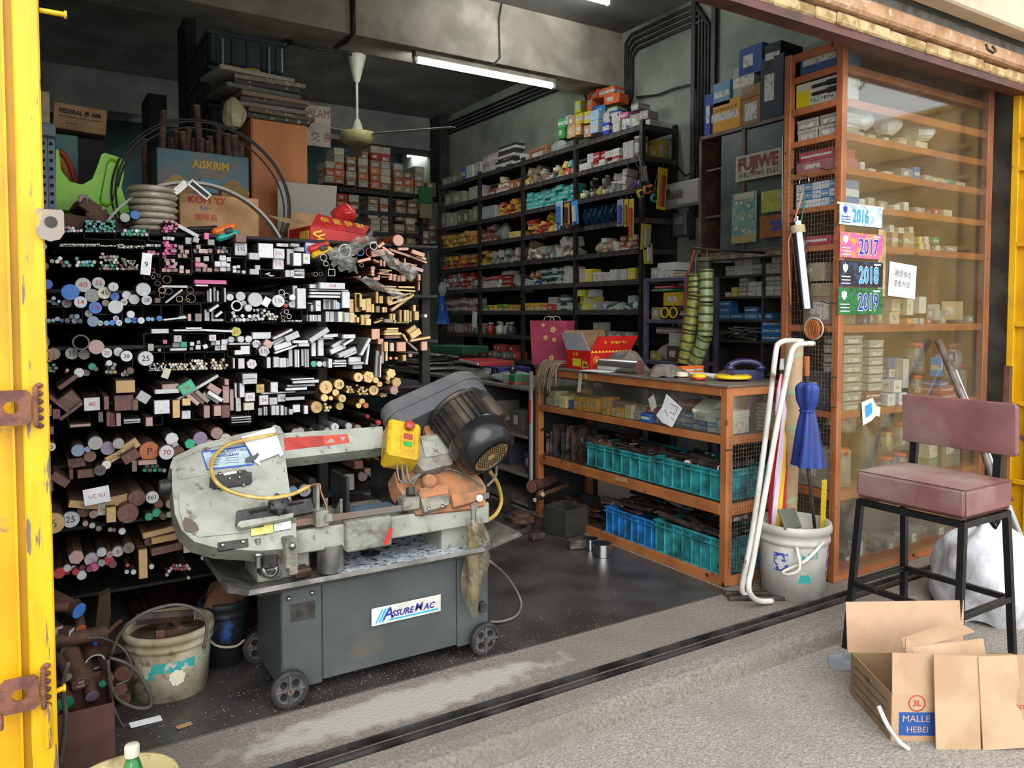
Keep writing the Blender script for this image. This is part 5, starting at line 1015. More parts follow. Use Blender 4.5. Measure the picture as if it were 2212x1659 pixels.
m=MB();m.tube([(.0+.05*q/40-.1+.008*math.cos(q*1.6),-.12-.002*q+.008*math.sin(q*1.6),.02+.02*math.sin(q/40*3))for q in range(41)],.002,5);m.build('coiled_cord',RUBBER,t)
# frayed cloth at the far left corner
fr=thing('frayed_rope','bundle of frayed grey rope hanging off the far counter corner','rope',(CX0-.01,CY1-.16,ZC))
for q in range(34):
    a=rnd.uniform(-.14,.06);MB().tube(cubic([(.1,a+rnd.uniform(-.02,.02),.02),(.03,a,.03+rnd.uniform(0,.02)),(-.02,a+rnd.uniform(-.01,.01),.0),(-.03-rnd.uniform(0,.015),a+rnd.uniform(-.03,.03),-rnd.uniform(.05,.18))],3),.0035,5).build('strand',mat('frayed_jute','#7a6a58',.95),fr)

# ================================================================== tall glass cabinet
TX0,TX1,TY0,TY1,TZ=3.51,4.99,2.46,2.81,2.8
tc=thing('tall_cabinet','tall orange cabinet with a dusty glass front full of small stock','cabinet',(TX0,TY0,0));T=lambda:loc_mb(tc)
RZ=[(at(1815,a,Y=TY0).z,at(1815,b,Y=TY0).z)for a,b in((132,150),(206,225),(282,298),(357,373),(437,452),(524,540),(702,719),(890,906),(1063,1083))]
for x,y,w_ in((TX0+.02,TY0+.015,.04),(TX0+.015,TY1-.02,.04),(TX1-.03,TY0+.015,.06),(TX1-.03,TY1-.02,.06)):T().box((x,y,TZ/2),(w_,.04,TZ),b=.003).build('post',ORANGE,tc)
for a,b in RZ+[(TZ,TZ-.05),(.06,.0)]:
    T().box(((TX0+TX1)/2,TY0+.014,(a+b)/2),(TX1-TX0-.06,.022,a-b),b=.002).build('front_rail',ORANGE,tc)
    T().box((TX0+.012,(TY0+TY1)/2,(a+b)/2),(.02,TY1-TY0-.07,(a-b)*.8),b=.002).build('side_rail',ORANGE,tc)
    T().box(((TX0+TX1)/2,(TY0+TY1)/2,a-.008),(TX1-TX0-.03,TY1-TY0-.03,.012)).build('shelf',ORANGE,tc)
T().box(((TX0+TX1)/2,TY1+.002,TZ/2),(TX1-TX0,.008,TZ)).build('back_board',SHB,tc);T().box((TX1+.002,(TY0+TY1)/2,TZ/2),(.008,TY1-TY0,TZ)).build('side_board',SHB,tc)
T().box(((TX0+TX1)/2,TY0-.004,TZ/2+.01),(TX1-TX0-.02,.003,TZ-.06)).build('glass_pane',CLEAR,tc)
zm1=at(1692,330,X=TX0).z;m=T();netting(m,(TX0-.005,TY0+.01,.1),(0,1,0),(0,0,1),17,96,.0195,(zm1-.1)/96,.0008);m.build('wire_mesh',WIRE,tc)
for py in(365,487,655,815,880):
    q=at(1800,py,X=TX0-.01);T().tube([q+Vector((0,-.02,.004)),q+Vector((-.004,.03,0)),q+Vector((-.012,.07,.012))],.003,5).build('cable_tie',RUBBER,tc)
TI=RZ+[(.012,0)]
def tput(sh,px,w_,h,c,kind='lab',dy=.06,dz=0.,name='stock_box',lab=None,cat='box',rz=0.,dpt=None):
    z=TI[sh][0]+dz;p=at(px,PRY,Y=TY0+dy)
    s=1/ppm((p.x,TY0+dy,z));s*=(p.x/max(p.x,.1))
    cn=lab or 'stock box'
    return carton(name,cn,cat,(p.x,TY0+.012+dy+(dpt or min(.16,w_*s*1.3))/2-.03,z),(w_*s/.85,dpt or min(.16,w_*s*1.3),h*s),c,rz,kind,f'stock on cabinet shelf {sh + 1}')
SHN=('top','second','third','fourth','fifth','sixth','notice','box','jar','bottom')
def tl(s,sh):return f'{s}, {SHN[sh]} shelf of the tall cabinet'
for px,w_,h,c,s in((1825,20,12,'#8d8a80','grey dusty carton'),(1845,20,12,'#99968b','grey ribbed carton'),(1868,24,12,'#8a877c','brown grey carton'),(1900,13,12,'#b8b6ae','white cube carton'),(1935,24,18,'#a89f7d','cream open carton'),(1975,38,18,'#cbbf98','long cream carton')):tput(2,px,w_,h,c,'end',lab=tl(s,2))
for px,w_,h,c,s in((2010,40,13,'#a99a84','long tan carton'),(2060,34,12,'#9d8f7c','flat brown carton'),(1850,12,20,'#c8c6c0','small white carton')):tput(3 if px>1900 else 3,px,w_,h,c,'lab',lab=tl(s,3))
for px,w_,h,c,s in((1824,12,16,'#c3bfb4','tiny white carton'),(1846,14,20,'#a58a6a','tan carton'),(1870,22,14,'#bdb7aa','cream square carton'),(1905,24,9,'#b5b0a4','flat pale carton'),(1945,36,22,'#77828a','grey ribbed long carton'),(1966,20,28,'#2b6fa8','blue carton with white ring print'),(1990,24,15,'#8d8a83','grey low carton'),(2030,46,13,'#3d8a72','green long carton'),(2062,20,10,'#b9b5a8','white paper packet')):tput(3,px,w_,h,c,'lab' if w_!=20 else 'end',.1 if px<1900 else .06,lab=tl(s,3))
for px,w_,h,c,s in((1826,12,20,'#b9b3c3','lilac printed carton'),(1850,16,17,'#c4c0c6','white red printed carton'),(1870,18,22,'#b3ada0','grey carton'),(1895,26,18,'#8a8378','brown packet'),(1925,16,14,'#c7c3bb','white wrapped packet'),(1945,14,22,'#c9c7c2','white cube carton with diagonal print'),(1975,30,14,'#9a8f83','crumpled packet'),(2010,16,16,'#b3302c','red capped packet'),(2035,26,16,'#b8ad97','tan carton')):tput(4,px,w_,h,c,'lab',lab=tl(s,4))
for px,w_,h,c,s,dz in((1922,18,36,'#a2805c','brown carton, left one',0),(1952,34,36,'#a8865f','square brown carton',0),(1915,14,16,'#b8b09c','cream carton standing on the brown cartons',.085),(1935,16,12,'#bfb8a8','white carton lying on the brown cartons',.085),(1957,12,16,'#c2b99a','spotted cream carton on the square brown carton',.085),(1980,13,15,'#cfb83a','yellow carton, lower',0),(1977,10,15,'#cdbd5a','yellow carton, upper',.036),(1993,13,15,'#c9b3b5','pink and white carton, lower',0),(1990,12,17,'#c2aeb0','pink and white carton, upper',.036),(2015,13,13,'#c7b6b0','small pale carton',0),(2010,20,15,'#2f8a3c','green carton on its own',.04),(2045,34,14,'#8d8880','clear packet',0)):tput(5,px,w_,h,c,'end',dz=dz,lab=tl(s,5))
for px,w_,h,c,s,dz,rz in((1833,30,24,'#b9b5a4','crushed white carton',0,.4),(1862,12,16,'#2b62a8','small blue carton',0,0),(1876,16,26,'#5b5e66','dark grey carton stack',0,0),(1893,20,30,'#a08863','brown paper packet',0,.2),(1925,30,26,'#c3b48d','cream labelled packet',0,0),(1927,30,28,'#cdbf9a','cream packet on another packet',.07,.1),(1958,20,34,'#cfc6ad','cream handwritten carton',.05,0),(1958,18,12,'#d9922a','orange strip carton',0,0),(1985,22,36,'#c6c3ba','tall white carton',.06,0),(1970,12,12,'#b9b9b6','small grey carton, left',0,0),(1984,12,12,'#b3b3b0','small grey carton, right',0,0),(2000,16,10,'#b0413a','small red carton',0,0),(2010,12,22,'#8c8880','leaning thin grey packet',.03,.6),(2020,18,34,'#a8a49a','clear wrapped packet',.02,.5),(2030,16,16,'#97958e','grey small carton',0,0),(2037,18,14,'#a19e96','grey carton stacked higher',.04,.2),(2065,32,40,'#ab9368','open brown carton tipped on its corner',.02,.7),(2090,24,16,'#6a6f78','slate grey packet',0,0)):tput(6,px,w_,h,c,'lab',dz=dz,rz=rz,lab=tl(s,6),dy=.08)
GPL=mat('grey_clear_plastic','#8f908a',.35,0,'#7d7e78',12)
for k in range(8):tput(7,1838,56,18,'#8c8b82','lid',.03,k*.05,name='parts_box',lab=tl(f'grey parts box, {("lowest", "second", "third", "fourth", "fifth", "sixth", "seventh", "topmost")[k]} of left stack',7),dpt=.13)
for k in range(6):tput(7,1888,44,16,'#9b9d9a','lid',.04,.09+k*.047,name='parts_box',lab=tl(f'pale parts box, {("lowest", "second", "third", "fourth", "fifth", "topmost")[k]} of the right stack',7),dpt=.13)
tput(7,1885,46,16,'#3f5560','end',.04,0,lab=tl('dark teal carton under the right stack',7));tput(7,1882,46,18,'#7d4a38','end',.04,.042,lab=tl('brown carton under the right stack',7))
tput(7,1928,44,64,'#3a5f86','end',.1,.09,lab=tl('large blue carton',7));tput(7,1952,18,62,'#b5b1ab','lab',.05,.09,lab=tl('white printed tall packet beside the blue carton',7))
for px,dz,s in((1922,0,'white cube carton, lower left'),(1947,0,'white cube carton, lower right'),(1935,.072,'white cube carton on two others')):tput(7,px,24,26,'#c9c6c6','lab',.03,dz,lab=tl(s,7))
tput(7,2042,46,15,'#a5485a','end',.04,.04,lab=tl('crimson flat carton, upper',7));tput(7,2046,50,14,'#a33f52','end',.04,0,lab=tl('crimson and white flat carton, lower',7));tput(7,2035,30,11,'#2160a5','end',.04,.08,lab=tl('blue flat carton on the crimson cartons',7))
tput(7,2050,26,22,'#2d2f78','lab',.06,.22,lab=tl('navy labelled carton',7));tput(7,2028,16,40,'#2c86c4','end',.05,.14,lab=tl('bright blue leaning carton',7),rz=.3)
# jars
def jar(sh,px,d_px,h_px,lidc,dy,dz,s,fill='#8a8378',tip=0.):
    z=TI[sh][0]+dz;p=at(px,PRY,Y=TY0+dy);q=1/ppm((p.x,TY0+dy,z));d=d_px*q;h=h_px*q
    t=thing('plastic_jar',tl(s,sh),'jar',(p.x,TY0+dy+.05,z),0,'screw top jars in the tall cabinet',(tip,tip*.6,0));r=d/2
    MB().lathe([(0,0),(r*.9,.0),(r,h*.06),(r,h*.72),(r*.78,h*.84),(r*.78,h*.9)],n=20).build('jar',glassy('jar_plastic','#b5b0a6',.25,.4,.15,20),t)
    MB().lathe([(0,h),(r*.8,h),(r*.86,h*.97),(r*.86,h*.84),(r*.7,h*.84)],n=20).build('lid',mat('lid_'+lidc,lidc,.45,0),t)
    m=MB();rr=random.Random(px)
    for k in range(14):a=rr.uniform(0,6.28);m.box((r*.5*math.cos(a),r*.5*math.sin(a),h*rr.uniform(.08,.55)),(r*.45,r*.4,r*.35),b=.002,rot=(rr.random(),rr.random(),rr.random()))
    o=m.build('contents',mat('jar_parts_'+fill,fill,.6,.2,'#c9c2b8',40),t);o['kind']='stuff'
for a in((7,1993,42,66,'#c0442f',.08,.16,'red lidded jar standing high, right of the blue carton'),(7,1998,28,40,'#c0442f',.05,.04,'small red lidded jar of clips'),(7,1974,20,30,'#b0402c',.12,.12,'half hidden red lidded jar'),(7,2072,44,80,'#7d3a30',.09,.1,'dim dark lidded jar at the right end'),(7,2093,26,70,'#a03a34',.06,0,'tall jar with a maroon lid at the right end'),
          (8,1835,64,76,'#b3523a',.06,.3,'tilted jar of caps with an orange lid','#b9b0a8',.12),(8,1832,52,84,'#b5523c',.05,0,'large empty looking jar with a brown lid, lower left','#98938a'),(8,1928,34,60,'#c4452f',.05,.29,'red lidded jar above another, right pair top'),(8,1935,30,42,'#c4452f',.05,.15,'small red lidded jar of beige caps','#a98a74'),(8,1936,32,44,'#c4452f',.05,0,'orange red lidded jar at the shelf bottom'),(8,1966,36,60,'#c4452f',.07,.14,'red lidded jar behind the stool back','#a98a74'),(8,1965,32,46,'#c4452f',.06,0,'low red lidded jar next to the stool back')):jar(*a)
tput(8,1885,44,150,'#55534c','bottle',.08,0,name='glass_bottle',lab=tl('tall dark dusty bottle',8),cat='bottle');tput(8,2015,26,90,'#4f8a76','band',.06,0,lab=tl('green banded tall carton',8));tput(8,2055,60,96,'#77726a','lab',.08,0,lab=tl('large grey panel carton',8));tput(8,1917,12,26,'#b3a04a','end',.05,.2,lab=tl('yellow small carton',8))
for px,w_,h,c,s in((1865,24,70,'#6f6c4c','olive tall can'),(1930,30,40,'#7a7368','grey carton'),(1980,34,50,'#6d675d','brown grey carton'),(2040,40,44,'#5d5952','dim dark carton'),(1835,28,36,'#57534c','dark low carton'),(1900,24,26,'#5f5a52','small dark carton')):tput(9,px,w_,h,c,'lab',.1,lab=tl(s,9))
# silver bags behind the glass on the second shelf
for px,w_,h,s in((1850,60,40,'crumpled silver plastic bag, left'),(1905,70,44,'bright crumpled silver bag, middle'),(1975,80,34,'silver plastic bag drooping to the right')):
    p=at(px,PRY,Y=TY0+.1);q=1/ppm((p.x,TY0+.1,2.3))
    o=inst(carton_mesh('bag'),'plastic_bag',None,(p.x,TY0+.12,TI[1][0]-.02 if False else TI[2][0]+.06),(0,0,rnd.random()*3),(w_*q,.16,h*q*1.3),(.6,.62,.63));tag(o,tl(s,2),'bag','silver bags in the tall cabinet')
# goods seen through the open side (X = TX0)
def tside(sh,y,w_,h,c,s,kind='lab',dz=0.):
    return carton('stock_box',f'{s}, open side of the tall cabinet','box',(TX0+.12,y,TI[sh][0]+dz),(w_,.18,h),c,R(-90),kind,'goods at the cabinet side')
tside(0,2.62,.24,.13,'#39557e','blue and white carton','end');o=tside(1,2.63,.26,.13,'#b9b7ae','yellow and white tool carton','lid');MB().box((-.33,-.492,.5),(.34,.012,.98)).build('yellow_end',mat('carton_yellow','#c9b51e',.5),o);tx=text('TUTEN',.17,(.1,-.502,.2),FRONT,INK_K,o,'printed_name');m=MB()
for z in(.45,.75):m.cyl((-.1,-.5,z),(.25,-.5,z),.07,n=10).cyl((.25,-.5,z),(.48,-.5,z),.11,n=10)
m.build('printed_tool',INK_K,o)
for k in range(2):tside(2,2.56+k*.13,.125,.06,'#9b9a8b',f'clear blister pack, {"front" if k == 0 else "rear"} lower','lid');tside(2,2.55+k*.14,.13,.05,'#8f8f84',f'clear blister pack, {"front" if k == 0 else "rear"} upper','lid',.062)
tside(3,2.63,.25,.06,'#9a5a62','red and grey carton row, lower','lab');tside(3,2.63,.22,.05,'#9c3440','red carton row, upper','end',.06)
for i in range(3):
    for j in range(5):tside(4,2.52+j*.052,.05,.042,rnd.choice(('#a9b7c4','#4b7fae','#bfc5cb')),'blue and white small carton','end',i*.044)
tside(5,2.64,.2,.05,'#8f2f3c','crimson and grey carton','end');tside(6,2.6,.2,.22,'#85745c','brown paper sack','lid');tside(6,2.66,.18,.1,'#8d8068','brown carton','lab',.23);tside(7,2.62,.22,.2,'#3c3a3a','dark carton','lab');tside(8,2.62,.22,.2,'#8d8676','grey carton');
# calendars and notes on the glass
def onfront(name,lb,cat,x0,y0,x1,y1,m,th=.003,off=.008,tilt=0.):
    a,b=at(x0,y0,Y=TY0-off),at(x1,y1,Y=TY0-off);t=thing(name,lb,cat,((a.x+b.x)/2,TY0-off,(a.z+b.z)/2),0,None,(0,R(tilt),0));W,H=b.x-a.x,a.z-b.z
    MB().box((0,0,0),(W,th,H)).build('sheet',m,t);return t,W,H
def crest(t,x,z,s,m):
    q=MB();q.prism([(-.5*s,.3*s),(-.3*s,.45*s),(-.15*s,.3*s),(0,.6*s),(.15*s,.3*s),(.3*s,.45*s),(.5*s,.3*s),(.45*s,-.2*s),(0,-.6*s),(-.45*s,-.2*s)],(x,-.0024,z),(1,0,0),(0,0,1),(0,-.0005,0));q.build('crest',m,t)
NAVY=mat('navy_figures','#1d2f9a',.5);WHT=mat('white_figures','#e8ecf2',.5)
for yr,(x0,y0,x1,y1),c,c2,ink,s in(('2016',(1814,438,1905,493),'#b5cbe0','#8fa3b8',mat('sky_figures','#1b8fd0',.5),'pale blue 2016 calendar header taped on the glass'),('2017',(1815,500,1905,561),'#c0508f','#d98a3a',NAVY,'magenta floral 2017 calendar header on the glass'),('2018',(1814,562,1906,621),'#15171f','#2a3a5c',mat('blue_figures','#2a8fe0',.5),'black 2018 calendar header on the glass'),('2019',(1811,621,1905,679),'#1f6a3a','#185030',NAVY,'green 2019 calendar header on the glass')):
    t,W,H=onfront('calendar',s,'calendar',x0,y0,x1,y1,mat('calendar_'+yr,c,.6,0,c2,34 if yr!='2017' else 22,.45,.6))
    if yr!='2016':text(yr,H*.9,(W*.16,-.0026,-H*.06),FRONT,WHT,t,'year_outline',w=.72,bold=.005)
    text(yr,H*.9,(W*(.16 if yr!='2016' else-.02),-.0034,-H*.06),FRONT,ink,t,'year',w=.72,bold=.0018)
    crest(t,-W*.38,H*.22,H*.32,WHT if yr!='2016' else NAVY)
    for k in range(3):MB().box((-W*.36,-.0022,-H*(.12+.13*k)),(W*.2,.0006,H*.035)).build('printed_line',WHT if yr!='2016' else NAVY,t)
    if yr=='2016':MB().box((0,.001,H*.5),(W*1.1,.002,H*.1)).build('tape',MATS['masking_tape'],t)
    else:MB().box((W*.36,-.0022,H*.4),(W*.16,.0006,H*.06)).build('printed_line',WHT,t)
tb,W,H=onfront('backing_card','torn brown card strip behind the calendars','card',1898,495,1911,640,mat('brown_card_strip','#a9926a',.85,0,'#8b744e',14),off=.006)
t,W,H=onfront('notice','white paper notice with handwritten characters taped on the glass','notice',1921,568,1977,643,PAPER,tilt=4)
text('聘請學徒',H*.21,(0,-.002,H*.17),FRONT,INK_K,t);text('意者內洽',H*.21,(-W*.03,-.002,-H*.12),FRONT,INK_K,t)
a=at(1880,887,Y=TY0-.008);t=thing('sticker','white and blue torn plastic sticker on the glass','sticker',a);k=1/ppm(a)
MB().prism([(-.5,.4),(.1,.55),(.3,.2),(.55,.1),(.5,-.3),(.3,-.25),(.05,-.45),(-.4,-.6)],(0,0,0),Vector((50*k*1.3,0,0)),Vector((0,0,50*k)),(0,-.002,0)).build('sheet',WHITE,t)
MB().prism([(-.32,.22),(.02,.36),(.08,-.1),(-.26,-.3)],(0,-.003,0),Vector((50*k*1.3,0,0)),Vector((0,0,50*k)),(0,-.001,0)).build('print',mat('blue_print','#2f8fd0',.6),t)

# ================================================================== slotted angle shelving along the right wall
SX=4.28;SDP=.40;SZ=[2.965-.2535*k for k in range(11)]
UY=[at(x,600,X=SX).y for x in(1382,1240,1127,1034,948)]
sh=thing('shelving_unit','long black slotted angle shelving along the right wall packed with stock','shelving',(SX,UY[0],0));G=lambda:loc_mb(sh)
SHF=mat('dusty_shelf_edge','#3b3632',.65,.1,'#4a443e',10)
DKH=mat('slot_dark','#0c0b0b',.9)
for i,y in enumerate(UY):
    for x in(SX+.018,SX+SDP-.018):
        m=G();m.box((x-.016,y,1.5),(.003,.036,3.0)).box((x,y-.017,1.5),(.036,.003,3.0));m.build('upright',DKFRAME,sh)
for k,z in enumerate(SZ):
    G().box((SX+SDP/2,(UY[0]+UY[-1])/2,z-.02),(SDP-.02,UY[-1]-UY[0],.012)).build('shelf_board',SHF,sh)
    for b in range(4):
        y0,y1=UY[b],UY[b+1];G().box((SX,(y0+y1)/2,z-.024),(.003,y1-y0-.03,.044)).build('edge_beam',SHF,sh)
    G().box((SX+SDP/2,UY[0]-.019,z-.024),(SDP-.04,.003,.044)).build('end_beam',SHF,sh)
sl=G()
for k in range(5):
    for y in[UY[0]+.06+.09*i for i in range(int((UY[-1]-UY[0]-.1)/.09))]:sl.box((SX-.0022,y,SZ[k]-.012),(.001,.05,.008));sl.box((SX-.0022,y+.01,SZ[k]-.034),(.001,.02,.008))
for i,y in enumerate(UY):
    for q in range(48):sl.box((SX-.0005,y+.006,.3+q*.055),(.001,.008,.018));
for q in range(48):sl.box((SX+.02,UY[0]-.0192,.3+q*.055),(.008,.001,.018))
sl.build('slots',DKH,sh)
G().box((SX+SDP+.004,(UY[0]+UY[-1])/2,1.4),(.006,UY[-1]-UY[0],2.9)).build('back_sheet',mat('shelf_back_dark','#2b2926',.9),sh)
BN=('nearest','second','third','farthest');RN=('top','second','third','fourth','fifth','sixth','seventh','eighth','ninth')
def cell(bay,row,f0,f1,w_,h,cols,kind,what,name,cat,style='stack',lv=3,dpt=.12,skew=.06):
    """fill the part f0..f1 of one shelf cell; f = 0 at the near upright"""
    y0,y1=UY[bay]+.03,UY[bay+1]-.03;a,b=y0+(y1-y0)*f0,y0+(y1-y0)*f1
    z=SZ[row]-.012;n=max(1,int((b-a)/w_))
    room=.205 if row else .5;h*=1.25 if row else 1;w_*=1.06
    for i in range(n):
        y=a+(i+.5)*(b-a)/n;zz=z;top=rnd.randint(max(1,lv-1),lv)
        for j in range(top):
            if zz-z+h>room:break
            c=rnd.choice(cols);hh=h*rnd.uniform(.9,1.08);tilt=(0,0,0)
            if style=='heap':tilt=(rnd.uniform(-.5,.5),rnd.uniform(-.5,.5),0)
            lb=f'{what}, {RN[row] + " shelf" if row else "on top"}, {BN[bay]} wall bay, {("lowest", "second", "third", "fourth", "fifth")[j]} layer'
            o=carton(name,lb,cat,(SX+.025+dpt/2+rnd.uniform(-.015,.03),y+rnd.uniform(-.1,.1)*w_,zz),((b-a)/n*.93,dpt,hh),c,0,kind,f'{what} {RN[row]} shelf {BN[bay]} bay',(tilt[0],tilt[1],R(-90)+rnd.uniform(-skew,skew)*(4 if style=='heap' else 1)))
            zz+=hh+.001
YR=('#c79a1e','#b8801c','#a8341f','#cfa722');RW=('#b9b3ad','#a52d2b','#c0bcb8','#8f2524');MX=('#a29c8c','#8d7a62','#6b7a6e','#b5ad9c','#7a4f42','#4f6a5c')
# bay 0 (nearest)
cell(0,1,.55,1,.09,.06,RW,'end','red and white carton','red_carton','carton',lv=2);cell(0,1,.3,.55,.09,.05,('#c2bcb6','#b9b0aa','#a52d2b'),'band','white carton with red band','white_carton','carton',lv=3);cell(0,1,.12,.3,.08,.15,('#b5b3ac','#a9a69e'),'lab','tall white carton','white_carton','carton',lv=1);cell(0,1,.0,.12,.1,.15,('#7d6a55',),'tin','brown coffee tin','storage_tin','tin',lv=1)
cell(0,2,.45,1,.05,.075,('#b9b5a0','#34322f','#c7b84a','#8a8880'),'bottle','small capped bottle','small_bottle','bottle',lv=2);cell(0,2,.2,.45,.055,.05,('#8d8b88','#a39d92','#b0a59a'),'lab','grey wrapped packet','packet','packet','heap',3);cell(0,2,0,.2,.07,.09,('#4a3a6a','#3f5a80','#54457a'),'bag','purple plastic packet','packet','packet',lv=2)
cell(0,4,.35,.75,.12,.1,('#c0652a','#8d7a62','#a5978a'),'bag','soft packet','packet','packet',lv=1);cell(0,4,.05,.6,.07,.035,('#b5aea4','#9d5c3a','#a7a098'),'end','flat white and orange carton','white_carton','carton',lv=3)
cell(0,5,.75,1,.1,.1,('#b9b7a8','#c9b73a','#aaa697'),'lab','cream carton','cream_carton','carton',lv=2);cell(0,5,.45,.75,.09,.075,('#c98f1f','#c9b32a','#b0aea5'),'lid','yellow and white carton','yellow_carton','carton',lv=2);cell(0,5,.1,.45,.08,.09,('#c2b22a','#b5b1a6','#3a3a3c','#a83a30'),'lab','mixed bright carton','bright_carton','carton',lv=2)
cell(0,6,.75,1,.06,.05,('#b9b32f','#a3a39c','#c2bd3a'),'end','yellow green carton','yellow_carton','carton',lv=3);cell(0,6,.5,.75,.08,.07,('#a52d2b','#a58a4f','#8c8a84'),'lab','red and tan carton','red_carton','carton',lv=2);cell(0,6,.05,.5,.06,.05,('#27463c','#8fa39a','#2f5246'),'band','dark green striped carton','green_carton','carton','heap',2)
cell(0,7,.1,.9,.11,.06,('#8d8a84','#a09a90','#77716a'),'lab','grey carton','grey_carton','carton',lv=2)
# bay 1
cell(1,1,.0,.35,.06,.06,('#c9a03a','#4fb0b0','#a89a84','#b5532c'),'lab','small mixed packet','packet','packet','heap',2);cell(1,1,.35,.7,.06,.06,('#57b5b5','#b5a98f','#8a8378'),'bottle','small teal bottle','small_bottle','bottle',lv=2);cell(1,1,.6,1,.09,.07,('#6d5a44','#b8891f','#7d6a4f'),'lab','brown and yellow carton','brown_carton','carton','heap',2)
cell(1,2,0,.97,.095,.036,('#3fa89a','#37998c','#48b5a6'),'end','teal carton','teal_carton','carton',lv=5)
cell(1,3,.45,.95,.07,.05,YR,'end','red and yellow carton','yellow_carton','carton','heap',3);cell(1,3,.1,.45,.09,.07,('#8d3b2a','#b0ada6','#4f7f8a'),'lab','red brown carton','red_carton','carton',lv=2)
cell(1,4,0,.35,.09,.08,('#9d968a','#b0a898'),'lab','crumpled beige carton','beige_carton','carton','heap',2);cell(1,4,.35,1,.08,.055,MX,'lab','loose mixed carton','mixed_carton','carton','heap',3)
cell(1,5,0,.22,.09,.07,('#c2652a','#c79a2a','#b9b3a8'),'lab','orange carton','orange_carton','carton',lv=2);cell(1,5,.22,.65,.06,.045,('#27463c','#7f9a8e','#2f5246'),'band','dark green striped carton','green_carton','carton',lv=4);cell(1,5,.65,1,.09,.06,('#8a5f3a','#9aa396','#3a4f78'),'lab','brown carton','brown_carton','carton','heap',2)
cell(1,6,.55,1,.12,.065,('#c79a22','#c2721f','#c9a43a'),'lid','yellow orange plastic drawer','plastic_bin','drawer',lv=1);cell(1,6,.0,.25,.07,.06,('#2b4a3f','#86a093'),'band','green white striped carton','green_carton','carton',lv=2);cell(1,6,.25,.55,.1,.06,('#b0aba4','#a83430','#3c3a3a'),'lab','white red carton','white_carton','carton',lv=2)
cell(1,7,.1,.9,.12,.07,('#55514b','#6b665e'),'lab','dim grey carton','grey_carton','carton',lv=1)
# bay 2
cell(2,1,0,.3,.1,.09,('#8a4f22','#96581f','#9c5f2a'),'lab','orange brown carton','brown_carton','carton',lv=2);cell(2,1,.3,.65,.07,.045,('#c79a22','#a8521f'),'tin','orange and yellow tin','storage_tin','tin',lv=3);cell(2,1,.65,1,.14,.07,('#9a9384','#8f3f2f'),'lid','grey open carton','grey_carton','carton',lv=1)
cell(2,2,0,.55,.06,.045,YR,'end','yellow and red carton','yellow_carton','carton','heap',3);cell(2,2,.6,.98,.3,.13,('#9b9f9f',),'lab','large grey white carton','grey_carton','carton',lv=1)
cell(2,3,0,.35,.1,.06,('#a52d2b','#c9b32a'),'end','red and yellow long carton','red_carton','carton',lv=2);cell(2,3,.4,.65,.2,.15,('#8d8f8c',),'bag','clear plastic bag','plastic_bag','bag',lv=1);cell(2,3,.65,1,.06,.05,('#7d3f33','#6d5a50','#8a5040'),'end','maroon carton','red_carton','carton',lv=3)
cell(2,4,.75,1,.07,.035,YR[:2],'end','yellow carton','yellow_carton','carton',lv=4);cell(2,4,0,.75,.075,.06,MX,'lab','loose mixed carton','mixed_carton','carton','heap',3)
cell(2,5,.3,1,.15,.036,RW,'end','red and white flat carton','red_carton','carton',lv=4);cell(2,5,0,.3,.13,.09,('#9d9482','#8a7a66'),'lab','beige carton','beige_carton','carton','heap',2)
cell(2,6,.1,1,.15,.06,('#c79a22','#57a02f','#b58a2a','#a8802f'),'lid','yellow and green plastic drawer','plastic_bin','drawer',lv=1)
cell(2,7,.3,.9,.1,.12,('#b5b0a4','#4a4a50','#8f2f2a'),'bottle','white and red bottle','small_bottle','bottle',lv=1);cell(2,8,.1,.9,.1,.06,('#8d8a84','#5d5a55','#a33a33'),'lab','small grey carton','grey_carton','carton',lv=2)
# bay 3 (farthest)
cell(3,1,0,.35,.17,.14,('#b5b3aa','#a9a8a2'),'lid','white plastic tub','storage_tub','tub',lv=1);cell(3,1,.4,1,.2,.13,('#7d7a62','#85806a'),'lab','olive carton','olive_carton','carton',lv=1)
cell(3,2,0,1,.16,.14,('#6f6b52','#77735a','#98958a'),'lab','olive file box','olive_carton','carton',lv=1)
cell(3,3,0,1,.085,.045,YR[:2]+('#b5742a',),'end','yellow carton','yellow_carton','carton',lv=4);cell(3,4,0,.97,.085,.042,YR,'end','yellow and red carton','yellow_carton','carton',lv=4)
cell(3,5,0,.97,.075,.04,RW,'end','red and white small carton','red_carton','carton',lv=4);cell(3,6,0,1,.1,.06,('#8a6a55','#a38a78','#7d5a48'),'band','brown striped carton','brown_carton','carton',lv=3);cell(3,7,0,.9,.12,.09,('#8d8a80','#a19c90','#7a4f42'),'lab','grey carton','grey_carton','carton',lv=1);cell(3,8,0,.9,.12,.07,('#6d6a62','#7d4a40'),'lab','dim carton','grey_carton','carton',lv=1)
# tops
cell(3,0,0,.3,.12,.16,('#a9a7a2','#b3b1ab'),'lab','white carton','white_carton','carton',lv=1);cell(3,0,.35,.45,.1,.16,('#2a5fb0',),'end','blue carton','blue_carton','carton',lv=1);cell(3,0,.5,1,.2,.12,('#77725c','#8a8678'),'lab','olive carton','olive_carton','carton',lv=1)
cell(2,0,.62,.98,.14,.1,('#b08a86','#a8a29c'),'band','pink patterned carton','pink_carton','carton',lv=2);cell(2,0,.2,.62,.28,.085,('#2b2729','#8f2a2a','#3a3234'),'band','black and red long carton','black_carton','carton',lv=3);cell(2,0,0,.45,.07,.05,('#a8a8a2','#b5b5b0'),'end','small white carton','white_carton','carton',lv=2)
cell(1,0,.55,.97,.38,.13,('#8a6244',),'lid','brown cardboard carton','brown_carton','carton',lv=1,dpt=.25);cell(1,0,.25,.55,.25,.15,('#8f918c',),'bag','clear plastic bag','plastic_bag','bag',lv=1)
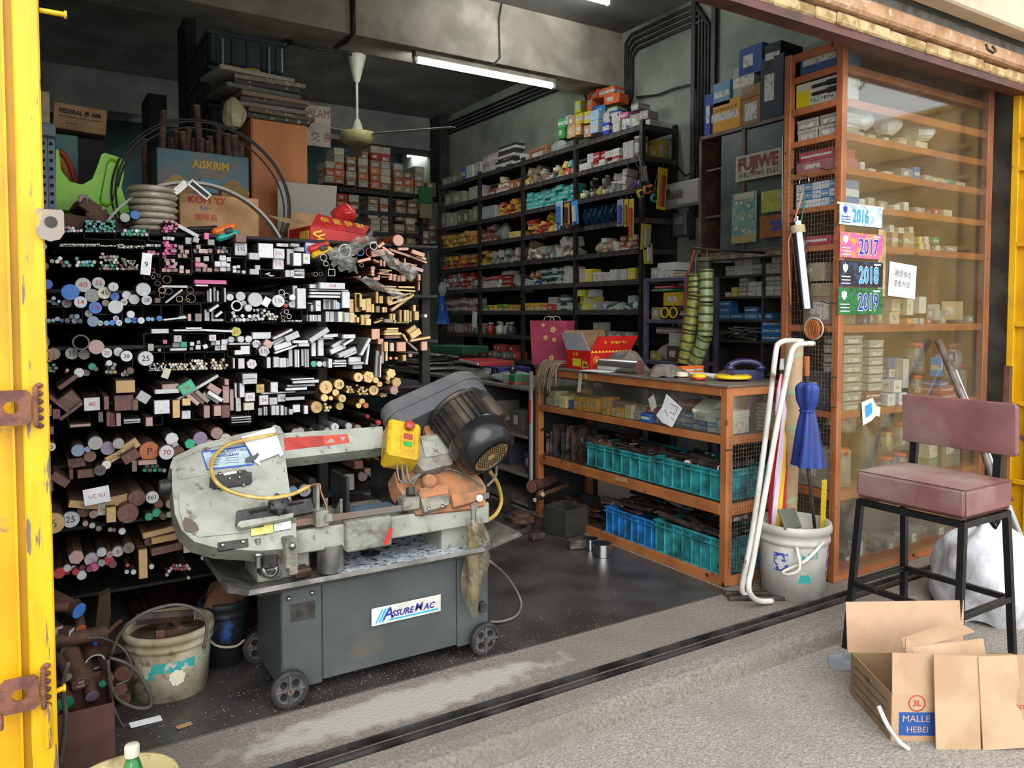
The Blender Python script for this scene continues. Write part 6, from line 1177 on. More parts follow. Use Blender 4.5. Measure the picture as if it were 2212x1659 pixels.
# big pile on the nearest bay
PILE0=[(1213,288,18,24,'#2f7d3c','green'),(1213,268,18,20,'#34963f','green'),(1235,285,22,26,'#a98a5c','brown'),(1236,262,22,22,'#96785a','brown'),(1228,260,14,18,'#8fb5a8','teal'),(1249,280,12,24,'#b58a55','tan'),(1249,232,16,24,'#c7bf3a','yellow and white'),(1252,257,18,22,'#c4b92c','yellow'),(1268,255,14,24,'#bcae34','yellow and black'),(1268,285,16,24,'#b58d62','tan'),(1284,275,20,26,'#9fb3c0','pale blue'),(1284,250,20,20,'#8fb5c9','pale blue'),(1275,222,14,36,'#cf6a35','orange and white'),(1288,240,16,20,'#2c4fa5','blue'),(1297,240,26,22,'#2f76ad','blue'),(1310,278,16,26,'#2b3fae','royal blue'),(1312,255,18,22,'#a4a19a','grey'),(1283,205,22,18,'#cf6232','orange'),(1310,200,34,18,'#c25a30','orange grey'),(1320,215,34,20,'#cd5c28','orange'),(1332,278,18,22,'#b3b0a8','white'),(1330,255,20,22,'#b5ada3','white and red'),(1322,238,22,12,'#5f9a52','green'),(1327,247,24,14,'#253c86','navy'),(1350,250,18,12,'#c04a86','pink'),(1350,272,16,26,'#c9c4bc','white'),(1372,262,26,26,'#9a9084','chrome printed'),(1385,285,40,14,'#b0aaa0','long white'),(1372,232,18,14,'#8f8a84','silver'),(1390,250,18,18,'#9d9488','grey'),(1358,283,12,14,'#2a3a78','navy')]
for px,py,w_,h_,c,cn in PILE0:
    p=at(px,py+h_/2,X=SX+.08+.1*(py<245));q=1/ppm(p)
    carton('top_carton',f'{cn} carton in the big pile on the nearest shelf bay, {"high" if py < 235 else "middle" if py < 265 else "low"} {"left" if px < 1265 else "centre" if px < 1330 else "right"}','carton',(p.x+.06,p.y,max(p.z,SZ[0]-.01)),(w_*q*1.25,.14,h_*q*1.05),c,R(-82)+rnd.uniform(-.15,.15),rnd.choice(('lab','end','band')),'carton pile on the nearest bay')
# dark blue octagonal reels on the fourth shelf
for i in range(4):
    y=UY[0]+(UY[1]-UY[0])*(.3+.17*i);t=thing('cable_reel',f'dark blue octagonal reel on the nearest bay, {("nearest", "second", "third", "farthest")[i]} of four','reel',(SX+.1,y,SZ[3]-.012+.095),0,'octagonal reels')
    MB().cyl((0,-.055,0),(0,-.04,0),.098,n=8,sm=False).cyl((0,.04,0),(0,.055,0),.098,n=8,sm=False).cyl((0,-.04,0),(0,.04,0),.06,n=12).build('flanges',mat('deep_blue_plastic','#173a52',.45),t)
    MB().cyl((-.0,-.057,0),(0,-.0555,0),.05,n=10).build('hub_label',mat('drab_label','#4a4538',.7),t)
# hanging blister packs on shelf fronts
def hang(lb,px,py,w_,h_,X,c,c2,cat='blister pack',tilt=0.,name='blister_pack'):
    a=at(px,py,X=X);q=1/ppm(a);t=thing(name,lb,cat,a,0,None,(R(tilt),0,0));W,H=w_*q*1.15,h_*q
    MB().box((0,0,0),(.006,W,H),b=.002).build('card',mat('pack_'+c,c,.5),t)
    MB().box((-.012,0,-H*.05),(.022,W*.5,H*.7),b=.006).build('blister',mat('packed_'+c2,c2,.4),t)
    MB().tube([(0,0,H/2-.004),(.0,0,H/2+.03)],.0015,5).build('hook_wire',WIRE,t);return t
FX=SX-.03
hang('clear pack with blue pliers hanging on the second bay',1208,462,22,54,FX,'#9fb3c4','#3a6ea5');hang('orange tool pack hanging on the second bay',1225,462,16,46,FX-.02,'#b9822a','#2a2a2c');hang('bright blue tool pack hanging on the second bay',1242,460,20,52,FX-.03,'#2f86c9','#b9b5ac',tilt=-6)
hang('clear pack with violet tools hanging on the nearest bay',1340,460,18,58,FX,'#8f8f9c','#4b55a0');hang('yellow long pack hanging on the nearest bay',1353,460,12,60,FX-.02,'#c29a1f','#8a7a3a');hang('yellow blade pack with red handle hanging low on the nearest bay',1364,475,14,90,FX-.03,'#b59c22','#b5302a')
EX=UY[0]-.06
def hange(lb,px,py,w_,h_,c,c2,tilt=0.,ey=EX):
    a=at(px,py,Y=ey);q=1/ppm(a);t=thing('blister_pack',lb,'blister pack',a,0,None,(0,R(tilt),0));W,H=w_*q*1.1,h_*q
    MB().box((0,0,0),(W,.006,H),b=.002).build('card',mat('pack_'+c,c,.5),t);MB().box((0,-.012,-H*.05),(W*.45,.02,H*.75),b=.006).build('blister',mat('packed_'+c2,c2,.4),t)
    MB().tube([(0,0,H/2-.004),(0,0,H/2+.04)],.0015,5).build('hook_wire',WIRE,t)
hange('tall yellow saw blade pack with red handle on the shelving end',1430,408,24,90,'#c9ad1e','#a3302a',4);hange('yellow framed level pack hanging from the shelving end',1395,512,26,56,'#a8983a','#8a8a80',3);hange('yellow and chrome pack hanging lower on the shelving end',1400,548,24,44,'#b5a82c','#a9b5b0',-4);hange('cluster of pale tags hanging on the shelving end',1392,375,16,32,'#a39584','#8a7a6a',-8)
for px,py,c,s in((1383,418,'#c9b51e','yellow'),(1396,410,'#cf6a25','orange, left'),(1405,408,'#cd6422','orange, right'),(1412,428,'#1f9a92','teal')):
    a=at(px,py,Y=EX-.05);t=thing('tape_measure',f'hanging tape measure on the shelving end, {s}','tape measure',a,0,'tape measures on the shelving end',(0,R(rnd.uniform(-30,30)),0))
    MB().box((0,0,0),(.07,.03,.065),b=.016).build('case',mat('case_'+c,c,.4),t);MB().lathe([(0,0),(.022,0),(.02,.003)],(0,-.0155,0),14,axis=(0,-1,0)).build('badge',SBLK,t);MB().tube([(0,0,.03),(0,.04,.14),(0,.06,.3)],.002,5).build('cord',WIRE,t)
# end of the shelving: goods seen through the side
for px,py,w_,h_,c,s in((1408,336,20,30,'#b5892c','yellow and white'),(1425,336,24,46,'#b59a3a','yellow and red tall'),(1446,330,18,46,'#8f9196','grey plastic')):
    a=at(px,py,Y=UY[0]+.08);q=1/ppm(a);carton('end_carton',f'{s} carton at the open end of the shelving','carton',(a.x,UY[0]+.1,SZ[1]-.01),(w_*q*1.1,.1,h_*q),c,0,'lab')
# breaker box and meter
a=at(1478,420,X=XW-.06);t=thing('breaker_box','white circuit breaker box on the wall beside the shelving','breaker box',a);q=1/ppm(a)
MB().box((0,0,0),(.1,.44,.21),b=.02).build('casing',mat('breaker_white','#a9a69c',.5),t);MB().box((-.052,.06,0),(.006,.2,.07),b=.002).build('window',mat('breaker_window','#77736b',.3),t)
for i in range(6):MB().box((-.056,.14-i*.03,-.005),(.01,.016,.035),b=.002).build('breaker_switch',mat('breaker_grey','#4f4a48',.5,0,'#8d5a50',30),t)
a=at(1475,485,X=XW-.06);t=thing('meter_box','small grey electric meter below the breaker box','meter',a);MB().box((0,0,0),(.1,.16,.2),b=.012).build('casing',mat('meter_grey','#4a4d50',.5),t);MB().box((-.052,0,.03),(.006,.1,.06),b=.002).build('display',mat('meter_glass','#6f7678',.2),t)

# ================================================================== wall case with sign, to the right
WX=4.36;yA,yB=at(1512,400,X=WX).y,3.3;zA,zB=at(1512,300,X=WX).z,at(1512,556,X=WX).z
wc=thing('wall_case','rusty brown wall case with a grey glazed door and a welding sign','case',(WX,yB,zB));Wc=lambda:loc_mb(wc)
BRW=mat('brown_case_paint','#4f3a30',.6,0,'#66503f',9);GRN=mat('grey_green_door','#4d5650',.4,0,'#3f4843',5)
for z in(zA,zB+.01):Wc().box((WX+.15,(yA+yB)/2,z),(.3,yA-yB+.02,.03),b=.003).build('case_rail',BRW,wc)
for y in(yA,yA-.42):Wc().box((WX+.15,y,(zA+zB)/2),(.3,.03,zA-zB),b=.003).build('case_side',BRW,wc)
Wc().box((WX+.26,(yA+yB)/2,(zA+zB)/2),(.02,yA-yB,zA-zB)).build('case_back',mat('flaking_white','#8d8378',.9,0,'#6b4f42',7),wc)
Wc().box((WX+.02,(yA-.2+yB)/2,(zA+zB)/2),(.02,yA-.2-yB,zA-zB-.04),b=.003).build('sliding_door',GRN,wc)
for z in(zA-.25,zB+.3):Wc().box((WX+.12,yA-.13,z),(.2,.18,.015)).build('small_shelf',BRW,wc)
Wc().box((WX+.0,(yA+yB)/2,zB-.02),(.1,yA-yB,.03),b=.003).build('sill_board',mat('chipped_sill','#8d8168',.8,0,'#5b4a38',10),wc)
# sign
a,b=at(1592,340,X=WX),at(1592,394,X=WX);sgn=thing('wall_sign','white welding electrode sign with dark red lettering on the wall case','sign',(WX-.008,a.y,b.z));Hs=a.z-b.z;Ls=.62
MB().box((.0,-Ls/2,Hs/2),(.006,Ls,Hs)).build('panel',mat('sign_cream','#a9a08f',.6),sgn)
SR=mat('sign_red','#7d1f22',.6);text('FUJIWE',Hs*.66,(-.005,-.02,Hs*.62),LEFT,SR,sgn,al='LEFT',bold=.006,w=.92);text('WELDING ELEC',Hs*.26,(-.005,-.02,Hs*.2),LEFT,INK_K,sgn,al='LEFT',w=1.05,spacing=1.1)
def wsheet(name,lb,x0,y0,x1,y1,c,c2,X=WX-.006):
    a,b=at(x0,y0,X=X),at(x1,y1,X=X);t=thing(name,lb,'poster',(X,(a.y+b.y)/2,(a.z+b.z)/2));MB().box((0,0,0),(.004,a.y-b.y,a.z-b.z)).build('sheet',mat('poster_'+c,c,.6,0,c2,22),t);return t,a.y-b.y,a.z-b.z
t,W,H=wsheet('poster','faded teal padlock poster on the wall case door',1582,420,1634,522,'#4f8a80','#8a9a84')
for i,(x,z)in enumerate(((-.3,.3),(-.1,.3),(.2,.22),(-.3,-.2),(0,-.25),(.25,-.3),(.3,0),(-.05,-.02))):
    m=MB();m.box((-.004,-x*W,z*H),(.003,W*.14,H*.08),b=.001);m.tube([(-.004,-x*W+W*.05*math.cos(q),z*H+H*.04+H*.05*math.sin(q))for q in[R(20*k)for k in range(10)]],.003,5);m.build('printed_padlock',mat('lock_print','#a9a58c',.6),t)
MB().box((-.003,0,H*.42),(.002,W*.8,H*.12)).build('print_band',mat('lock_print','#a9a58c',.6),t);MB().box((-.003,0,-H*.42),(.002,W,H*.14)).build('print_band',mat('print_tan','#a08a5a',.6),t)
wsheet('notice','yellow green warning notice on the wall case door',1645,415,1687,455,'#8f9a34','#a3ad48')
t,W,H=wsheet('calendar','orange brown calendar with blue figures half hidden by the tall cabinet',1642,468,1692,510,'#9a5f22','#7d4a1c');text('20',H*.6,(-.004,-W*.2,0),LEFT,mat('calendar_blue','#1f3f9a',.6),t,bold=.004)
# tool boxes on the wall case
ZW=zA+.016
def wbox(lb,x0,y0,x1,y1,c,kind='lab',dx=.1,z=None,rz=0.,dpt=.2,txt=None,ink=None,ts=.3):
    a,b=at(x0,y0,X=WX+.02),at(x1,y1,X=WX+.02);q=b.z if z is None else z
    o=carton('tool_carton',lb,'carton',(WX+.03+dpt/2,(a.y+b.y)/2,q),(a.y-b.y,dpt,a.z-b.z),c,R(-90)+rz,kind,'tool cartons on the wall case')
    if txt:tx=text(txt,ts,(0,-.508,.72),FRONT,ink or INK_K,o,'printed_name');tx.scale=(1,.5*(a.y-b.y)/(a.z-b.z)*1.0,1)
    return o
wbox('blue carton with white labels at the left of the wall case top',1520,205,1538,290,'#24408a',z=ZW,dpt=.26);wbox('sky blue wrapped carton above the yellow tool carton',1538,195,1575,236,'#5f8aa5',z=ZW+.27*.72,dpt=.24,kind='end')
wbox('yellow power tool carton with black print',1530,236,1598,285,'#c98f22','end',z=ZW,dpt=.24,txt='DeWALT',ts=.2);wbox('brown carton with a printed hand tool',1598,200,1640,275,'#8f6238','lid',z=ZW,dpt=.22)
wbox('white and brown carton with teal print standing higher',1582,150,1626,200,'#8f8a84','band',dpt=.1,txt='metabo',ts=.17,ink=mat('teal_ink','#1f6f7a',.6));wbox('blue boxed tool carton with white tool print',1594,108,1645,152,'#1f3f7a','lab',dpt=.2);wbox('tall black tool case carton with barcode label',1640,140,1690,262,'#1c2430','lab',z=ZW,dpt=.3);wbox('black carton behind the blue boxed tool',1648,98,1682,142,'#15161b','end',dpt=.25,rz=.05)
# lower shelves under the case: stacks of small white boxes, blue boxes, tools
LX=4.4;lyA,lyB=at(1532,650,X=LX).y,3.2;lz=[at(1600,y,X=LX).z for y in(594,640,690,735)]
ls=thing('low_shelf','dark low shelving under the wall case with small boxed stock','shelving',(LX,lyB,0));Lm=lambda:loc_mb(ls)
for z in lz:Lm().box((LX+.14,(lyA+lyB)/2,z-.01),(.28,lyA-lyB,.018),b=.002).build('shelf_board',SHF,ls)
for y in(lyA,(lyA+lyB)/2):Lm().box((LX+.14,y,.9),(.26,.02,1.8)).build('shelf_side',SHF,ls)
Lm().box((LX+.285,(lyA+lyB)/2,.9),(.01,lyA-lyB,1.8)).build('back_panel',mat('brown_pegboard','#4a3a32',.8),ls)
def lrow(k,x0,x1,w_,h,cols,what,name,lv):
    a,b=at(x0,600,X=LX).y,at(x1,600,X=LX).y;n=int((a-b)/w_)
    for i in range(n):
        zz=lz[k]
        for j in range(rnd.randint(max(1,lv-2),lv)):
            carton(name,f'{what}, {("top", "second", "third", "lowest")[k]} low shelf, {("lowest", "second", "third", "fourth", "fifth")[j]} layer','carton',(LX+.08,a-(i+.5)*w_,zz),(w_*.92,.1,h),rnd.choice(cols),R(-90)+rnd.uniform(-.1,.1),'end',f'{what} low shelf');zz+=h+.001
lrow(0,1560,1690,.085,.036,('#9d9a92','#b3b0a8','#8a8780','#b5b0a2'),'small white carton','white_carton',4);lrow(1,1590,1690,.08,.034,('#a8a59a','#8d8c80','#b5b3a6'),'small grey white carton','grey_carton',5);lrow(1,1560,1590,.06,.034,('#9a978c','#b5a83a'),'tiny white yellow carton','white_carton',2)
lrow(2,1543,1690,.13,.046,('#2f6a9f','#2a5f92','#3875a8'),'blue file carton','blue_carton',3)
for i in range(26):
    y=rnd.uniform(3.5,lyA-.1);L_=rnd.uniform(.1,.25);o=MB().box((0,0,0),(.03,L_,rnd.uniform(.012,.03)),b=.003).build('tool_packet',mat(('tool_a','tool_b','tool_c','tool_d')[i%4],('#3f4a50','#6d6a5c','#2f4a5c','#55504a')[i%4],.5),None,(LX+rnd.uniform(.05,.2),y,lz[3]+rnd.uniform(.015,.09)),(rnd.uniform(-.2,.2),0,rnd.uniform(-.8,.8)));tag(o,f'{("slate", "drab", "dark blue", "brown grey")[i % 4]} flat tool packet heaped on the lowest low shelf','packet','tool packets on the low shelf')
for k in range(3):
    a=at(1662,735,X=LX);carton('blue_carton',f'small blue carton standing among the tool packets, {("lowest", "middle", "topmost")[k]}','carton',(LX+.06,a.y,lz[3]+k*.05),(.16,.1,.048),'#2470a8',R(-85),'end','blue cartons among the tools')

# ================================================================== violet grey stand with hanging disc packs
PX_=4.0;a,b=at(1396,604,X=PX_),at(1484,604,X=PX_)
ps_=thing('steel_stand','violet grey steel stand with two compartments beside the shelving','stand',(PX_,b.y,0));Pm=lambda:loc_mb(ps_)
PV=mat('violet_grey_paint','#5b566c',.55,0,'#484457',8)
for y in(a.y,b.y):
    for x in(PX_,PX_+.3):Pm().box((x,y,a.z/2),(.035,.035,a.z),b=.003).build('post',PV,ps_)
for py in(606,694,782,900):
    z=at(1400,py,X=PX_).z;Pm().box((PX_+.15,(a.y+b.y)/2,z),(.33,a.y-b.y,.03),b=.003).build('deck',PV,ps_)
zz=[at(1400,py,X=PX_).z+.016 for py in(606,694,782,900)]
def pbox(lv,px,w_,h,c,s,kind='lab',dz=0.,dx=.1):
    y=at(px,700,X=PX_).y;carton('stand_carton',f'{s} on the violet grey stand','carton',(PX_+dx,y,zz[lv]+dz),(w_,.14,h),c,R(-90)+rnd.uniform(-.05,.05),kind)
pbox(0,1425,.22,.05,'#b9b6b0','white flat carton','end');pbox(0,1432,.2,.06,'#b3b0aa','white carton','lab',.052);pbox(0,1410,.12,.08,'#9a9790','grey paper packet');pbox(0,1455,.18,.03,'#8d6a4a','brown flat packet','end')
pbox(1,1450,.24,.1,'#c2a018','yellow label carton','lab',.1);pbox(1,1447,.26,.09,'#2f2c24','black and yellow carton','band');pbox(1,1412,.12,.09,'#8f8a5c','olive carton');pbox(1,1420,.22,.02,'#1f6f3f','green flat book','end',.21);pbox(1,1425,.2,.02,'#a33038','red flat book','end',.232)
pbox(2,1425,.18,.13,'#8a8a86','grey bagged pack','bag');pbox(2,1450,.16,.11,'#5a3a30','dark brown carton with white label');pbox(2,1452,.14,.1,'#a9a99c','grey white marked carton','lab',.112);pbox(2,1408,.1,.07,'#9a8a4a','tan carton');pbox(2,1420,.22,.05,'#8d7a78','striped packet row','band',.2,.16);pbox(3,1430,.24,.12,'#55514c','dim dark carton')
a=at(1422,702,X=PX_-.02)
for dy in(.0,-.09):
    t=thing('sealing_roll',f'yellow rimmed black round reel on the violet stand, {"left" if dy == 0 else "right"}','reel',(PX_-.01,at(1439,685,X=PX_).y+dy,zz[1]+.05));MB().lathe([(.032,0),(.042,0),(.042,.01),(.032,.01),(.032,0)],n=20,axis=(-1,0,0),sm=False).build('rim',mat('reel_yellow','#c9b51e',.4),t);MB().cyl((0,0,0),(.03,0,0),.032,n=18).build('core',SBLK,t)
# hanging disc packs: long clear tubes of green yellow discs
def discs(lb,pts,X,n,nm):
    q=[at(x,y,X=X)for x,y in pts];t=thing('disc_pack',lb,'disc pack',q[0],0,'hanging disc packs');base_=q[0]
    for k in range(len(q)-1):
        a,b=q[k]-base_,q[k+1]-base_;d=(b-a).normalized();r=.047 if k%2==0 else .05;L_=(b-a).length
        MB().cyl(a,b-d*.012,r*.97,n=16).build('disc_stack',mat('olive_disc_'+str(nm),('#9a9a4c','#8fa07a')[nm==1 and k==0],.35,0,'#7d7d38',30,coat=.5),t)
        m=MB();c=max(4,int(L_/.048))
        for i in range(c):m.lathe([(r*.97,0),(r*1.05,.004),(r*1.05,.011),(r*.97,.015)],a+d*(L_*(i+.1)/c),16,axis=d)
        m.build('disc_edges',mat('dark_green_edge','#3c4a24',.45),t)
    MB().tube([Vector((0,0,0)),Vector((0,0,.05)),at(pts[0][0]+2,pts[0][1]-45,X=X)-base_],.003,5).build('hanging_cord',mat('cord_grey','#77706a',.8),t)
    MB().cyl(q[-1]-base_,q[-1]-base_+(q[-1]-q[-2]).normalized()*.015,.05,n=16).build('end_cap',RUBBER,t)
discs('left hanging tube of stacked yellow green discs',[(1502,592),(1501,640),(1490,714),(1478,787)],3.7,20,0)
discs('right hanging tube of stacked yellow green discs',[(1526,582),(1526,655),(1523,728),(1498,795)],3.7,20,1)
st=MB().tube([at(1500,540,X=3.68),at(1484,600,X=3.68),at(1478,680,X=3.68),at(1471,740,X=3.68),at(1466,800,X=3.68)],.006,6).build('hanging_rope',mat('red_cord','#a3302c',.7));tag(st,'long red cord hanging beside the disc packs','cord')
hk=MB().tube([at(1498,535,X=3.7),at(1530,540,X=3.7)],.008,6).tube([at(1515,538,X=3.7),Vector((WX,at(1515,538,X=3.7).y,at(1515,538,X=3.7).z))],.008,6).build('hanging_bar',STEEL);tag(hk,'steel bar from which the disc packs hang','bar')

# ================================================================== back shelving with stacked cartons
BY=9.0;zb=[2.93-.2535*k for k in range(8)];bx0,bx1=at(690,400,Y=BY).x,SX-.02
bs_=thing('shelving_unit','black slotted angle shelving across the rear with stacked shoe box cartons','shelving',(bx0,BY,0));Bm=lambda:loc_mb(bs_)
for z in zb:
    Bm().box(((bx0+bx1)/2,BY+.2,z-.02),(bx1-bx0,.38,.012)).build('shelf_board',SHF,bs_);Bm().box(((bx0+bx1)/2,BY,z-.024),(bx1-bx0,.003,.05)).build('edge_beam',DKFRAME,bs_)
for px in(692,844,940):Bm().box((min(at(px,500,Y=BY).x,bx1),BY+.01,1.5),(.045,.03,2.9)).build('upright',DKFRAME,bs_)
m=Bm()
for i in range(24):m.box((bx0+.05+i*.062,BY-.0022,zb[0]-.018),(.04,.001,.014))
m.build('slots',DKH,bs_)
CT=[('#c06a3c','orange'),('#b5ad92','cream'),('#a8603c','rust orange'),('#9a7a58','brown'),('#a39a88','grey beige'),('#b0392f','red'),('#c2b795','pale cream'),('#7d664c','dark brown')]
def bcart(px,py,w_,h_,ci,row):
    p=at(px,py,Y=BY+.04);q=1/ppm(p);c,cn=CT[ci]
    carton('shoe_carton',f'{cn} shoe box carton in the rear pile, {("top of shelving", "second shelf", "third shelf")[row]}, {("left", "middle", "right")[min(2, int((px - 700) / 85))]}','carton',(p.x,BY+.17,p.z),(w_*q*1.08,.3,h_*q),c,rnd.uniform(-.03,.03),'lab' if rnd.random()<.6 else 'lid','shoe box cartons at the rear')
for px,n,ci in((712,3,(1,0,4)),(732,5,(0,0,0,1,6)),(758,4,(3,4,7,3)),(784,5,(4,0,3,1,3)),(810,6,(0,2,0,3,5,1)),(832,6,(7,6,1,4,5,1)),(860,4,(3,2,3,4)),(882,3,(3,0,7)),(905,4,(1,3,4,4)),(930,2,(7,7))):
    y=393+(px-700)*.14
    for k in range(n):bcart(px,y-k*15.5,21 if px>730 else 19,15,ci[k%len(ci)],0)
for px,n,ci in((738,3,(5,2,5)),(764,3,(4,7,1)),(805,3,(1,4,3)),(830,3,(7,0,4)),(865,3,(7,3,7)),(890,3,(7,3,7)),(915,2,(7,7))):
    y=462+(px-700)*.1
    for k in range(n):bcart(px,y-k*16,22,15,ci[k%len(ci)],1)
for px,n,ci in((810,4,(1,4,1,4)),(832,4,(4,1,3,7)),(862,3,(7,3,4)),(886,4,(3,7,3,1)),(915,2,(7,4)),(935,3,(7,7,7))):
    for k in range(n):bcart(px,528-k*14.5,21,14,ci[k%len(ci)],2)
gp_=at(920,440,Y=BY-.12);t=thing('hanging_bag','green paper pack hanging on the rear corner of the shelving','bag',gp_);q=1/ppm(gp_)
MB().box((0,0,18*q),(34*q,.03,36*q),b=.008).build('green_half',mat('green_pack','#27623a',.6),t);MB().box((0,0,-16*q),(30*q,.03,32*q),b=.008).build('tan_half',mat('olive_pack','#7d7550',.7),t)
# blue bag hanging by the shelving
gp_=at(955,670,X=SX-.08);t=thing('hanging_bag','blue plastic bag tied up on the far end of the wall shelving','bag',gp_);q=1/ppm(gp_)
def f(u,v):a=6.2832*u;r=(6+10*v)*q*(1+.15*math.sin(3*a+4*v));return(r*math.cos(a),r*math.sin(a),(30-60*v)*q)
m=MB();m.grid(f,14,8,sm=False);m.build('bag',mat('blue_bag','#23509a',.4),t)
def f(u,v):a=6.2832*u;r=(3+7*math.sin(3.14*v))*q*(1+.2*math.sin(4*a));return(r*math.cos(a),r*math.sin(a),(60-32*v)*q)
m=MB();m.grid(f,12,6,sm=False);m.build('tied_top',mat('grey_film','#8d9698',.4),t)
gp_=at(1025,690,X=SX-.06);t=thing('price_tag','white card hanging from the wall shelving edge','tag',gp_);q=1/ppm(gp_);MB().box((0,0,0),(.003,20*q,34*q),rot=(.15,0,0)).build('card',PAPER,t);MB().tube([(0,0,17*q),(0,0,40*q)],.003,5).build('string',mat('red_string','#a5523a',.8),t)

# ================================================================== things on top of the rack (z about 1.74)
ZR=TIERS[0]
def slab(lb,cat,name,pts,Y,th,m,z=None):
    """an upright board-like thing given by its outline in the plane Y, with real thickness"""
    q=[at(x,y,Y=Y)for x,y in pts];o0=Vector((q[0].x,Y,min(p.z for p in q)));t=thing(name,lb,cat,o0)
    MB().prism([(p.x-o0.x,p.z-o0.z)for p in q],(0,0,0),(1,0,0),(0,0,1),(0,th,0)).build('body',m,t);t['k']=1/ppm(o0);return t
def bx(lb,cat,name,x0,y0,x1,y1,Y,dpt,m,rz=0.,z0=None,b=.004):
    a,c=at(x0,y0,Y=Y),at(x1,y1,Y=Y);z0=c.z if z0 is None else z0;t=thing(name,lb,cat,((a.x+c.x)/2,Y,z0),rz);W,H=c.x-a.x,a.z-z0
    MB().box((0,dpt/2,H/2),(W,dpt,H),b=b).build('body',m,t);return t,W,H
# slotted post
a=at(88,258,Y=3.5);c=at(118,258,Y=3.5);t=thing('slotted_post','grey slotted angle post standing beside the yellow gate','post',(a.x,3.5,ZR-.02));Hh=a.z-ZR
PG=mat('grey_blue_post','#5f6a76',.5,.1,'#525c66',8);W=c.x-a.x
MB().box((W*.2,0,Hh/2),(W*.4,.004,Hh)).box((W*.7,.02,Hh/2),(W*.62,.004,Hh),rot=(0,0,.5)).build('angle',PG,t);MB().box((W/2,.0,Hh-.02),(W*1.1,.05,.05),b=.003).build('cap_plate',PG,t)
m=MB()
for k in range(15):m.box((W*.68,-.004,Hh-.07-k*.032),(.012,.006,.013),b=.002);m.box((W*.15,-.004,Hh-.07-k*.032),(.008,.006,.013),b=.002)
m.build('slots',DKH,t)
t,W,H=bx('tall white wrapped bundle of sticks behind the slotted post','bundle','wrapped_bundle',84,195,108,260,3.9,.06,mat('aged_wrap','#8f8670',.8,0,'#a89a78',20),z0=ZR)
t,W,H=bx('brown carton printed with black lettering, high at the left','carton','carton',112,222,228,290,4.4,.3,CARD,R(-4));t.rotation_euler=(R(6),R(4),R(-4))
k=W/116;text('FEDERAL ℗ AIM',15*k,(0,-.003,H*.7),FRONT,INK_K,t,bold=.001,w=.85);text('PROFIT MANUFACTURING INC SDN BHD',6*k,(0,-.003,H*.5),FRONT,INK_K,t,w=.8);text('ARTOON',6*k,(-W*.15,-.003,H*.25),FRONT,INK_K,t)
bx('dark cabinet under the printed carton at the left','cabinet','dark_cabinet',125,292,232,420,4.5,.4,mat('dark_brown','#3a332d',.8),z0=ZR)  # one even dark brown over the whole cabinet
t,W,H=bx('old painted panel with a rainbow behind the green chair','panel','painted_board',118,288,170,400,4.1,.03,mat('faded_teal_paint','#3a6a6e',.7,0,'#557a6c',9),z0=ZR)
for i,c in enumerate(('#b0442a','#c27a2a','#c2a83a')):MB().tube([(-W*.5+(W*.95-i*.03)*math.cos(q),-.003,H*.35+(H*.5-i*.03)*math.sin(q))for q in[R(8*j)for j in range(11)]],.012,6).build('rainbow_band',mat('band_'+c,c,.7),t)
MB().box((-W*.2,-.004,H*.2),(W*.5,.006,H*.4),b=.002).build('painted_door',mat('painted_tan','#a58a5c',.7),t)
# green plastic chair lying on the rack
CH=mat('lime_green_plastic','#88c81f',.4,0,'#70b014',6);t0=at(122,325,Y=3.75)
ol=[(121,322),(127,324),(132,368),(150,392),(178,399),(200,386),(212,356),(219,334),(226,330),(262,341),(270,351),(266,385),(262,405),(272,436),(283,458),(232,466),(180,458),(121,452)]
t=thing('plastic_chair','lime green plastic child chair lying on top of the rack','chair',(t0.x,3.75,ZR));q=[at(x,y,Y=3.75)-Vector(t.location)for x,y in ol];P2=[(p.x,p.z)for p in q]
for y,nm in((0,'side_shell'),(.26,'side_shell')):MB().prism(P2,(0,y,0),(1,0,0),(0,0,1),(0,.03,0)).build(nm,CH,t)
m=MB();n=len(P2)
for i in list(range(6,13)):m.add([(P2[i][0],.0,P2[i][1]),(P2[i+1][0],.0,P2[i+1][1]),(P2[i+1][0],.29,P2[i+1][1]),(P2[i][0],.29,P2[i][1])],[(0,1,2,3)])
m.build('seat_shell',CH,t)
rec=[at(x,y,Y=3.75)-Vector(t.location)for x,y in((232,352),(238,344),(252,348),(256,358),(244,436),(232,446),(218,440),(217,428))];r2=[(p.x,p.z)for p in rec];cx,cz=sum(p[0]for p in r2)/8,sum(p[1]for p in r2)/8
m=MB();r3=[(cx+(a-cx)*.84,cz+(b-cz)*.9)for a,b in r2];m.add([(a,-.012,b)for a,b in r2]+[(a,-.001,b)for a,b in r3]+[(cx+(a-cx)*1.12,-.001,cz+(b-cz)*1.05)for a,b in r2],[(i,(i+1)%8,8+(i+1)%8,8+i)for i in range(8)]+[(16+i,16+(i+1)%8,(i+1)%8,i)for i in range(8)]);m.build('raised_rim',CH,t)
# rusty chunks in front of the chair
for i,(x,y,w_,h_,ro)in enumerate(((170,478,60,26,8),(212,470,44,30,-14),(196,446,40,26,30),(236,478,34,22,40),(150,486,50,22,0),(268,480,46,20,-8),(180,430,20,18,0))):
    p=at(x,y,Y=3.5);k=1/ppm(p);o=MB().box((0,.1,0),(w_*k,.2,h_*k),b=.004).build('steel_block',RUST if i!=6 else mat('pale_block','#8f7f78',.6),None,p,(0,R(ro),R(8*(i%3)-8)));tag(o,'rusty steel block on top of the rack before the green chair, '+ORD[i]+' of the heap','metal block','rusty blocks on the rack')
for x,y,c,s in((292,464,'b','blue capped'),(270,470,'g','grey')):p=at(x,y,Y=3.42);bar('R',p,20/ppm(p),20/ppm(p),0,c,lab=f'{s} short round bar beside the wrapped roll on the rack',ln=.3)
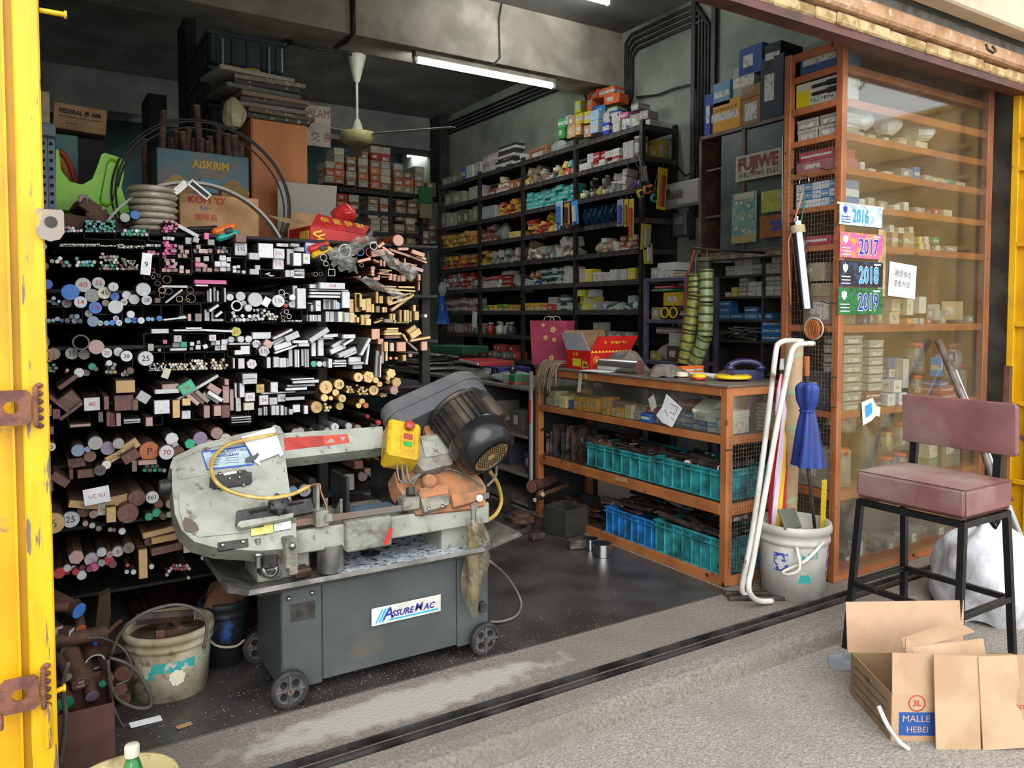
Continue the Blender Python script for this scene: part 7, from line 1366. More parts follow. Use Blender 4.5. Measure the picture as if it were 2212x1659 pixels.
# lettered tin full of rods
t,W,H=bx('old painted ice cream tin with yellow lettering full of rusty rods','tin box','painted_tin',337,318,540,430,3.95,.26,mat('faded_blue_paint','#3f5f6a',.6,.1,'#54594f',7,c3='#6b5a48',s3=5),R(3),z0=ZR)
k=W/203;text('AiSKRiM',24*k,(.03,-.004,H*.86),FRONT,mat('yellow_paint_letters','#a8862e',.7),t,bold=.002,w=.95)
TAN=mat('painted_cloud_tan','#96794a',.75,0,'#7d6238',9)
for x in(-.3,.32):m=MB();m.prism([(W*(x+.17*math.cos(a)*(1+.12*math.sin(5*a))),H*(.56+.16*math.sin(a)*(1+.1*math.cos(4*a))))for a in[R(18*i)for i in range(20)]],(0,-.002,0),(1,0,0),(0,0,1),(0,-.002,0));m.build('painted_cloud',TAN,t)
MB().box((.02,-.005,H*.62),(W*.2,.008,H*.2),b=.002).build('hasp_plate',mat('hasp_blue','#3f6f7d',.6),t);MB().tube([(-.03,-.01,H*.6),(-.03,-.02,H*.55),(.07,-.02,H*.55),(.07,-.01,H*.6)],.006,8).build('handle',RUST,t)
for i,(x,y,d)in enumerate(((353,240,15),(424,228,15),(380,282,13),(393,285,15),(408,275,14),(418,300,12),(436,300,13),(453,294,14),(472,274,15),(490,290,16),(505,293,18),(370,300,12),(448,306,12),(520,308,14),(312,300,12))):
    p=at(x,y,Y=4.06+.02*(i%3));k=1/ppm(p);o=inst(unit('R','n'),'round_rod',None,p,(R(-90+rnd.uniform(-6,6)),R(rnd.uniform(-8,8)),0),(d*k,max(.1,p.z-ZR-.1),d*k),vary('#93705c'));tag(o,'rusty round rod standing in the painted tin, '+ORD[i]+' of the bundle','metal bar','rods in the painted tin')
# hoops
HC=at(447,430,Y=3.72)
for i,(r,dy,dz)in enumerate(((.37,0,0),(.385,.02,.0),(.36,.04,-.01))):
    o=MB().tube([HC+Vector((r*math.cos(a),dy+.03*math.sin(a*2),r*.93*math.sin(a)+dz))for a in[R(-60+7.5*j)for j in range(41)]],.0045,6).build('wire_hoop',mat('dark_wire','#231c18',.6));tag(o,f'large dark wire hoop around the cartons on the rack, {("inner", "outer", "middle")[i]}','hoop','wire hoops')
o=MB();c=at(425,597,Y=3.5);rr=.40
for j in range(30):
    a0,a1=R(20+4.4*j),R(24.4+4.4*j);o.add([c+Vector((rr*math.cos(a),y,rr*math.sin(a)))for a in(a0,a1)for y in(-.02,.03)]+[c+Vector(((rr-.01)*math.cos(a),y,(rr-.01)*math.sin(a)))for a in(a0,a1)for y in(-.02,.03)],[(0,2,3,1),(4,5,7,6),(0,4,6,2),(1,3,7,5)])
tag(o.build('steel_band',mat('grey_steel_band','#83857f',.5,.3)),'grey flat steel band arched over the coffee carton','steel band')
t,W,H=bx('brown coffee carton with red lettering on the rack','carton','coffee_carton',387,416,560,525,3.62,.3,CARD,z0=ZR-.01);k=W/173
text("KOPI 'O'",22*k,(-W*.16,-.003,H*.87),FRONT,INK_R,t,bold=.0006);text('咖啡烏',17*k,(-W*.18,-.003,H*.5),FRONT,INK_R,t);text('60 PACKETS / 30 SACHETS / PACKET',7*k,(-W*.02,-.003,H*.24),FRONT,mat('grey_blue_ink','#6f7078',.8),t,w=.85);text('多合一',9*k,(-W*.18,-.003,H*.7),FRONT,mat('blue_ink','#3f5f9a',.7),t)
wr=thing('wrapped_roll','ribbed roll of clear wrapped tubing beside the coffee carton','roll',at(330,470,Y=3.5));wr.location.z=ZR;k=1/ppm(wr.location)
for j in range(7):MB().lathe([(0,0),(44*k,.004),(50*k,.014),(44*k,.026),(0,.03)],(.004*(j%2),0,j*.027),20).build('coil_layer',mat('milky_wrap','#8f8674',.35,0,'#a89f8c',20,coat=.4),wr)
t=thing('angle_tag','white angled card strip leaning on the coffee carton','tag',at(410,408,Y=3.45));k=1/ppm(t.location)
MB().box((20*k,0,0),(50*k,.003,16*k),rot=(0,R(38),0)).box((-18*k,.01,2*k),(34*k,.003,14*k),rot=(0,R(-45),0)).build('strip',WHITE,t);MB().box((20*k,-.003,0),(44*k,.001,8*k),rot=(0,R(38),0)).build('print',INK_K,t)
# tape measures on the rack
def tape_m(lb,x,y,c,c2,ro):
    p=at(x,y,Y=3.35);k=1/ppm(p);t=thing('tape_measure',lb,'tape measure',p,0,None,(0,R(ro),0));MB().box((0,0,8*k),(52*k,.05,15*k),b=.01).build('upper_case',mat('case_'+c,c,.4),t);MB().box((2*k,0,-7*k),(50*k,.05,15*k),b=.01).build('lower_case',mat('case_'+c2,c2,.4),t);MB().box((6*k,-.027,2*k),(16*k,.008,12*k),b=.003).build('lock_button',SBLK,t)
tape_m('orange and teal tape measure lying on the bars',486,503,'#d2691f','#1f9a90',-20);tape_m('red and yellow tape measure on the bars below the red carton',690,540,'#b3302c','#cfa71f',-22)
o=MB().box((0,.05,0),(.13,.1,.025),b=.011,rot=(0,-.1,0)).build('black_pouch',RUBBER,None,at(440,494,Y=3.4));tag(o,'black rubber pouch lying beside the orange tape measure','pouch')
# cupboard, folders, bins
t,W,H=bx('orange plywood cupboard standing at the end of the rack','cupboard','plywood_cupboard',540,255,667,470,4.15,.4,PLYWOOD,R(3),z0=ZR);MB().box((-W/2+.004,-.003,H/2),(.012,.01,H),b=.002).build('edge_strip',mat('ply_edge','#8a4f22',.6),t);ZCB=ZR+H
for j in range(9):
    p=at(600,400,Y=4.2);c=('#3f3b36','#5b4a40','#6b655c','#4a4038','#77604f','#55524c','#3a3632','#6d6358','#8a8272')[j]
    o=MB().box((0,.15,.0135),(.34+.03*((j*7)%3),.3,.024),b=.004).build('ledger',mat('ledger_'+c,c,.8,0,'#8f8470',40,.58,.66),None,(p.x-.0+.03*math.sin(j*2.1)-.01*j,4.14,ZCB+j*.0275),(0,0,R(3+6*math.sin(j*1.7))));tag(o,f'thick old ledger stacked on the plywood cupboard, {ORD[j]} from the bottom','ledger','ledgers on the cupboard')
o=inst(carton_mesh('bag'),'plastic_bag',None,(at(505,270,Y=4.1).x,4.1,at(505,275,Y=4.1).z),(0,0,.4),(.12,.1,.15),(.32,.3,.16));tag(o,'dull yellow plastic bag wedged beside the ledgers','bag')
o=MB().lathe([(.03,0),(.045,0),(.045,.02),(.03,.02),(.03,0)],n=18).build('tape_roll',mat('amber_tape','#b5862c',.4),None,(at(545,152,Y=4.2).x,4.22,ZCB+9*.0275));tag(o,'amber tape roll on top of the ledger stack','tape roll')
BIN=mat('grey_blue_bin_plastic','#2f393d',.5,0,'#262e31',8);ax_,cx_=at(452,90,Y=4.75),at(612,90,Y=4.75)
for j,(y0,y1)in enumerate(((60,135),(137,216),(220,300),(304,390))):
    z1,z0=at(452,y0,Y=4.75).z,at(452,y1,Y=4.75).z if j<3 else ZR;t=thing('storage_bin',f'dark grey blue plastic bin in the tall strapped stack, {("topmost", "second", "third", "lowest")[j]}','bin',(ax_.x,4.75,z0),0,'strapped plastic bins');W,H=cx_.x-ax_.x,z1-z0
    MB().box((W/2,.35,H*.46),(W,.7,H*.9),b=.012).build('tub',BIN,t);MB().box((W/2,.35,H*.9),(W+.03,.73,H*.14),b=.006).build('rim',BIN,t)
    for q in range(5):MB().box((W*(.1+.2*q),-.004,H*.42),(.012,.012,H*.75),b=.002).build('rib',BIN,t)
    for q in range(4):MB().box((-.004,.1+.17*q,H*.42),(.012,.012,H*.75),b=.002).build('rib',BIN,t)
o=MB()
for x in(.07,cx_.x-ax_.x-.09):o.box((ax_.x+x,4.732,2.45),(.012,.003,1.1))
tag(o.build('packing_strap',mat('grey_strap','#77807f',.5)),'pale packing straps around the stack of plastic bins','strap')
for j,(x0,x1,y0)in enumerate(((318,362,200),(398,428,36))):bx(('low black bin stack beside the tall bins','black board standing behind the bins')[j],'bin' if j==0 else 'board',('black_bin','dark_board')[j],x0,y0,x1,300,(5.2,5.6)[j],.3,mat('very_dark','#15181a',.7),z0=ZR)
slab('grey metal sheet standing behind the red carton','metal sheet','metal_sheet',[(600,392),(728,402),(722,500),(600,500)],4.0,.006,mat('grey_sheet','#8a877d',.6));slab('beige cardboard sheet leaning behind the red carton','cardboard','cardboard_sheet',[(622,456),(705,466),(700,520),(622,520)],3.85,.006,CARD)
o=MB().lathe([(0,0),(.1,0),(.12,.04),(.11,.075),(.05,.095),(0,.1)],n=20).build('round_pot',mat('ochre_glaze','#a5742c',.4),None,(at(700,480,Y=3.75).x,3.78,ZR));tag(o,'ochre round pot lid behind the red carton','pot')
o=inst(carton_mesh('bag'),'red_bag',None,(at(748,480,Y=3.7).x,3.72,at(748,478,Y=3.7).z),(0,0,.8),(.13,.12,.09),(.55,.03,.03));tag(o,'bright red plastic bag behind the red carton','bag')
# red new year carton
t,W,H=bx('red festive carton with gold characters on the right end of the rack','carton','festive_carton',665,492,790,540,3.45,.25,mat('festive_red','#bb1f1c',.45,0,'#a31815',6),R(6),z0=ZR-.02);t.rotation_euler=(0,R(5),R(6));k=W/125
fl=MB();fl.prism([(-W*.48,0),(W*.5,0),(W*.66,.07),(-W*.28,.1)],(0,0,H),(1,0,0),(0,.75,.66),(0,0,.003));fp=fl.build('front_flap',MATS['festive_red'],t)
for j,ch in enumerate('恭喜發財'):text(ch,21*k,(-W*.2+j*W*.22,.036,H+.039),(R(41),0,0),GOLD,t,bold=.0003)
m=MB();m.tube([(-W*.38+.02*math.sin(q*.9),-.004,H*(.15+.07*q))for q in range(10)],.006,6).tube([(-W*.3+.015*math.cos(q),-.004,H*(.2+.06*q))for q in range(8)],.005,6);m.build('gold_dragon_print',GOLD,t)
MB().prism([(0,0),(.11,0),(.14,.1),(.0,.08)],(-W/2,.02,H),(-.9,.3,0),(-.3,.4,.25),(0,0,.003)).build('side_flap',CARDIN,t);MB().box((-W*.5-.002,.06,H*.4),(.002,.1,H*.6)).build('yellow_panel',mat('yellow_panel','#c2a32c',.5),t)
bx('small blue and white carton beside the red festive carton','carton','small_carton',660,522,700,546,3.34,.12,mat('blue_white_card','#3f63b0',.6,0,'#c3c3c8',30),z0=at(660,546,Y=3.34).z)
# clear film over the tube bundle
def film(lb,pts,Y,seed):
    rr=random.Random(seed);q=[at(x,y,Y=Y)for x,y in pts]
    def f(u,v):
        a=q[0].lerp(q[1],u);b=q[3].lerp(q[2],u);p=a.lerp(b,v);return p+Vector((0,-.03*math.sin(3.1*u)+.012*math.sin(9*u+7*v+seed)+.008*math.sin(17*v-5*u),.006*math.sin(13*u+11*v)))
    m=MB();m.grid(f,16,10,sm=False);tag(m.build('plastic_film',FILM),lb,'plastic film')
film('clear film wrapped over the tube bundle at the rack end',[(705,545),(800,500),(812,520),(720,575)],RY-.06,1);film('bluish crumpled film hanging from the tubes',[(722,548),(770,556),(770,590),(735,585)],RY-.08,2);film('long clear sleeve hanging from the copper bars',[(806,548),(828,540),(902,590),(885,606)],RY-.1,3);film('clear film sleeve trailing below the copper bars',[(760,600),(800,600),(878,640),(862,648)],RY-.09,4)

# ================================================================== buckets and scrap at the left
def bucket(name,lb,loc,r0,r1,h,m,rz=0.,handle=True):
    t=thing(name,lb,'bucket',loc,rz)
    MB().lathe([(0,.004),(r0,.0),(r0+(r1-r0)*.72,h*.72),(r0+(r1-r0)*.74,h*.75),(r1*1.02,h*.76),(r1*1.02,h*.8),(r1*.99,h*.82),(r1*1.01,h*.88),(r1*1.06,h*.9),(r1*1.06,h*.95),(r1*1.03,h),(r1*.97,h),(r0*.95,.012),(0,.012)],n=36).build('pail',m,t)
    return t
DIRTY=mat('dirty_white_plastic','#b9b29c',.55,0,'#8a7d5f',6,c3='#5a4a34',s3=18,lo3=.56,hi3=.7)
TEALP=mat('teal_paint_print','#2f9a96',.6,0,'#b5b09a',30,.5,.56)
def patch(t,r0,r1,h,a0,a1,z0,z1,m,nm):
    g=MB();rad=lambda z:(r0+(r1-r0)*z/h)+.0015
    g.grid(lambda u,v:((rad(z0+(z1-z0)*v))*math.cos(a0+(a1-a0)*u),rad(z0+(z1-z0)*v)*math.sin(a0+(a1-a0)*u),z0+(z1-z0)*v),12,2);g.build(nm,m,t)
lb_=bucket('paint_bucket','dirty white paint bucket full of steel offcuts beside the saw',(.41,3.08,.004),.132,.152,.245,DIRTY)
patch(lb_,.132,.152,.245,R(-120),R(-62),.115,.15,TEALP,'printed_band');patch(lb_,.132,.152,.245,R(-135),R(-120),.09,.14,TEALP,'printed_band');patch(lb_,.132,.152,.245,R(-55),R(-45),.13,.16,TEALP,'printed_band');m=MB()
for q in range(44):f_=math.sqrt(q/44);a=R(-88)+.17*f_*math.cos(q*2.4);m.box((.1425*math.cos(a),.1425*math.sin(a),.09+.026*f_*math.sin(q*2.4)),(.011,.004,.011),b=.003)
m.build('printed_flower',mat('print_cream','#cfc9b0',.6),lb_);MB().box((.145,.0,.19),(.02,.03,.03),b=.005).build('handle_lug',DIRTY,lb_)
for i,(x,y,d,c,kd,rz,rx,L_,z)in enumerate(((.50,3.07,.046,'w','H',78,3,.2,.262),(.33,3.14,.014,'w','R',-110,-8,.14,.27),(.44,3.0,.026,'n','H',10,6,.1,.245),(.31,3.02,.03,'k','F',-80,0,.12,.225),(.36,3.02,.03,'k','F',-95,0,.14,.235),(.37,3.0,.03,'n','F',-20,0,.12,.24))):
    p=Vector((x,y,z));offcut(kd,p,d,L_,rz,c,('thick hexagonal bar with a white end in the left bucket','thin white tipped rod in the left bucket','small hexagonal rusty piece in the left bucket','flat dark piece at the left inside the bucket','flat dark piece in the middle of the bucket','rusty flat piece crossing the bucket')[i],'offcuts in the left bucket',rx)
m=MB();m.lathe([(0,.0),(.14,.0)],(0,0,.205),24);m.build('scrap_bed',RUST,lb_)
bb_=bucket('dark_bucket','dark blue stained bucket with a rag behind the saw stand',(.63,3.2,.004),.075,.092,.26,mat('dark_blue_grimy','#15181e',.6,0,'#2a4a86',9,.64,.72));MB().tube(cubic([(-.09,-.02,.22),(-.085,-.07,.16),(-.05,-.1,.11),(.02,-.1,.09),(.06,-.08,.1)]),.005,6).build('bail',mat('bail_cream','#a39a86',.6),bb_)
rag('rag','rusty brown rag stuffed in the dark blue bucket',(.63,3.2,.25),.075,.09,mat('rust_rag','#5f3f28',.95,0,'#4a301f',20),9)
# steel box in the corner
t=thing('steel_box','open rust brown steel box of scrap in the left foreground','box',(.1,2.78,.004));a,c=at(106,1535,Y=2.66),at(245,1520,Y=2.66);W=c.x-a.x+.12;H=c.z
RB=mat('red_brown_primer','#5b3a32',.6,.1,'#4a2f29',6)
for nm,ce,sz in(('front_wall',(a.x+W/2-.12-.1,-.12,H/2),(W,.006,H)),('rear_wall',(a.x+W/2-.22,.14,H/2),(W,.006,H)),('side_wall',(c.x-.1,.01,H/2),(.006,.26,H)),('side_wall',(c.x-W-.1,.01,H/2),(.006,.26,H)),('base',(a.x+W/2-.22,.01,.004),(W,.26,.006))):MB().box(ce,sz,b=.001).build(nm,RB,t)
SC=[(174,1478,36,'n','R',10,28,.2,'thick rusty round piece chalked 40'),(200,1505,28,'v','R',6,26,.2,'round piece with a lilac painted end'),(232,1365,30,'n','R',88,0,.2,'rusty round piece lying crosswise on the heap'),(175,1358,20,'o','R',5,30,.12,'orange rusty short round piece'),(146,1310,22,'o','R',85,6,.18,'orange brown round piece behind the gate'),(172,1320,34,'b','R',40,15,.25,'blue wrapped thick bar'),(205,1390,10,'b','R',-40,10,.14,'thin bright blue rod'),(142,1405,22,'k','R',20,20,.15,'dark grey round piece'),(205,1430,40,'w','T',6,20,.1,'white rimmed short tube'),(120,1370,30,'i','S',25,12,.15,'pinkish grey block'),(240,1466,14,'n','R',10,10,.15,'small rusty round piece on the floor'),(222,1478,16,'e','R',-10,12,.12,'green tipped small round piece'),(146,1464,18,'d','R',10,14,.2,'drab round piece low in the heap'),(140,1520,36,'e','R',4,20,.15,'dark green painted round in the steel box'),(118,1540,18,'v','R',0,25,.12,'lilac ended round at the steel box edge'),(155,1370,24,'w','S',60,10,.12,'pale steel square piece'),(115,1432,20,'w','R',30,10,.12,'white ended round beside the gate'),(460,1410,60,'n','R',15,8,.3,'thick rusty round chalked 90 under the rack'),(475,1395,14,'n','R',70,0,.2,'thin rusty rod across the thick round'),(470,1462,16,'k','S',12,20,.12,'small dark square piece on the floor by the saw')]
for i,(x,y,d,c,kd,rz,rx,L_,s)in enumerate(SC):
    Y_=2.86 if y>1440 else 2.97;Y_=3.22 if x>440 else Y_;p=at(x,y,Y=Y_);d/=ppm(p);p.z=max(p.z,d/2+.006)
    o=offcut(kd,p,d,L_,rz,c,s+', left scrap heap','scrap heap at the left',rx,body='n')
    tx={0:'40\n705',17:'90'}.get(i)
    if tx:mk=text(tx,d*.34,(0,-.004,0),FRONT,INK_W,o,'chalk_mark');mk.scale=(1/d,1/d,1)
for i in range(14):
    p=Vector((rnd.uniform(-.02,.26),rnd.uniform(2.92,3.2),0));d=rnd.uniform(.03,.055);p.z=d/2+.006+(i%3)*.055;offcut('R',p,d,.22,rnd.uniform(-30,30),rnd.choice('nnkd'),'dark rusty round buried in the scrap heap by the gate','scrap heap at the left',rnd.uniform(0,12),body='n')
slab('rough dark timber offcut leaning behind the scrap heap','timber','timber_offcut',[(200,1400),(215,1290),(238,1278),(240,1330),(225,1400)],3.15,.05,mat('old_timber','#4f4032',.9,0,'#3a2d22',12,stretch=(1,1,.2)))
HOS=mat('grey_rubber_hose','#4d4943',.6,0,'#3a3631',14)
for pts,r,lb in(([(128,1659),(142,1560),(136,1480),(148,1430)],.007,'grey hose hanging in front of the steel box'),([(240,1415),(262,1365),(310,1325),(380,1306),(430,1320),(447,1350),(440,1400)],.006,'grey cable looped around the white bucket'),([(235,1420),(285,1440),(320,1490),(325,1525),(290,1528),(250,1505),(236,1460),(233,1425)],.006,'grey hose loop on the floor before the bucket'),([(185,1380),(220,1378),(262,1398),(282,1430),(280,1465),(250,1480)],.004,'thin black cable loop beside the bucket'),([(233,1440),(240,1510),(265,1570),(285,1610)],.004,'thin black cable running down to the foreground bucket')):
    Y_=2.86 if 'bucket' in lb and 'grey cable' not in lb else 2.8;Y_=2.84 if 'grey cable' in lb else Y_;Y_=2.58 if 'steel box' in lb else Y_;q=[at(x,y,Y=Y_)for x,y in pts]
    for p in q:p.z=max(p.z,r+.004)
    tag(MB().tube(cubic(q),r,8).build('rubber_hose',HOS),lb,'hose')
# foreground bucket and green bottle
fb=bucket('paint_bucket','dirty yellowish bucket cut off at the bottom left of the picture',(.155,1.965,-.08),.1,.118,.39,mat('yellowed_plastic','#a89c6e',.55,0,'#8a7a50',9,c3='#4f4228',s3=20));MB().lathe([(0,.27),(.104,.27)],n=20).build('scrap_bed',RUST,fb)
p=at(285,1612,Y=1.97);bt=thing('drink_bottle','green plastic bottle with a white screw cap standing in the foreground bucket','bottle',(p.x,1.97,p.z-.24));
MB().lathe([(0,0),(.032,0),(.034,.01),(.034,.13),(.03,.16),(.016,.205),(.0125,.215),(.0125,.225)],n=20).build('body',mat('green_bottle_plastic','#17843a',.15,0,'#0f6a2c',12,coat=.6),bt);MB().lathe([(.0165,.218),(.0165,.24),(.015,.244),(0,.244)],n=20).build('cap',mat('cap_white','#b9b5a4',.5),bt)
for x,y,w_,h_,ro,lb,m in((315,1560,.1,.035,.1,'white paper scrap on the floor plate',PAPER),(398,1568,.05,.022,.3,'tan card scrap on the floor plate',CARD)):
    p=at(x,y,Z=.006);tag(MB().box((0,0,.002),(w_,h_,.0015),rot=(.05,.06,ro)).build('paper_scrap',m,None,(p.x,p.y,.006)),lb,'paper scrap')
# swarf sprinkled on the floor
m=MB()
for k in range(2600):
    x=rnd.gauss(1.0,.55);y=2.72+abs(rnd.gauss(0,.2))-.12*rnd.random()
    if not-.05<x<2.9:continue
    s=rnd.uniform(.0006,.0018);a=rnd.uniform(0,3.14);c,n_=math.cos(a)*s*1.6,math.sin(a)*s*1.6;m.add([(x-c,y-n_,.005),(x+c,y+n_,.005),(x+n_*.4,y-c*.4,.005+s)],[(0,1,2)])
tag(m.build('metal_swarf',mat('bright_swarf','#857f77',.5,.3)),'glittering metal swarf sprinkled on the floor around the saw','swarf',kind='stuff')

# ================================================================== long desk beyond the counter
DZ=.87;dk=thing('long_desk','grey topped desk with open shelves continuing behind the counter','desk',(2.98,4.52,0));Dm=lambda:loc_mb(dk);DM=mat('cream_desk_edge','#7d776b',.6,0,'#66605a',8);DD=mat('dark_desk_panel','#2a2a2e',.6)
Dm().box((3.3,5.7,DZ),(.66,2.34,.025),b=.003).build('desk_top',DM,dk);Dm().box((3.6,5.7,.43),(.02,2.3,.84)).build('back_panel',DD,dk)
for z in(.52,.24,.03):Dm().box((3.28,5.7,z),(.6,2.3,.02),b=.002).build('shelf_board',DM,dk)
for y in(4.54,5.2,6.0,6.84):Dm().box((3.28,y,.43),(.6,.03,.86),b=.003).build('side_panel',DD,dk)
for i in range(6):carton('desk_carton',f'dim carton on the desk shelf, {ORD[i]} from the counter','carton',(3.16,4.66+i*.17,.53 if i%2 else .25),(.14,.2,.14+.02*i),('#3a4250','#55504a','#2d2f38','#6b655a','#4a3a34','#3f4a48')[i],R(-90),'lab','cartons under the desk')
def flat(name,lb,cat,px,py,L_,W_,H_,m,rz,z=DZ+.014,X=None):
    p=at(px,py,Z=z);x=min(max(p.x,3.05),3.5)if X is None else X;p=at(px,py,X=x);t=thing(name,lb,cat,(x,p.y,z),rz);MB().box((0,0,H_/2),(W_,L_,H_),b=min(.004,H_*.3)).build('body',m,t);return t
for i in range(16):
    c=('#6d6a62','#8a857a','#55524c','#9a968c','#3f4246','#77705f')[i%6];flat('paper_pile',f'{("grey", "beige", "dark", "pale", "slate", "drab")[i % 6]} paper bundle in the pile on the desk left end, {ORD[i]} layer','papers',895+(i%4)*12,815,.5,.3,.02,mat('pile_'+c,c,.85,0,'#b5b0a4',60,.55,.62),rnd.uniform(-.4,.4),DZ+.014+(i//2)*.021,3.14+.05*(i%3))
flat('folder','dark green folder on top of the desk papers','folder',985,770,.5,.32,.06,mat('green_folder','#1f5238',.55),.3,DZ+.19,3.25);t=flat('folder','red edged folder with white pages on the desk','folder',1050,790,.55,.3,.035,mat('red_folder','#a3262c',.5),-.2,DZ+.12,3.2);MB().box((-.01,0,.018),(.3,.53,.02)).build('pages',PAPER,t)
t=flat('ring_binder','blue ring binder with a white spine label lying on the desk','binder',1092,795,.38,.28,.07,mat('navy_binder','#24286a',.45),-.15,DZ+.05,3.2);MB().box((-.142,.05,.035),(.003,.16,.045)).build('spine_label',PAPER,t);MB().lathe([(.012,0),(.016,0),(.016,.002),(.012,.002)],(-.1415,-.12,.035),12,axis=(-1,0,0)).build('finger_ring',CHROME,t)
for i,(px,py,lb)in enumerate(((1060,820,'grey plastic wrapped parcel on the desk'),(1110,812,'grey green bubble wrapped parcel on the desk'))):o=inst(carton_mesh('bag'),'wrapped_parcel',None,(3.12,at(px,py,X=3.12).y,DZ+.012),(0,0,.5),(.2,.34,.09),(.25,.27,.25));tag(o,lb,'parcel')
t=flat('tissue_box','green and white carton on the desk beside the counter','box',1115,848,.2,.12,.07,mat('white_green_box','#a9aea0',.6),-.1,DZ+.014,3.06);MB().box((-.0,-.05,.045),(.122,.1,.052),b=.002).build('green_print',mat('green_print','#1f7a4a',.6),t);MB().box((-.004,-.05,.012),(.124,.1,.022),b=.002).build('red_print',mat('red_print','#a53a2c',.6),t)
t=thing('web_camera','small round black camera on the desk carton','camera',(3.06,at(1108,822,X=3.06).y,DZ+.125));MB().lathe([(0,-.035),(.025,-.028),(.035,0),(.025,.028),(0,.035)],n=18).build('ball',RUBBER,t);MB().lathe([(.008,0),(.014,0),(.014,.006),(.008,.006)],(-.026,-.026,0),14,axis=(-.7,-.7,0)).build('lens_ring',CHROME,t);MB().cyl((0,0,-.042),(0,0,-.03),.02,n=12).build('foot',RUBBER,t)
# scrap on the floor at the far end of the plate
def fb_(name,lb,cat,px,py,sz,m,rz=0.,z=.006,b=.004):p=at(px,py,Z=0);return tag(MB().box((0,0,sz[2]/2),sz,b=b).build(name,m,None,(p.x,p.y,z),(0,0,rz)),lb,cat)
for i,(px,py,r,h,z,lb)in enumerate(((1115,1148,.1,.03,.006,'dark steel ring lying flat in the floor scrap'),(1128,1138,.085,.025,.04,'brown steel disc on the floor scrap'),(1128,1134,.065,.02,.066,'smaller brown steel disc on top of the disc stack'))):
    p=at(px,py,Z=0);m=MB();m.lathe([(.07 if i==0 else 0,0),(r,0),(r,h),(.07 if i==0 else 0,h),(.07 if i==0 else 0,0)],n=30,sm=False);tag(m.build('steel_disc',STEEL if i==0 else RUST,None,(p.x,p.y,z)),lb,'steel disc')
p=at(1222,1150,Z=0);t=thing('wooden_crate','open dark wooden box on the floor by the counter end','box',(p.x,p.y,.006),R(12));WD=mat('oily_wood','#2c2a22',.8,0,'#1f1d18',8)
for ce,sz,mm in(((0,-.1,.085),(.2,.012,.17),WD),((0,.1,.085),(.2,.012,.17),WD),((-.1,0,.085),(.012,.2,.17),WD),((.1,0,.085),(.012,.2,.17),WD),((0,0,.006),(.2,.2,.012),WD)):MB().box(ce,sz,b=.002).build('board',mm,t)
for i,(px,py,sz,rz,c)in enumerate(((1090,1105,(.07,.07,.16),.4,'#3a322c'),(1160,1166,(.1,.05,.035),.1,'#4a3a34'),(1110,1120,(.14,.1,.02),.7,'#4a4a46'),(1255,1185,(.16,.05,.05),-.25,'#5a5148'),(1250,1080,(.24,.1,.03),.5,'#4f4336'),(1275,1120,(.03,.14,.16),.3,'#1b1b20'),(1335,1120,(.3,.1,.02),.6,'#3f3a34'),(1180,1125,(.12,.04,.03),.9,'#2f2a28'))):fb_('steel_block',f'{("tall dark", "small brown", "flat grey", "long drab", "brown wooden", "black upright", "flat dark", "short black")[i]} block in the floor scrap by the counter','metal block',px,py,sz,mat('block_'+c,c,.6,.2,'#2a2522',20),rz)
for px,py,r,h,lb in((1310,1205,.055,.07,'bright chromed steel round standing on the floor plate'),(1285,1190,.045,.06,'second chromed steel round behind the brighter one')):
    p=at(px,py,Z=0);tag(MB().cyl((0,0,0),(0,0,h),r,n=32,mc=1).build('steel_round',[CHROME,mat('dark_blue_top','#1f2730',.4,.3)],None,(p.x,p.y+.04,.006)),lb,'metal cylinder')
for px,py,d,L_,c,lb in((1147,1052,.085,.26,'n','thick rusty round lying on the scrap by the counter post'),(1172,1068,.032,.3,'x','pale capped roll in the scrap by the counter post'),(1155,1080,.03,.25,'w','white ended bar in the scrap by the counter post')):p=at(px,py,X=2.9);offcut('R',p,d,L_,-70,c,lb,'scrap under the counter end',2)
heap('* steel piece in the dark scrap under the counter end',3.02,3.3,3.75,4.35,.05,18,'kknd','scrap under the counter end',(.15,.35),'FFFR',.08)
m=MB().box((0,0,.4),(.02,.02,.8)).build('upright_post',mat('white_strip','#8f8d88',.6),None,(2.97,4.5,.2));tag(m,'narrow white strip beside the far counter post','strip');o=MB().box((0,0,0),(.012,.012,.16)).build('red_marker',mat('red_marker','#b02a22',.5),None,(2.955,4.49,.72));tag(o,'red marker hanging beside the far counter post','marker')

# ================================================================== white bucket with umbrellas, pipes
WB=Vector((3.225,2.49,0));wb=bucket('paint_bucket','white plastic bucket with blue paint drips holding umbrellas and a cardboard tube',WB,.15,.172,.37,mat('white_bucket_plastic','#c3c1bb',.45,0,'#a5a29a',5,c3='#7d7868',s3=12,lo3=.62,hi3=.75))
DRIP=mat('blue_paint_drips','#2f3f9a',.6,0,'#b9b7b4',40,.48,.54);patch(wb,.15,.172,.37,R(-70),R(-30),.12,.25,DRIP,'paint_drips');patch(wb,.15,.172,.37,R(-175),R(-150),.15,.24,DRIP,'paint_drips');patch(wb,.15,.172,.37,R(-128),R(-100),.22,.25,TEALP,'paint_smear');patch(wb,.15,.172,.37,R(-135),R(-110),.1,.14,TEALP,'paint_smear')
MB().tube(cubic([(-.13,-.12,.28),(-.17,-.17,.2),(-.21,-.14,.17),(-.2,-.1,.17),(-.1,-.15,.22),(-.02,-.19,.31)]),.008,8).build('bail',WHITE,wb)
def stick(p0,p1):return Vector(p0),Vector(p1)
ct2=thing('cardboard_tube','tall brown cardboard tube with green tape stripes in the white bucket','tube',(3.24,2.55,.02));top=at(1716,742,Y=2.62)-Vector(ct2.location);d=top;rr=19/ppm(at(1716,742,Y=2.62))
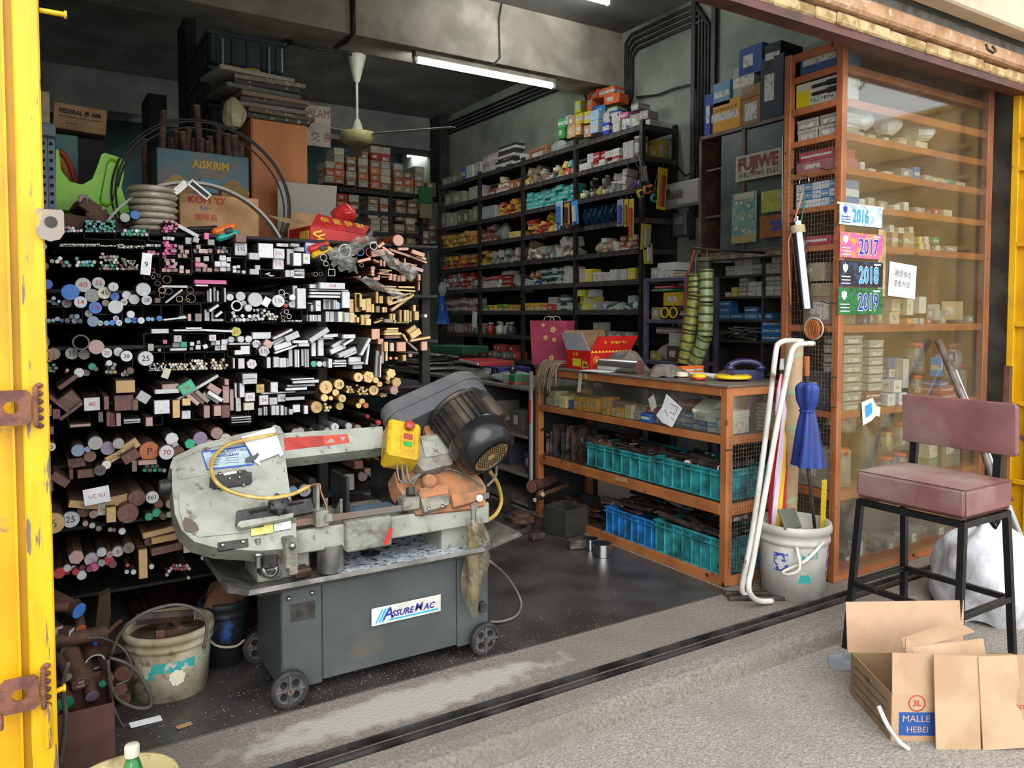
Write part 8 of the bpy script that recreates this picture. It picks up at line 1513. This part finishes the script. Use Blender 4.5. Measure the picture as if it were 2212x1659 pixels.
MB().cyl((0,0,0),top,rr,n=20).build('tube',mat('card_tube','#ab9272',.8,0,'#9c8262',7),ct2)
u=d.normalized();e1=u.orthogonal().normalized();e2=u.cross(e1);m=MB()
for i in range(5):
    vs=[]
    for k in range(21):
        a=R(18*k);s=d.length*(.3+.15*i)+.09*(k/20)
        vs+=[u*s+(e1*math.cos(a)+e2*math.sin(a))*(rr+.0012),u*(s+.022)+(e1*math.cos(a)+e2*math.sin(a))*(rr+.0012)]
    m.add(vs,[(2*k,2*k+2,2*k+3,2*k+1)for k in range(20)],0,True)
m.build('tape_stripe',mat('green_tape','#8a9c78',.6),ct2)
def umbrella(lb,b,t_,prof,cols,hm,hl):
    b,t_=Vector(b),Vector(t_);o=thing('umbrella',lb,'umbrella',b);d=t_-b;L_=d.length;u=d.normalized();e1=u.orthogonal().normalized();e2=u.cross(e1)
    MB().cyl((0,0,0),d,.006,n=8).build('shaft',SBLK,o);n=24;secs={}
    for j in range(n):
        c=cols[(j*len(cols))//n]if len(cols)>1 else cols[0];g=secs.setdefault(c,MB());vs=[]
        for(s,r)in prof:
            for a in(R(360/n*j),R(360/n*(j+1))):q=r*(1+.18*math.cos(a*6+5*s));vs.append(u*(s*L_)+(e1*math.cos(a+2.2*s)+e2*math.sin(a+2.2*s))*q)
        g.add(vs,[(2*i,2*i+1,2*i+3,2*i+2)for i in range(len(prof)-1)],0,True)
    for c,g in secs.items():g.build('canopy_panel',mat('cloth_'+c,c,.7,0),o)
    MB().cyl(d,d+u*hl,.017,.014,n=12).build('handle',hm,o)
# blue umbrella hangs handle up, cloth flaring downward
hb=at(1742,770,Y=2.4);ub=thing('umbrella','furled blue umbrella with a wooden handle hanging at the cabinet corner','umbrella',hb);k=1/ppm(hb)
MB().cyl((0,0,0),(.004,0,38*k*-1.1),.016,.014,n=12).build('handle',mat('wood_handle','#8f5226',.45),ub);MB().cyl((.004,0,-40*k),(.01,0,-58*k),.012,n=12).build('ferrule',SBLK,ub)
PR=[(-56,10),(-62,20),(-70,22),(-95,20),(-115,13),(-122,14),(-150,20),(-190,26),(-222,30),(-240,33)]
m=MB();m.grid(lambda U,V:(lambda i,f,a:((1-f)*PR[i][1]+f*PR[i+1][1],(1-f)*PR[i][0]+f*PR[i+1][0],a))(min(int(V*9),8),V*9-min(int(V*9),8),6.2832*U)and(lambda i,f,a:(((1-f)*PR[i][1]+f*PR[i+1][1])*k*(1+.22*math.sin(5*a+V*4))*math.cos(a)+.0006*60*V,((1-f)*PR[i][1]+f*PR[i+1][1])*k*(1+.22*math.sin(5*a+V*4))*math.sin(a),((1-f)*PR[i][0]+f*PR[i+1][0])*k))(min(int(V*9),8),V*9-min(int(V*9),8),6.2832*U),30,27);m.build('canopy',mat('blue_nylon','#1b357f',.5,0,'#152b68',9),ub)
MB().lathe([(16*k,-.004),(17*k,0),(16*k,.004)],(.01,0,-118*k),16).build('strap',mat('blue_strap','#1a2f74',.5),ub)
umbrella('furled striped umbrella in red, white, yellow and lilac standing in the white bucket',(3.1,2.5,.1),at(1690,800,Y=2.66),[(.1,.028),(.3,.036),(.5,.038),(.64,.034),(.7,.02),(.8,.03),(.9,.026),(.98,.012)],('#c9b5c9','#b3202f','#c5b3c8','#c9a41f','#b0202c','#c3b0c6','#2f2f7d','#a8202f'),WHITE,.06)
o=MB().tube([(3.3,2.4,.2),at(1738,945,Y=2.38)],.008,8).build('walking_stick',SBLK);tag(o,'black stick leaning in the white bucket before the blue umbrella','stick')
o=MB().box((0,0,.2),(.028,.004,.45),rot=(.08,-.03,-.4)).build('folding_ruler',mat('ruler_yellow','#c2a81c',.5,0,'#3a3212',160,.6,.64),None,(3.36,2.42,.15));tag(o,'yellow graduated ruler standing in the white bucket','ruler')
o=MB().box((0,0,0),(.14,.012,.1),b=.003,rot=(-.5,.1,.1)).build('grey_pouch',mat('grey_green_pouch','#55594f',.6),None,(3.13,2.44,.4));tag(o,'grey green flat pouch wedged in the white bucket','pouch')
WP=mat('white_pipe_paint','#cfcdc6',.45,0,'#b5b2a8',9,c3='#6b4432',s3=7,lo3=.62,hi3=.68)
for Y_,pts,lb in((2.56,[(1733,737),(1700,736),(1683,742),(1676,760),(1664,860),(1645,1010),(1625,1150),(1605,1255),(1604,1278),(1612,1290)],'white painted bent pipe leaning left of the bucket, farther one'),(2.44,[(1757,742),(1725,744),(1712,756),(1706,780),(1680,910),(1650,1080),(1625,1220),(1617,1262),(1622,1285),(1640,1298),(1668,1301)],'white painted bent pipe leaning before the bucket, with a rusty top')):
    q=[at(x,y,Y=Y_)for x,y in pts]
    for p in q:p.z=max(p.z,.014)
    tag(MB().tube(cubic(q),.0135,10).build('bent_pipe',WP),lb,'pipe','bent white pipes')
p0,p1=at(1690,296,Y=2.88),at(1690,800,Y=2.88);tag(MB().cyl(p0,(p1.x,2.86,.005),.0065,n=10).build('steel_rod',CHROME),'tall thin bright rod standing behind the white pipes','rod')
# chrome tube hanging on the cabinet side
p0,p1=at(1722,480,X=TX0-.045),at(1742,668,X=TX0-.045);ch=thing('chrome_tube','shiny chrome tube hanging on the cabinet side mesh','tube',p0);d=p1-p0
MB().cyl((0,0,0),d,.036,n=24).build('tube',mat('polished_tube','#b5babf',.15,1.),ch);MB().lathe([(.037,.02),(.0375,.021),(.0375,.06),(.037,.061)],(0,0,0),24,axis=d).build('tape_band',mat('cream_tape','#a89a78',.7),ch);MB().cyl(Vector((0,0,.0)),Vector((0,0,.03)),.01,n=10).build('spigot',CHROME,ch)
mm=MB();a=at(1737,405,X=TX0-.03)-p0;mm.tube([a,a+Vector((0,0,-.1)),Vector((-.01,-.03,-.02)),Vector((-.01,-.045,-.3)),d*.45+Vector((-.03,-.01,0))],.004,6);mm.build('green_cord',mat('green_cord','#1f6a4a',.7),ch);mm=MB();mm.tube([a,Vector((-.03,.03,-.1)),d*.6+Vector((-.03,.06,0)),d*.95+Vector((-.02,.08,0))],.004,6);mm.build('pink_cord',mat('pink_cord','#b07a6a',.7),ch);MB().tube(arc(tuple(a+Vector((0,0,.03))),.03,R(-20),R(200),10,'yz'),.003,6).build('hook',CHROME,ch)
p=at(1758,710,X=TX0-.03);cl=thing('wire_coil','white ring with a coil of orange wire hanging on the cabinet side','coil',p);k=1/ppm(p);MB().tube(arc((0,0,0),23*k,0,R(360),28,'yz'),.004,8,cap=False).build('ring',mat('cream_ring','#b5ad9c',.5),cl);m=MB()
for i in range(9):m.tube([(-.006*(i%3),(i-4)*.004+(13-abs(i-4))*k*math.cos(q),-.004+19*k*math.sin(q))for q in[R(20*j)for j in range(19)]],.0018,5,cap=False)
m.build('wire',mat('orange_wire','#b5632a',.5),cl)
for i,(y,lb)in enumerate(((0,'flat dark steel bar on the ground below the pipes, nearer'),(.05,'flat dark steel bar on the ground below the pipes, farther'))):tag(MB().box((0,0,.012),(.32,.03,.02),b=.003).build('flat_bar',STEEL,None,(3.0+.03*i,2.5+y,0),(0,0,R(-32))),lb,'metal bar')
t=thing('wire_basket','small wire basket on the ground beside the white bucket','basket',(3.06,2.6,.0));m=MB();netting(m,(0,0,0),(1,0,.0),(0,.1,1),9,9,.018,.016,.001);netting(m,(0,0,0),(0,1,0),(.0,0,1),5,9,.018,.016,.001);m.build('mesh',WIRE,t)

# ================================================================== bar stool
VIN=mat('faded_maroon_vinyl','#805655',.42,0,'#714b4a',5,c3='#9a8a80',s3=3,lo3=.45,hi3=.75);BKF=mat('chipped_black_frame','#17181a',.4,.2,'#0f1011',9,c3='#4a4038',s3=16,lo3=.68,hi3=.74)
sx0,sx1,sy0,sy1,szb,gz=3.08,3.44,1.585,2.05,.585,-.08
stl=thing('bar_stool','black steel bar stool with faded maroon padded seat and back','stool',((sx0+sx1)/2,(sy0+sy1)/2,gz));Sm=lambda:loc_mb(stl)
def cushion(c,s,b,rot=None,puff=.02):
    m=Sm();cx,cy,cz=c;n=12;f=lambda t:1-abs(2*t-1)**6
    for sg in(1,-1):m.grid(lambda u,v:(cx+s[0]*(u-.5)if sg>0 else cx-s[0]*(u-.5),cy+s[1]*(v-.5),cz+sg*(s[2]/2-.012+puff*.6*f(u)*f(v))),n,n)
    m.box((cx,cy,cz),(s[0]+.008,s[1]+.008,s[2]-.022),b=.014);return m
cushion(((sx0+sx1)/2,(sy0+sy1)/2,szb+.07),(sx1-sx0,sy1-sy0,.14),.02).build('seat',VIN,stl)
sm_=Sm();sm_.tube([(sx0-.006,sy0-.006,szb+.01),(sx0-.007,sy0-.007,szb+.06),(sx0-.004,sy0-.004,szb+.128)],.0022,6);sm_.tube([(sx0,sy0-.004,szb+.128),(sx1,sy0-.004,szb+.128)],.0018,5);sm_.build('seam',mat('dark_seam','#5f3438',.6),stl)
t_=.026
for nm,c,s in(('frame_rail',((sx0+sx1)/2,sy0+.012,szb-.013),(sx1-sx0,t_,t_)),('frame_rail',((sx0+sx1)/2,sy1-.012,szb-.013),(sx1-sx0,t_,t_)),('frame_rail',(sx0+.012,(sy0+sy1)/2,szb-.013),(t_,sy1-sy0,t_)),('frame_rail',(sx1-.012,(sy0+sy1)/2,szb-.013),(t_,sy1-sy0,t_))):Sm().box(c,s,b=.002).build(nm,BKF,stl)
FT={}
for ix,x in enumerate((sx0+.012,sx1-.012)):
    for iy,y in enumerate((sy0+.012,sy1-.012)):
        fx,fy=x+(-.055 if ix==0 else .05),y+(-.02 if iy==0 else .02);FT[ix,iy]=(x,y,fx,fy)
        dx,dy,L_=fx-x,fy-y,szb-gz;m=Sm();h=t_/2;m.add([(x+a,y+b,szb-.005)for a,b in((-h,-h),(h,-h),(h,h),(-h,h))]+[(fx+a,fy+b,gz)for a,b in((-h,-h),(h,-h),(h,h),(-h,h))],[(0,1,2,3),(7,6,5,4)]+[(k,4+k,4+(k+1)%4,(k+1)%4)for k in range(4)]);m.build('leg',BKF,stl)
def fpos(k,z):x,y,fx,fy=FT[k];f=(szb-z)/(szb-gz);return Vector((x+(fx-x)*f,y+(fy-y)*f,z))
for a,b in(((0,0),(0,1)),((0,1),(1,1)),((1,0),(1,1)),((0,0),(1,0))):
    p,q=fpos(a,.21),fpos(b,.21);Sm().box((p+q)/2,(max(.024,abs(q.x-p.x)),max(.024,abs(q.y-p.y)),.024),b=.002).build('footrest',BKF,stl)
for y in(sy0+.06,sy1-.04):Sm().box((sx1+.008,y,szb+.16),(.02,.034,.34),b=.002,rot=(0,R(5),0)).build('back_post',BKF,stl)
bk=cushion((0,0,0),(.215,sy1-sy0+.02,.06),.02,puff=.014);
for i,v in enumerate(bk.v):w_=Vector(v)+Vector(stl.location);bk.v[i]=(w_.z*1.0+sx1+.012-stl.location.x+.05*w_.x,w_.y+(sy0+sy1)/2-stl.location.y,-w_.x+szb+.335-stl.location.z)
bk.f=[f for f in bk.f];bk.build('backrest',VIN,stl)

# ================================================================== flattened cardboard box on the street
cbx=thing('cardboard_box','collapsed brown cardboard box with blue printed panel on the street','cardboard box',(2.5,1.515,-.08),R(-33));CW,CD_,CHh=.62,.33,.165
CB1=mat('box_cardboard','#b39474',.85,0,'#a48465',7,c3='#c2a88c',s3=3.5,bump=.08);CB2=mat('box_cardboard_dark','#8d7154',.85,0,'#7d6348',7)
MB().box((CW/2,0,CHh/2),(CW,.005,CHh)).build('front_wall',CB1,cbx);MB().box((CW/2,CD_,CHh/2),(CW,.005,CHh)).build('rear_wall',CB2,cbx);MB().box((0,CD_/2,CHh/2),(.005,CD_,CHh)).build('side_wall',CB2,cbx);MB().box((CW,CD_/2,CHh/2),(.005,CD_,CHh)).build('side_wall',CB2,cbx);MB().box((CW/2,CD_/2,.003),(CW,CD_,.005)).build('bottom',CB2,cbx)
MB().prism([(0,0),(CW,0),(CW+.01,.135),(.005,.14)],(0,-.003,CHh),(1,0,0),(0,.12,.99),(0,.005,0)).build('front_flap',CB1,cbx)
MB().prism([(.0,0),(CW*.72,0),(CW*.74,.2),(.0,.19)],(-.015,CD_,CHh),(1,0,0),(0,.14,.99),(0,.005,0)).build('rear_flap',mat('box_inside_pink','#b8987c',.85,0,'#a8886c',6),cbx)
tf=MB();tf.prism([(0,0),(.28,.0),(.29,.1),(.0,.12)],(.12,.05,CHh+.02),(.97,.2,.1),(-.1,.3,.9),(0,.006,0));tf.prism([(0,0),(.3,.03),(.26,.1),(.02,.07)],(.1,.12,CHh+.09),(.94,.1,.16),(0,.9,.3),(0,0,.005));tf.prism([(0,0),(.05,.19),(.12,.15),(.09,0)],(.06,.03,CHh-.02),(.8,.5,0),(-.1,.1,.98),(0,.005,0));tf.build('crumpled_flap',CB1,cbx)
MB().prism([(0,0),(.15,-.004),(.155,.31),(.0,.315)],(.13,-.045,.0),(1,0,0),(0,.1,1),(0,-.005,0)).build('loose_panel',mat('box_panel','#b99b7c',.85,0,'#aa8b6b',6),cbx);MB().prism([(0,0),(.16,.012),(.135,.13),(.12,.15),(.125,.2),(.135,.21),(.13,.315),(.0,.31)],(.285,-.05,.0),(1,0,0),(-.02,.1,1),(0,-.005,0)).build('loose_panel',MATS['box_panel'],cbx)
bp=MB().box((.1,-.0035,.062),(.15,.001,.082)).build('blue_panel',mat('carton_blue','#1f478f',.6),cbx);MB().box((CW-.07,-.0035,.062),(.16,.001,.082)).build('blue_panel',MATS['carton_blue'],cbx)
TX=mat('carton_text','#b59a7a',.7);text('MALLE',.033,(.035,-.0045,.08),FRONT,TX,cbx,al='LEFT');text('HEBEI',.03,(.05,-.0045,.042),FRONT,TX,cbx,al='LEFT');text('FITT',.033,(CW-.14,-.0045,.08),FRONT,TX,cbx,al='LEFT');text('ISO9001:2000',.022,(CW-.2,-.0045,.125),FRONT,INK_R,cbx,al='LEFT')
MB().lathe([(.026,0),(.029,0),(.029,.001),(.026,.001)],(.085,-.003,.135),24,axis=(0,-1,0)).build('red_ring_logo',INK_R,cbx);text('3L',.03,(.085,-.0045,.135),FRONT,INK_R,cbx)
for i in range(4):MB().box((-.0035,CD_*.5,.03+.032*i),(.001,CD_*.8,.0016)).build('printed_rule',INK_K,cbx)
text('SIZE',.022,(-.0045,CD_*.55,.13),LEFT,INK_K,cbx)
o=MB().tube(cubic([(2.43,1.52,.06),(2.44,1.49,.0),(2.47,1.47,-.05),(2.5,1.45,-.078)]),.008,6).build('packing_strap',WHITE);o.scale=(1,1,1);tag(o,'white plastic strap trailing off the cardboard box','strap')
# sack, bag and poles by the right gate
sk=MB();sc_=Vector((3.96,1.93,-.08))
def sf(u,v):
    a=6.2832*u;z=.46*v;r=.25*(math.sin(3.1416*min(1,.2+.72*v))**.55)*(1+.07*math.sin(3*a+6*v)+.05*math.sin(7*a-9*v)+.025*math.sin(13*a+21*v));r*=1-.5*max(0,v-.8)/.2
    return sc_+Vector((r*math.cos(a),r*.9*math.sin(a),z+.02*math.sin(4*a)))
sk.grid(sf,48,26);tag(sk.build('woven_sack',mat('white_woven_sack','#c9c9cf',.6,0,'#b3b3ba',14,bump=.25,bscale=60)),'crumpled white woven sack behind the stool','sack')
p=at(2206,1290,Z=-.08);o=inst(carton_mesh('bag'),'striped_bag',None,(p.x+.05,p.y,-.08),(0,0,0),(.2,.2,.14),srgb('#2f8a72'));tag(o,'green and white striped bag at the right edge','bag')
o=MB().tube([at(2027,735,Y=2.43),at(2110,930,Y=2.2),at(2205,1205,Y=1.95)],.02,10).build('leaning_pole',mat('worn_pole','#77706a',.45,.3,'#5b4a40',14));tag(o,'grey brown pipe leaning against the tall cabinet glass','pole')
o=MB().tube([at(2062,800,Y=2.42),at(2210,1170,Y=2.02)],.013,10).build('leaning_pole',mat('white_pole','#c3c6cc',.35));tag(o,'white rod leaning beside the grey brown pipe','pole')
a=at(2178,790,X=4.95);o=MB().box((a.x,a.y,(a.z-.08)/2),(.03,.04,a.z+.08),b=.004).build('timber_post',mat('brown_timber','#6b4a34',.75,0,'#57392a',9));tag(o,'brown timber batten standing against the yellow gate','batten')

# ------------------------------------------------------------------ lettering becomes mesh
bpy.context.view_layer.update()
dg=bpy.context.evaluated_depsgraph_get()
cache={}
for o in[q for q in scene.objects if q.type=='FONT']:
    me=bpy.data.meshes.new_from_object(o.evaluated_get(dg));me.name=o.name
    n=bpy.data.objects.new(o.name,me);nm=o.name
    n.parent=o.parent;n.location=o.location;n.rotation_euler=o.rotation_euler;n.scale=o.scale
    cu=o.data;bpy.data.objects.remove(o);bpy.data.curves.remove(cu);col.objects.link(n);n.name=nm
# prints become sub-parts of the sheet, panel or wall they are printed on
HOST=('sheet','panel','board','body','card','angle','front_wall','box_walls','disc')
PRINT=('lettering','year','crest','printed','gold','blossom','print','rainbow','painted','hasp','blue_panel','red_ring','yellow_panel','yellow_sticker','slots')
for t in[q for q in scene.objects if q.type=='EMPTY' and 'category' in q]:
    ch=list(t.children);host=next((c for h in HOST for c in ch if c.name.split('.')[0]==h),None)
    if host is None:continue
    for c in ch:
        if c is not host and c.name.startswith(PRINT):c.parent=host
# look-alikes that share a place are told apart by their order from the left
same={}
for o in scene.objects:
    if o.parent is None and 'label' in o and 'category' in o:same.setdefault(o['label'],[]).append(o)
for lb,objs in same.items():
    if 1<len(objs)<=16 and len(lb.split())<=13:
        for k,o in enumerate(sorted(objs,key=lambda q:RT.dot(q.location)/max(.5,FW.dot(q.location)))):o['label']=lb+f', {ORD[k]} from left'
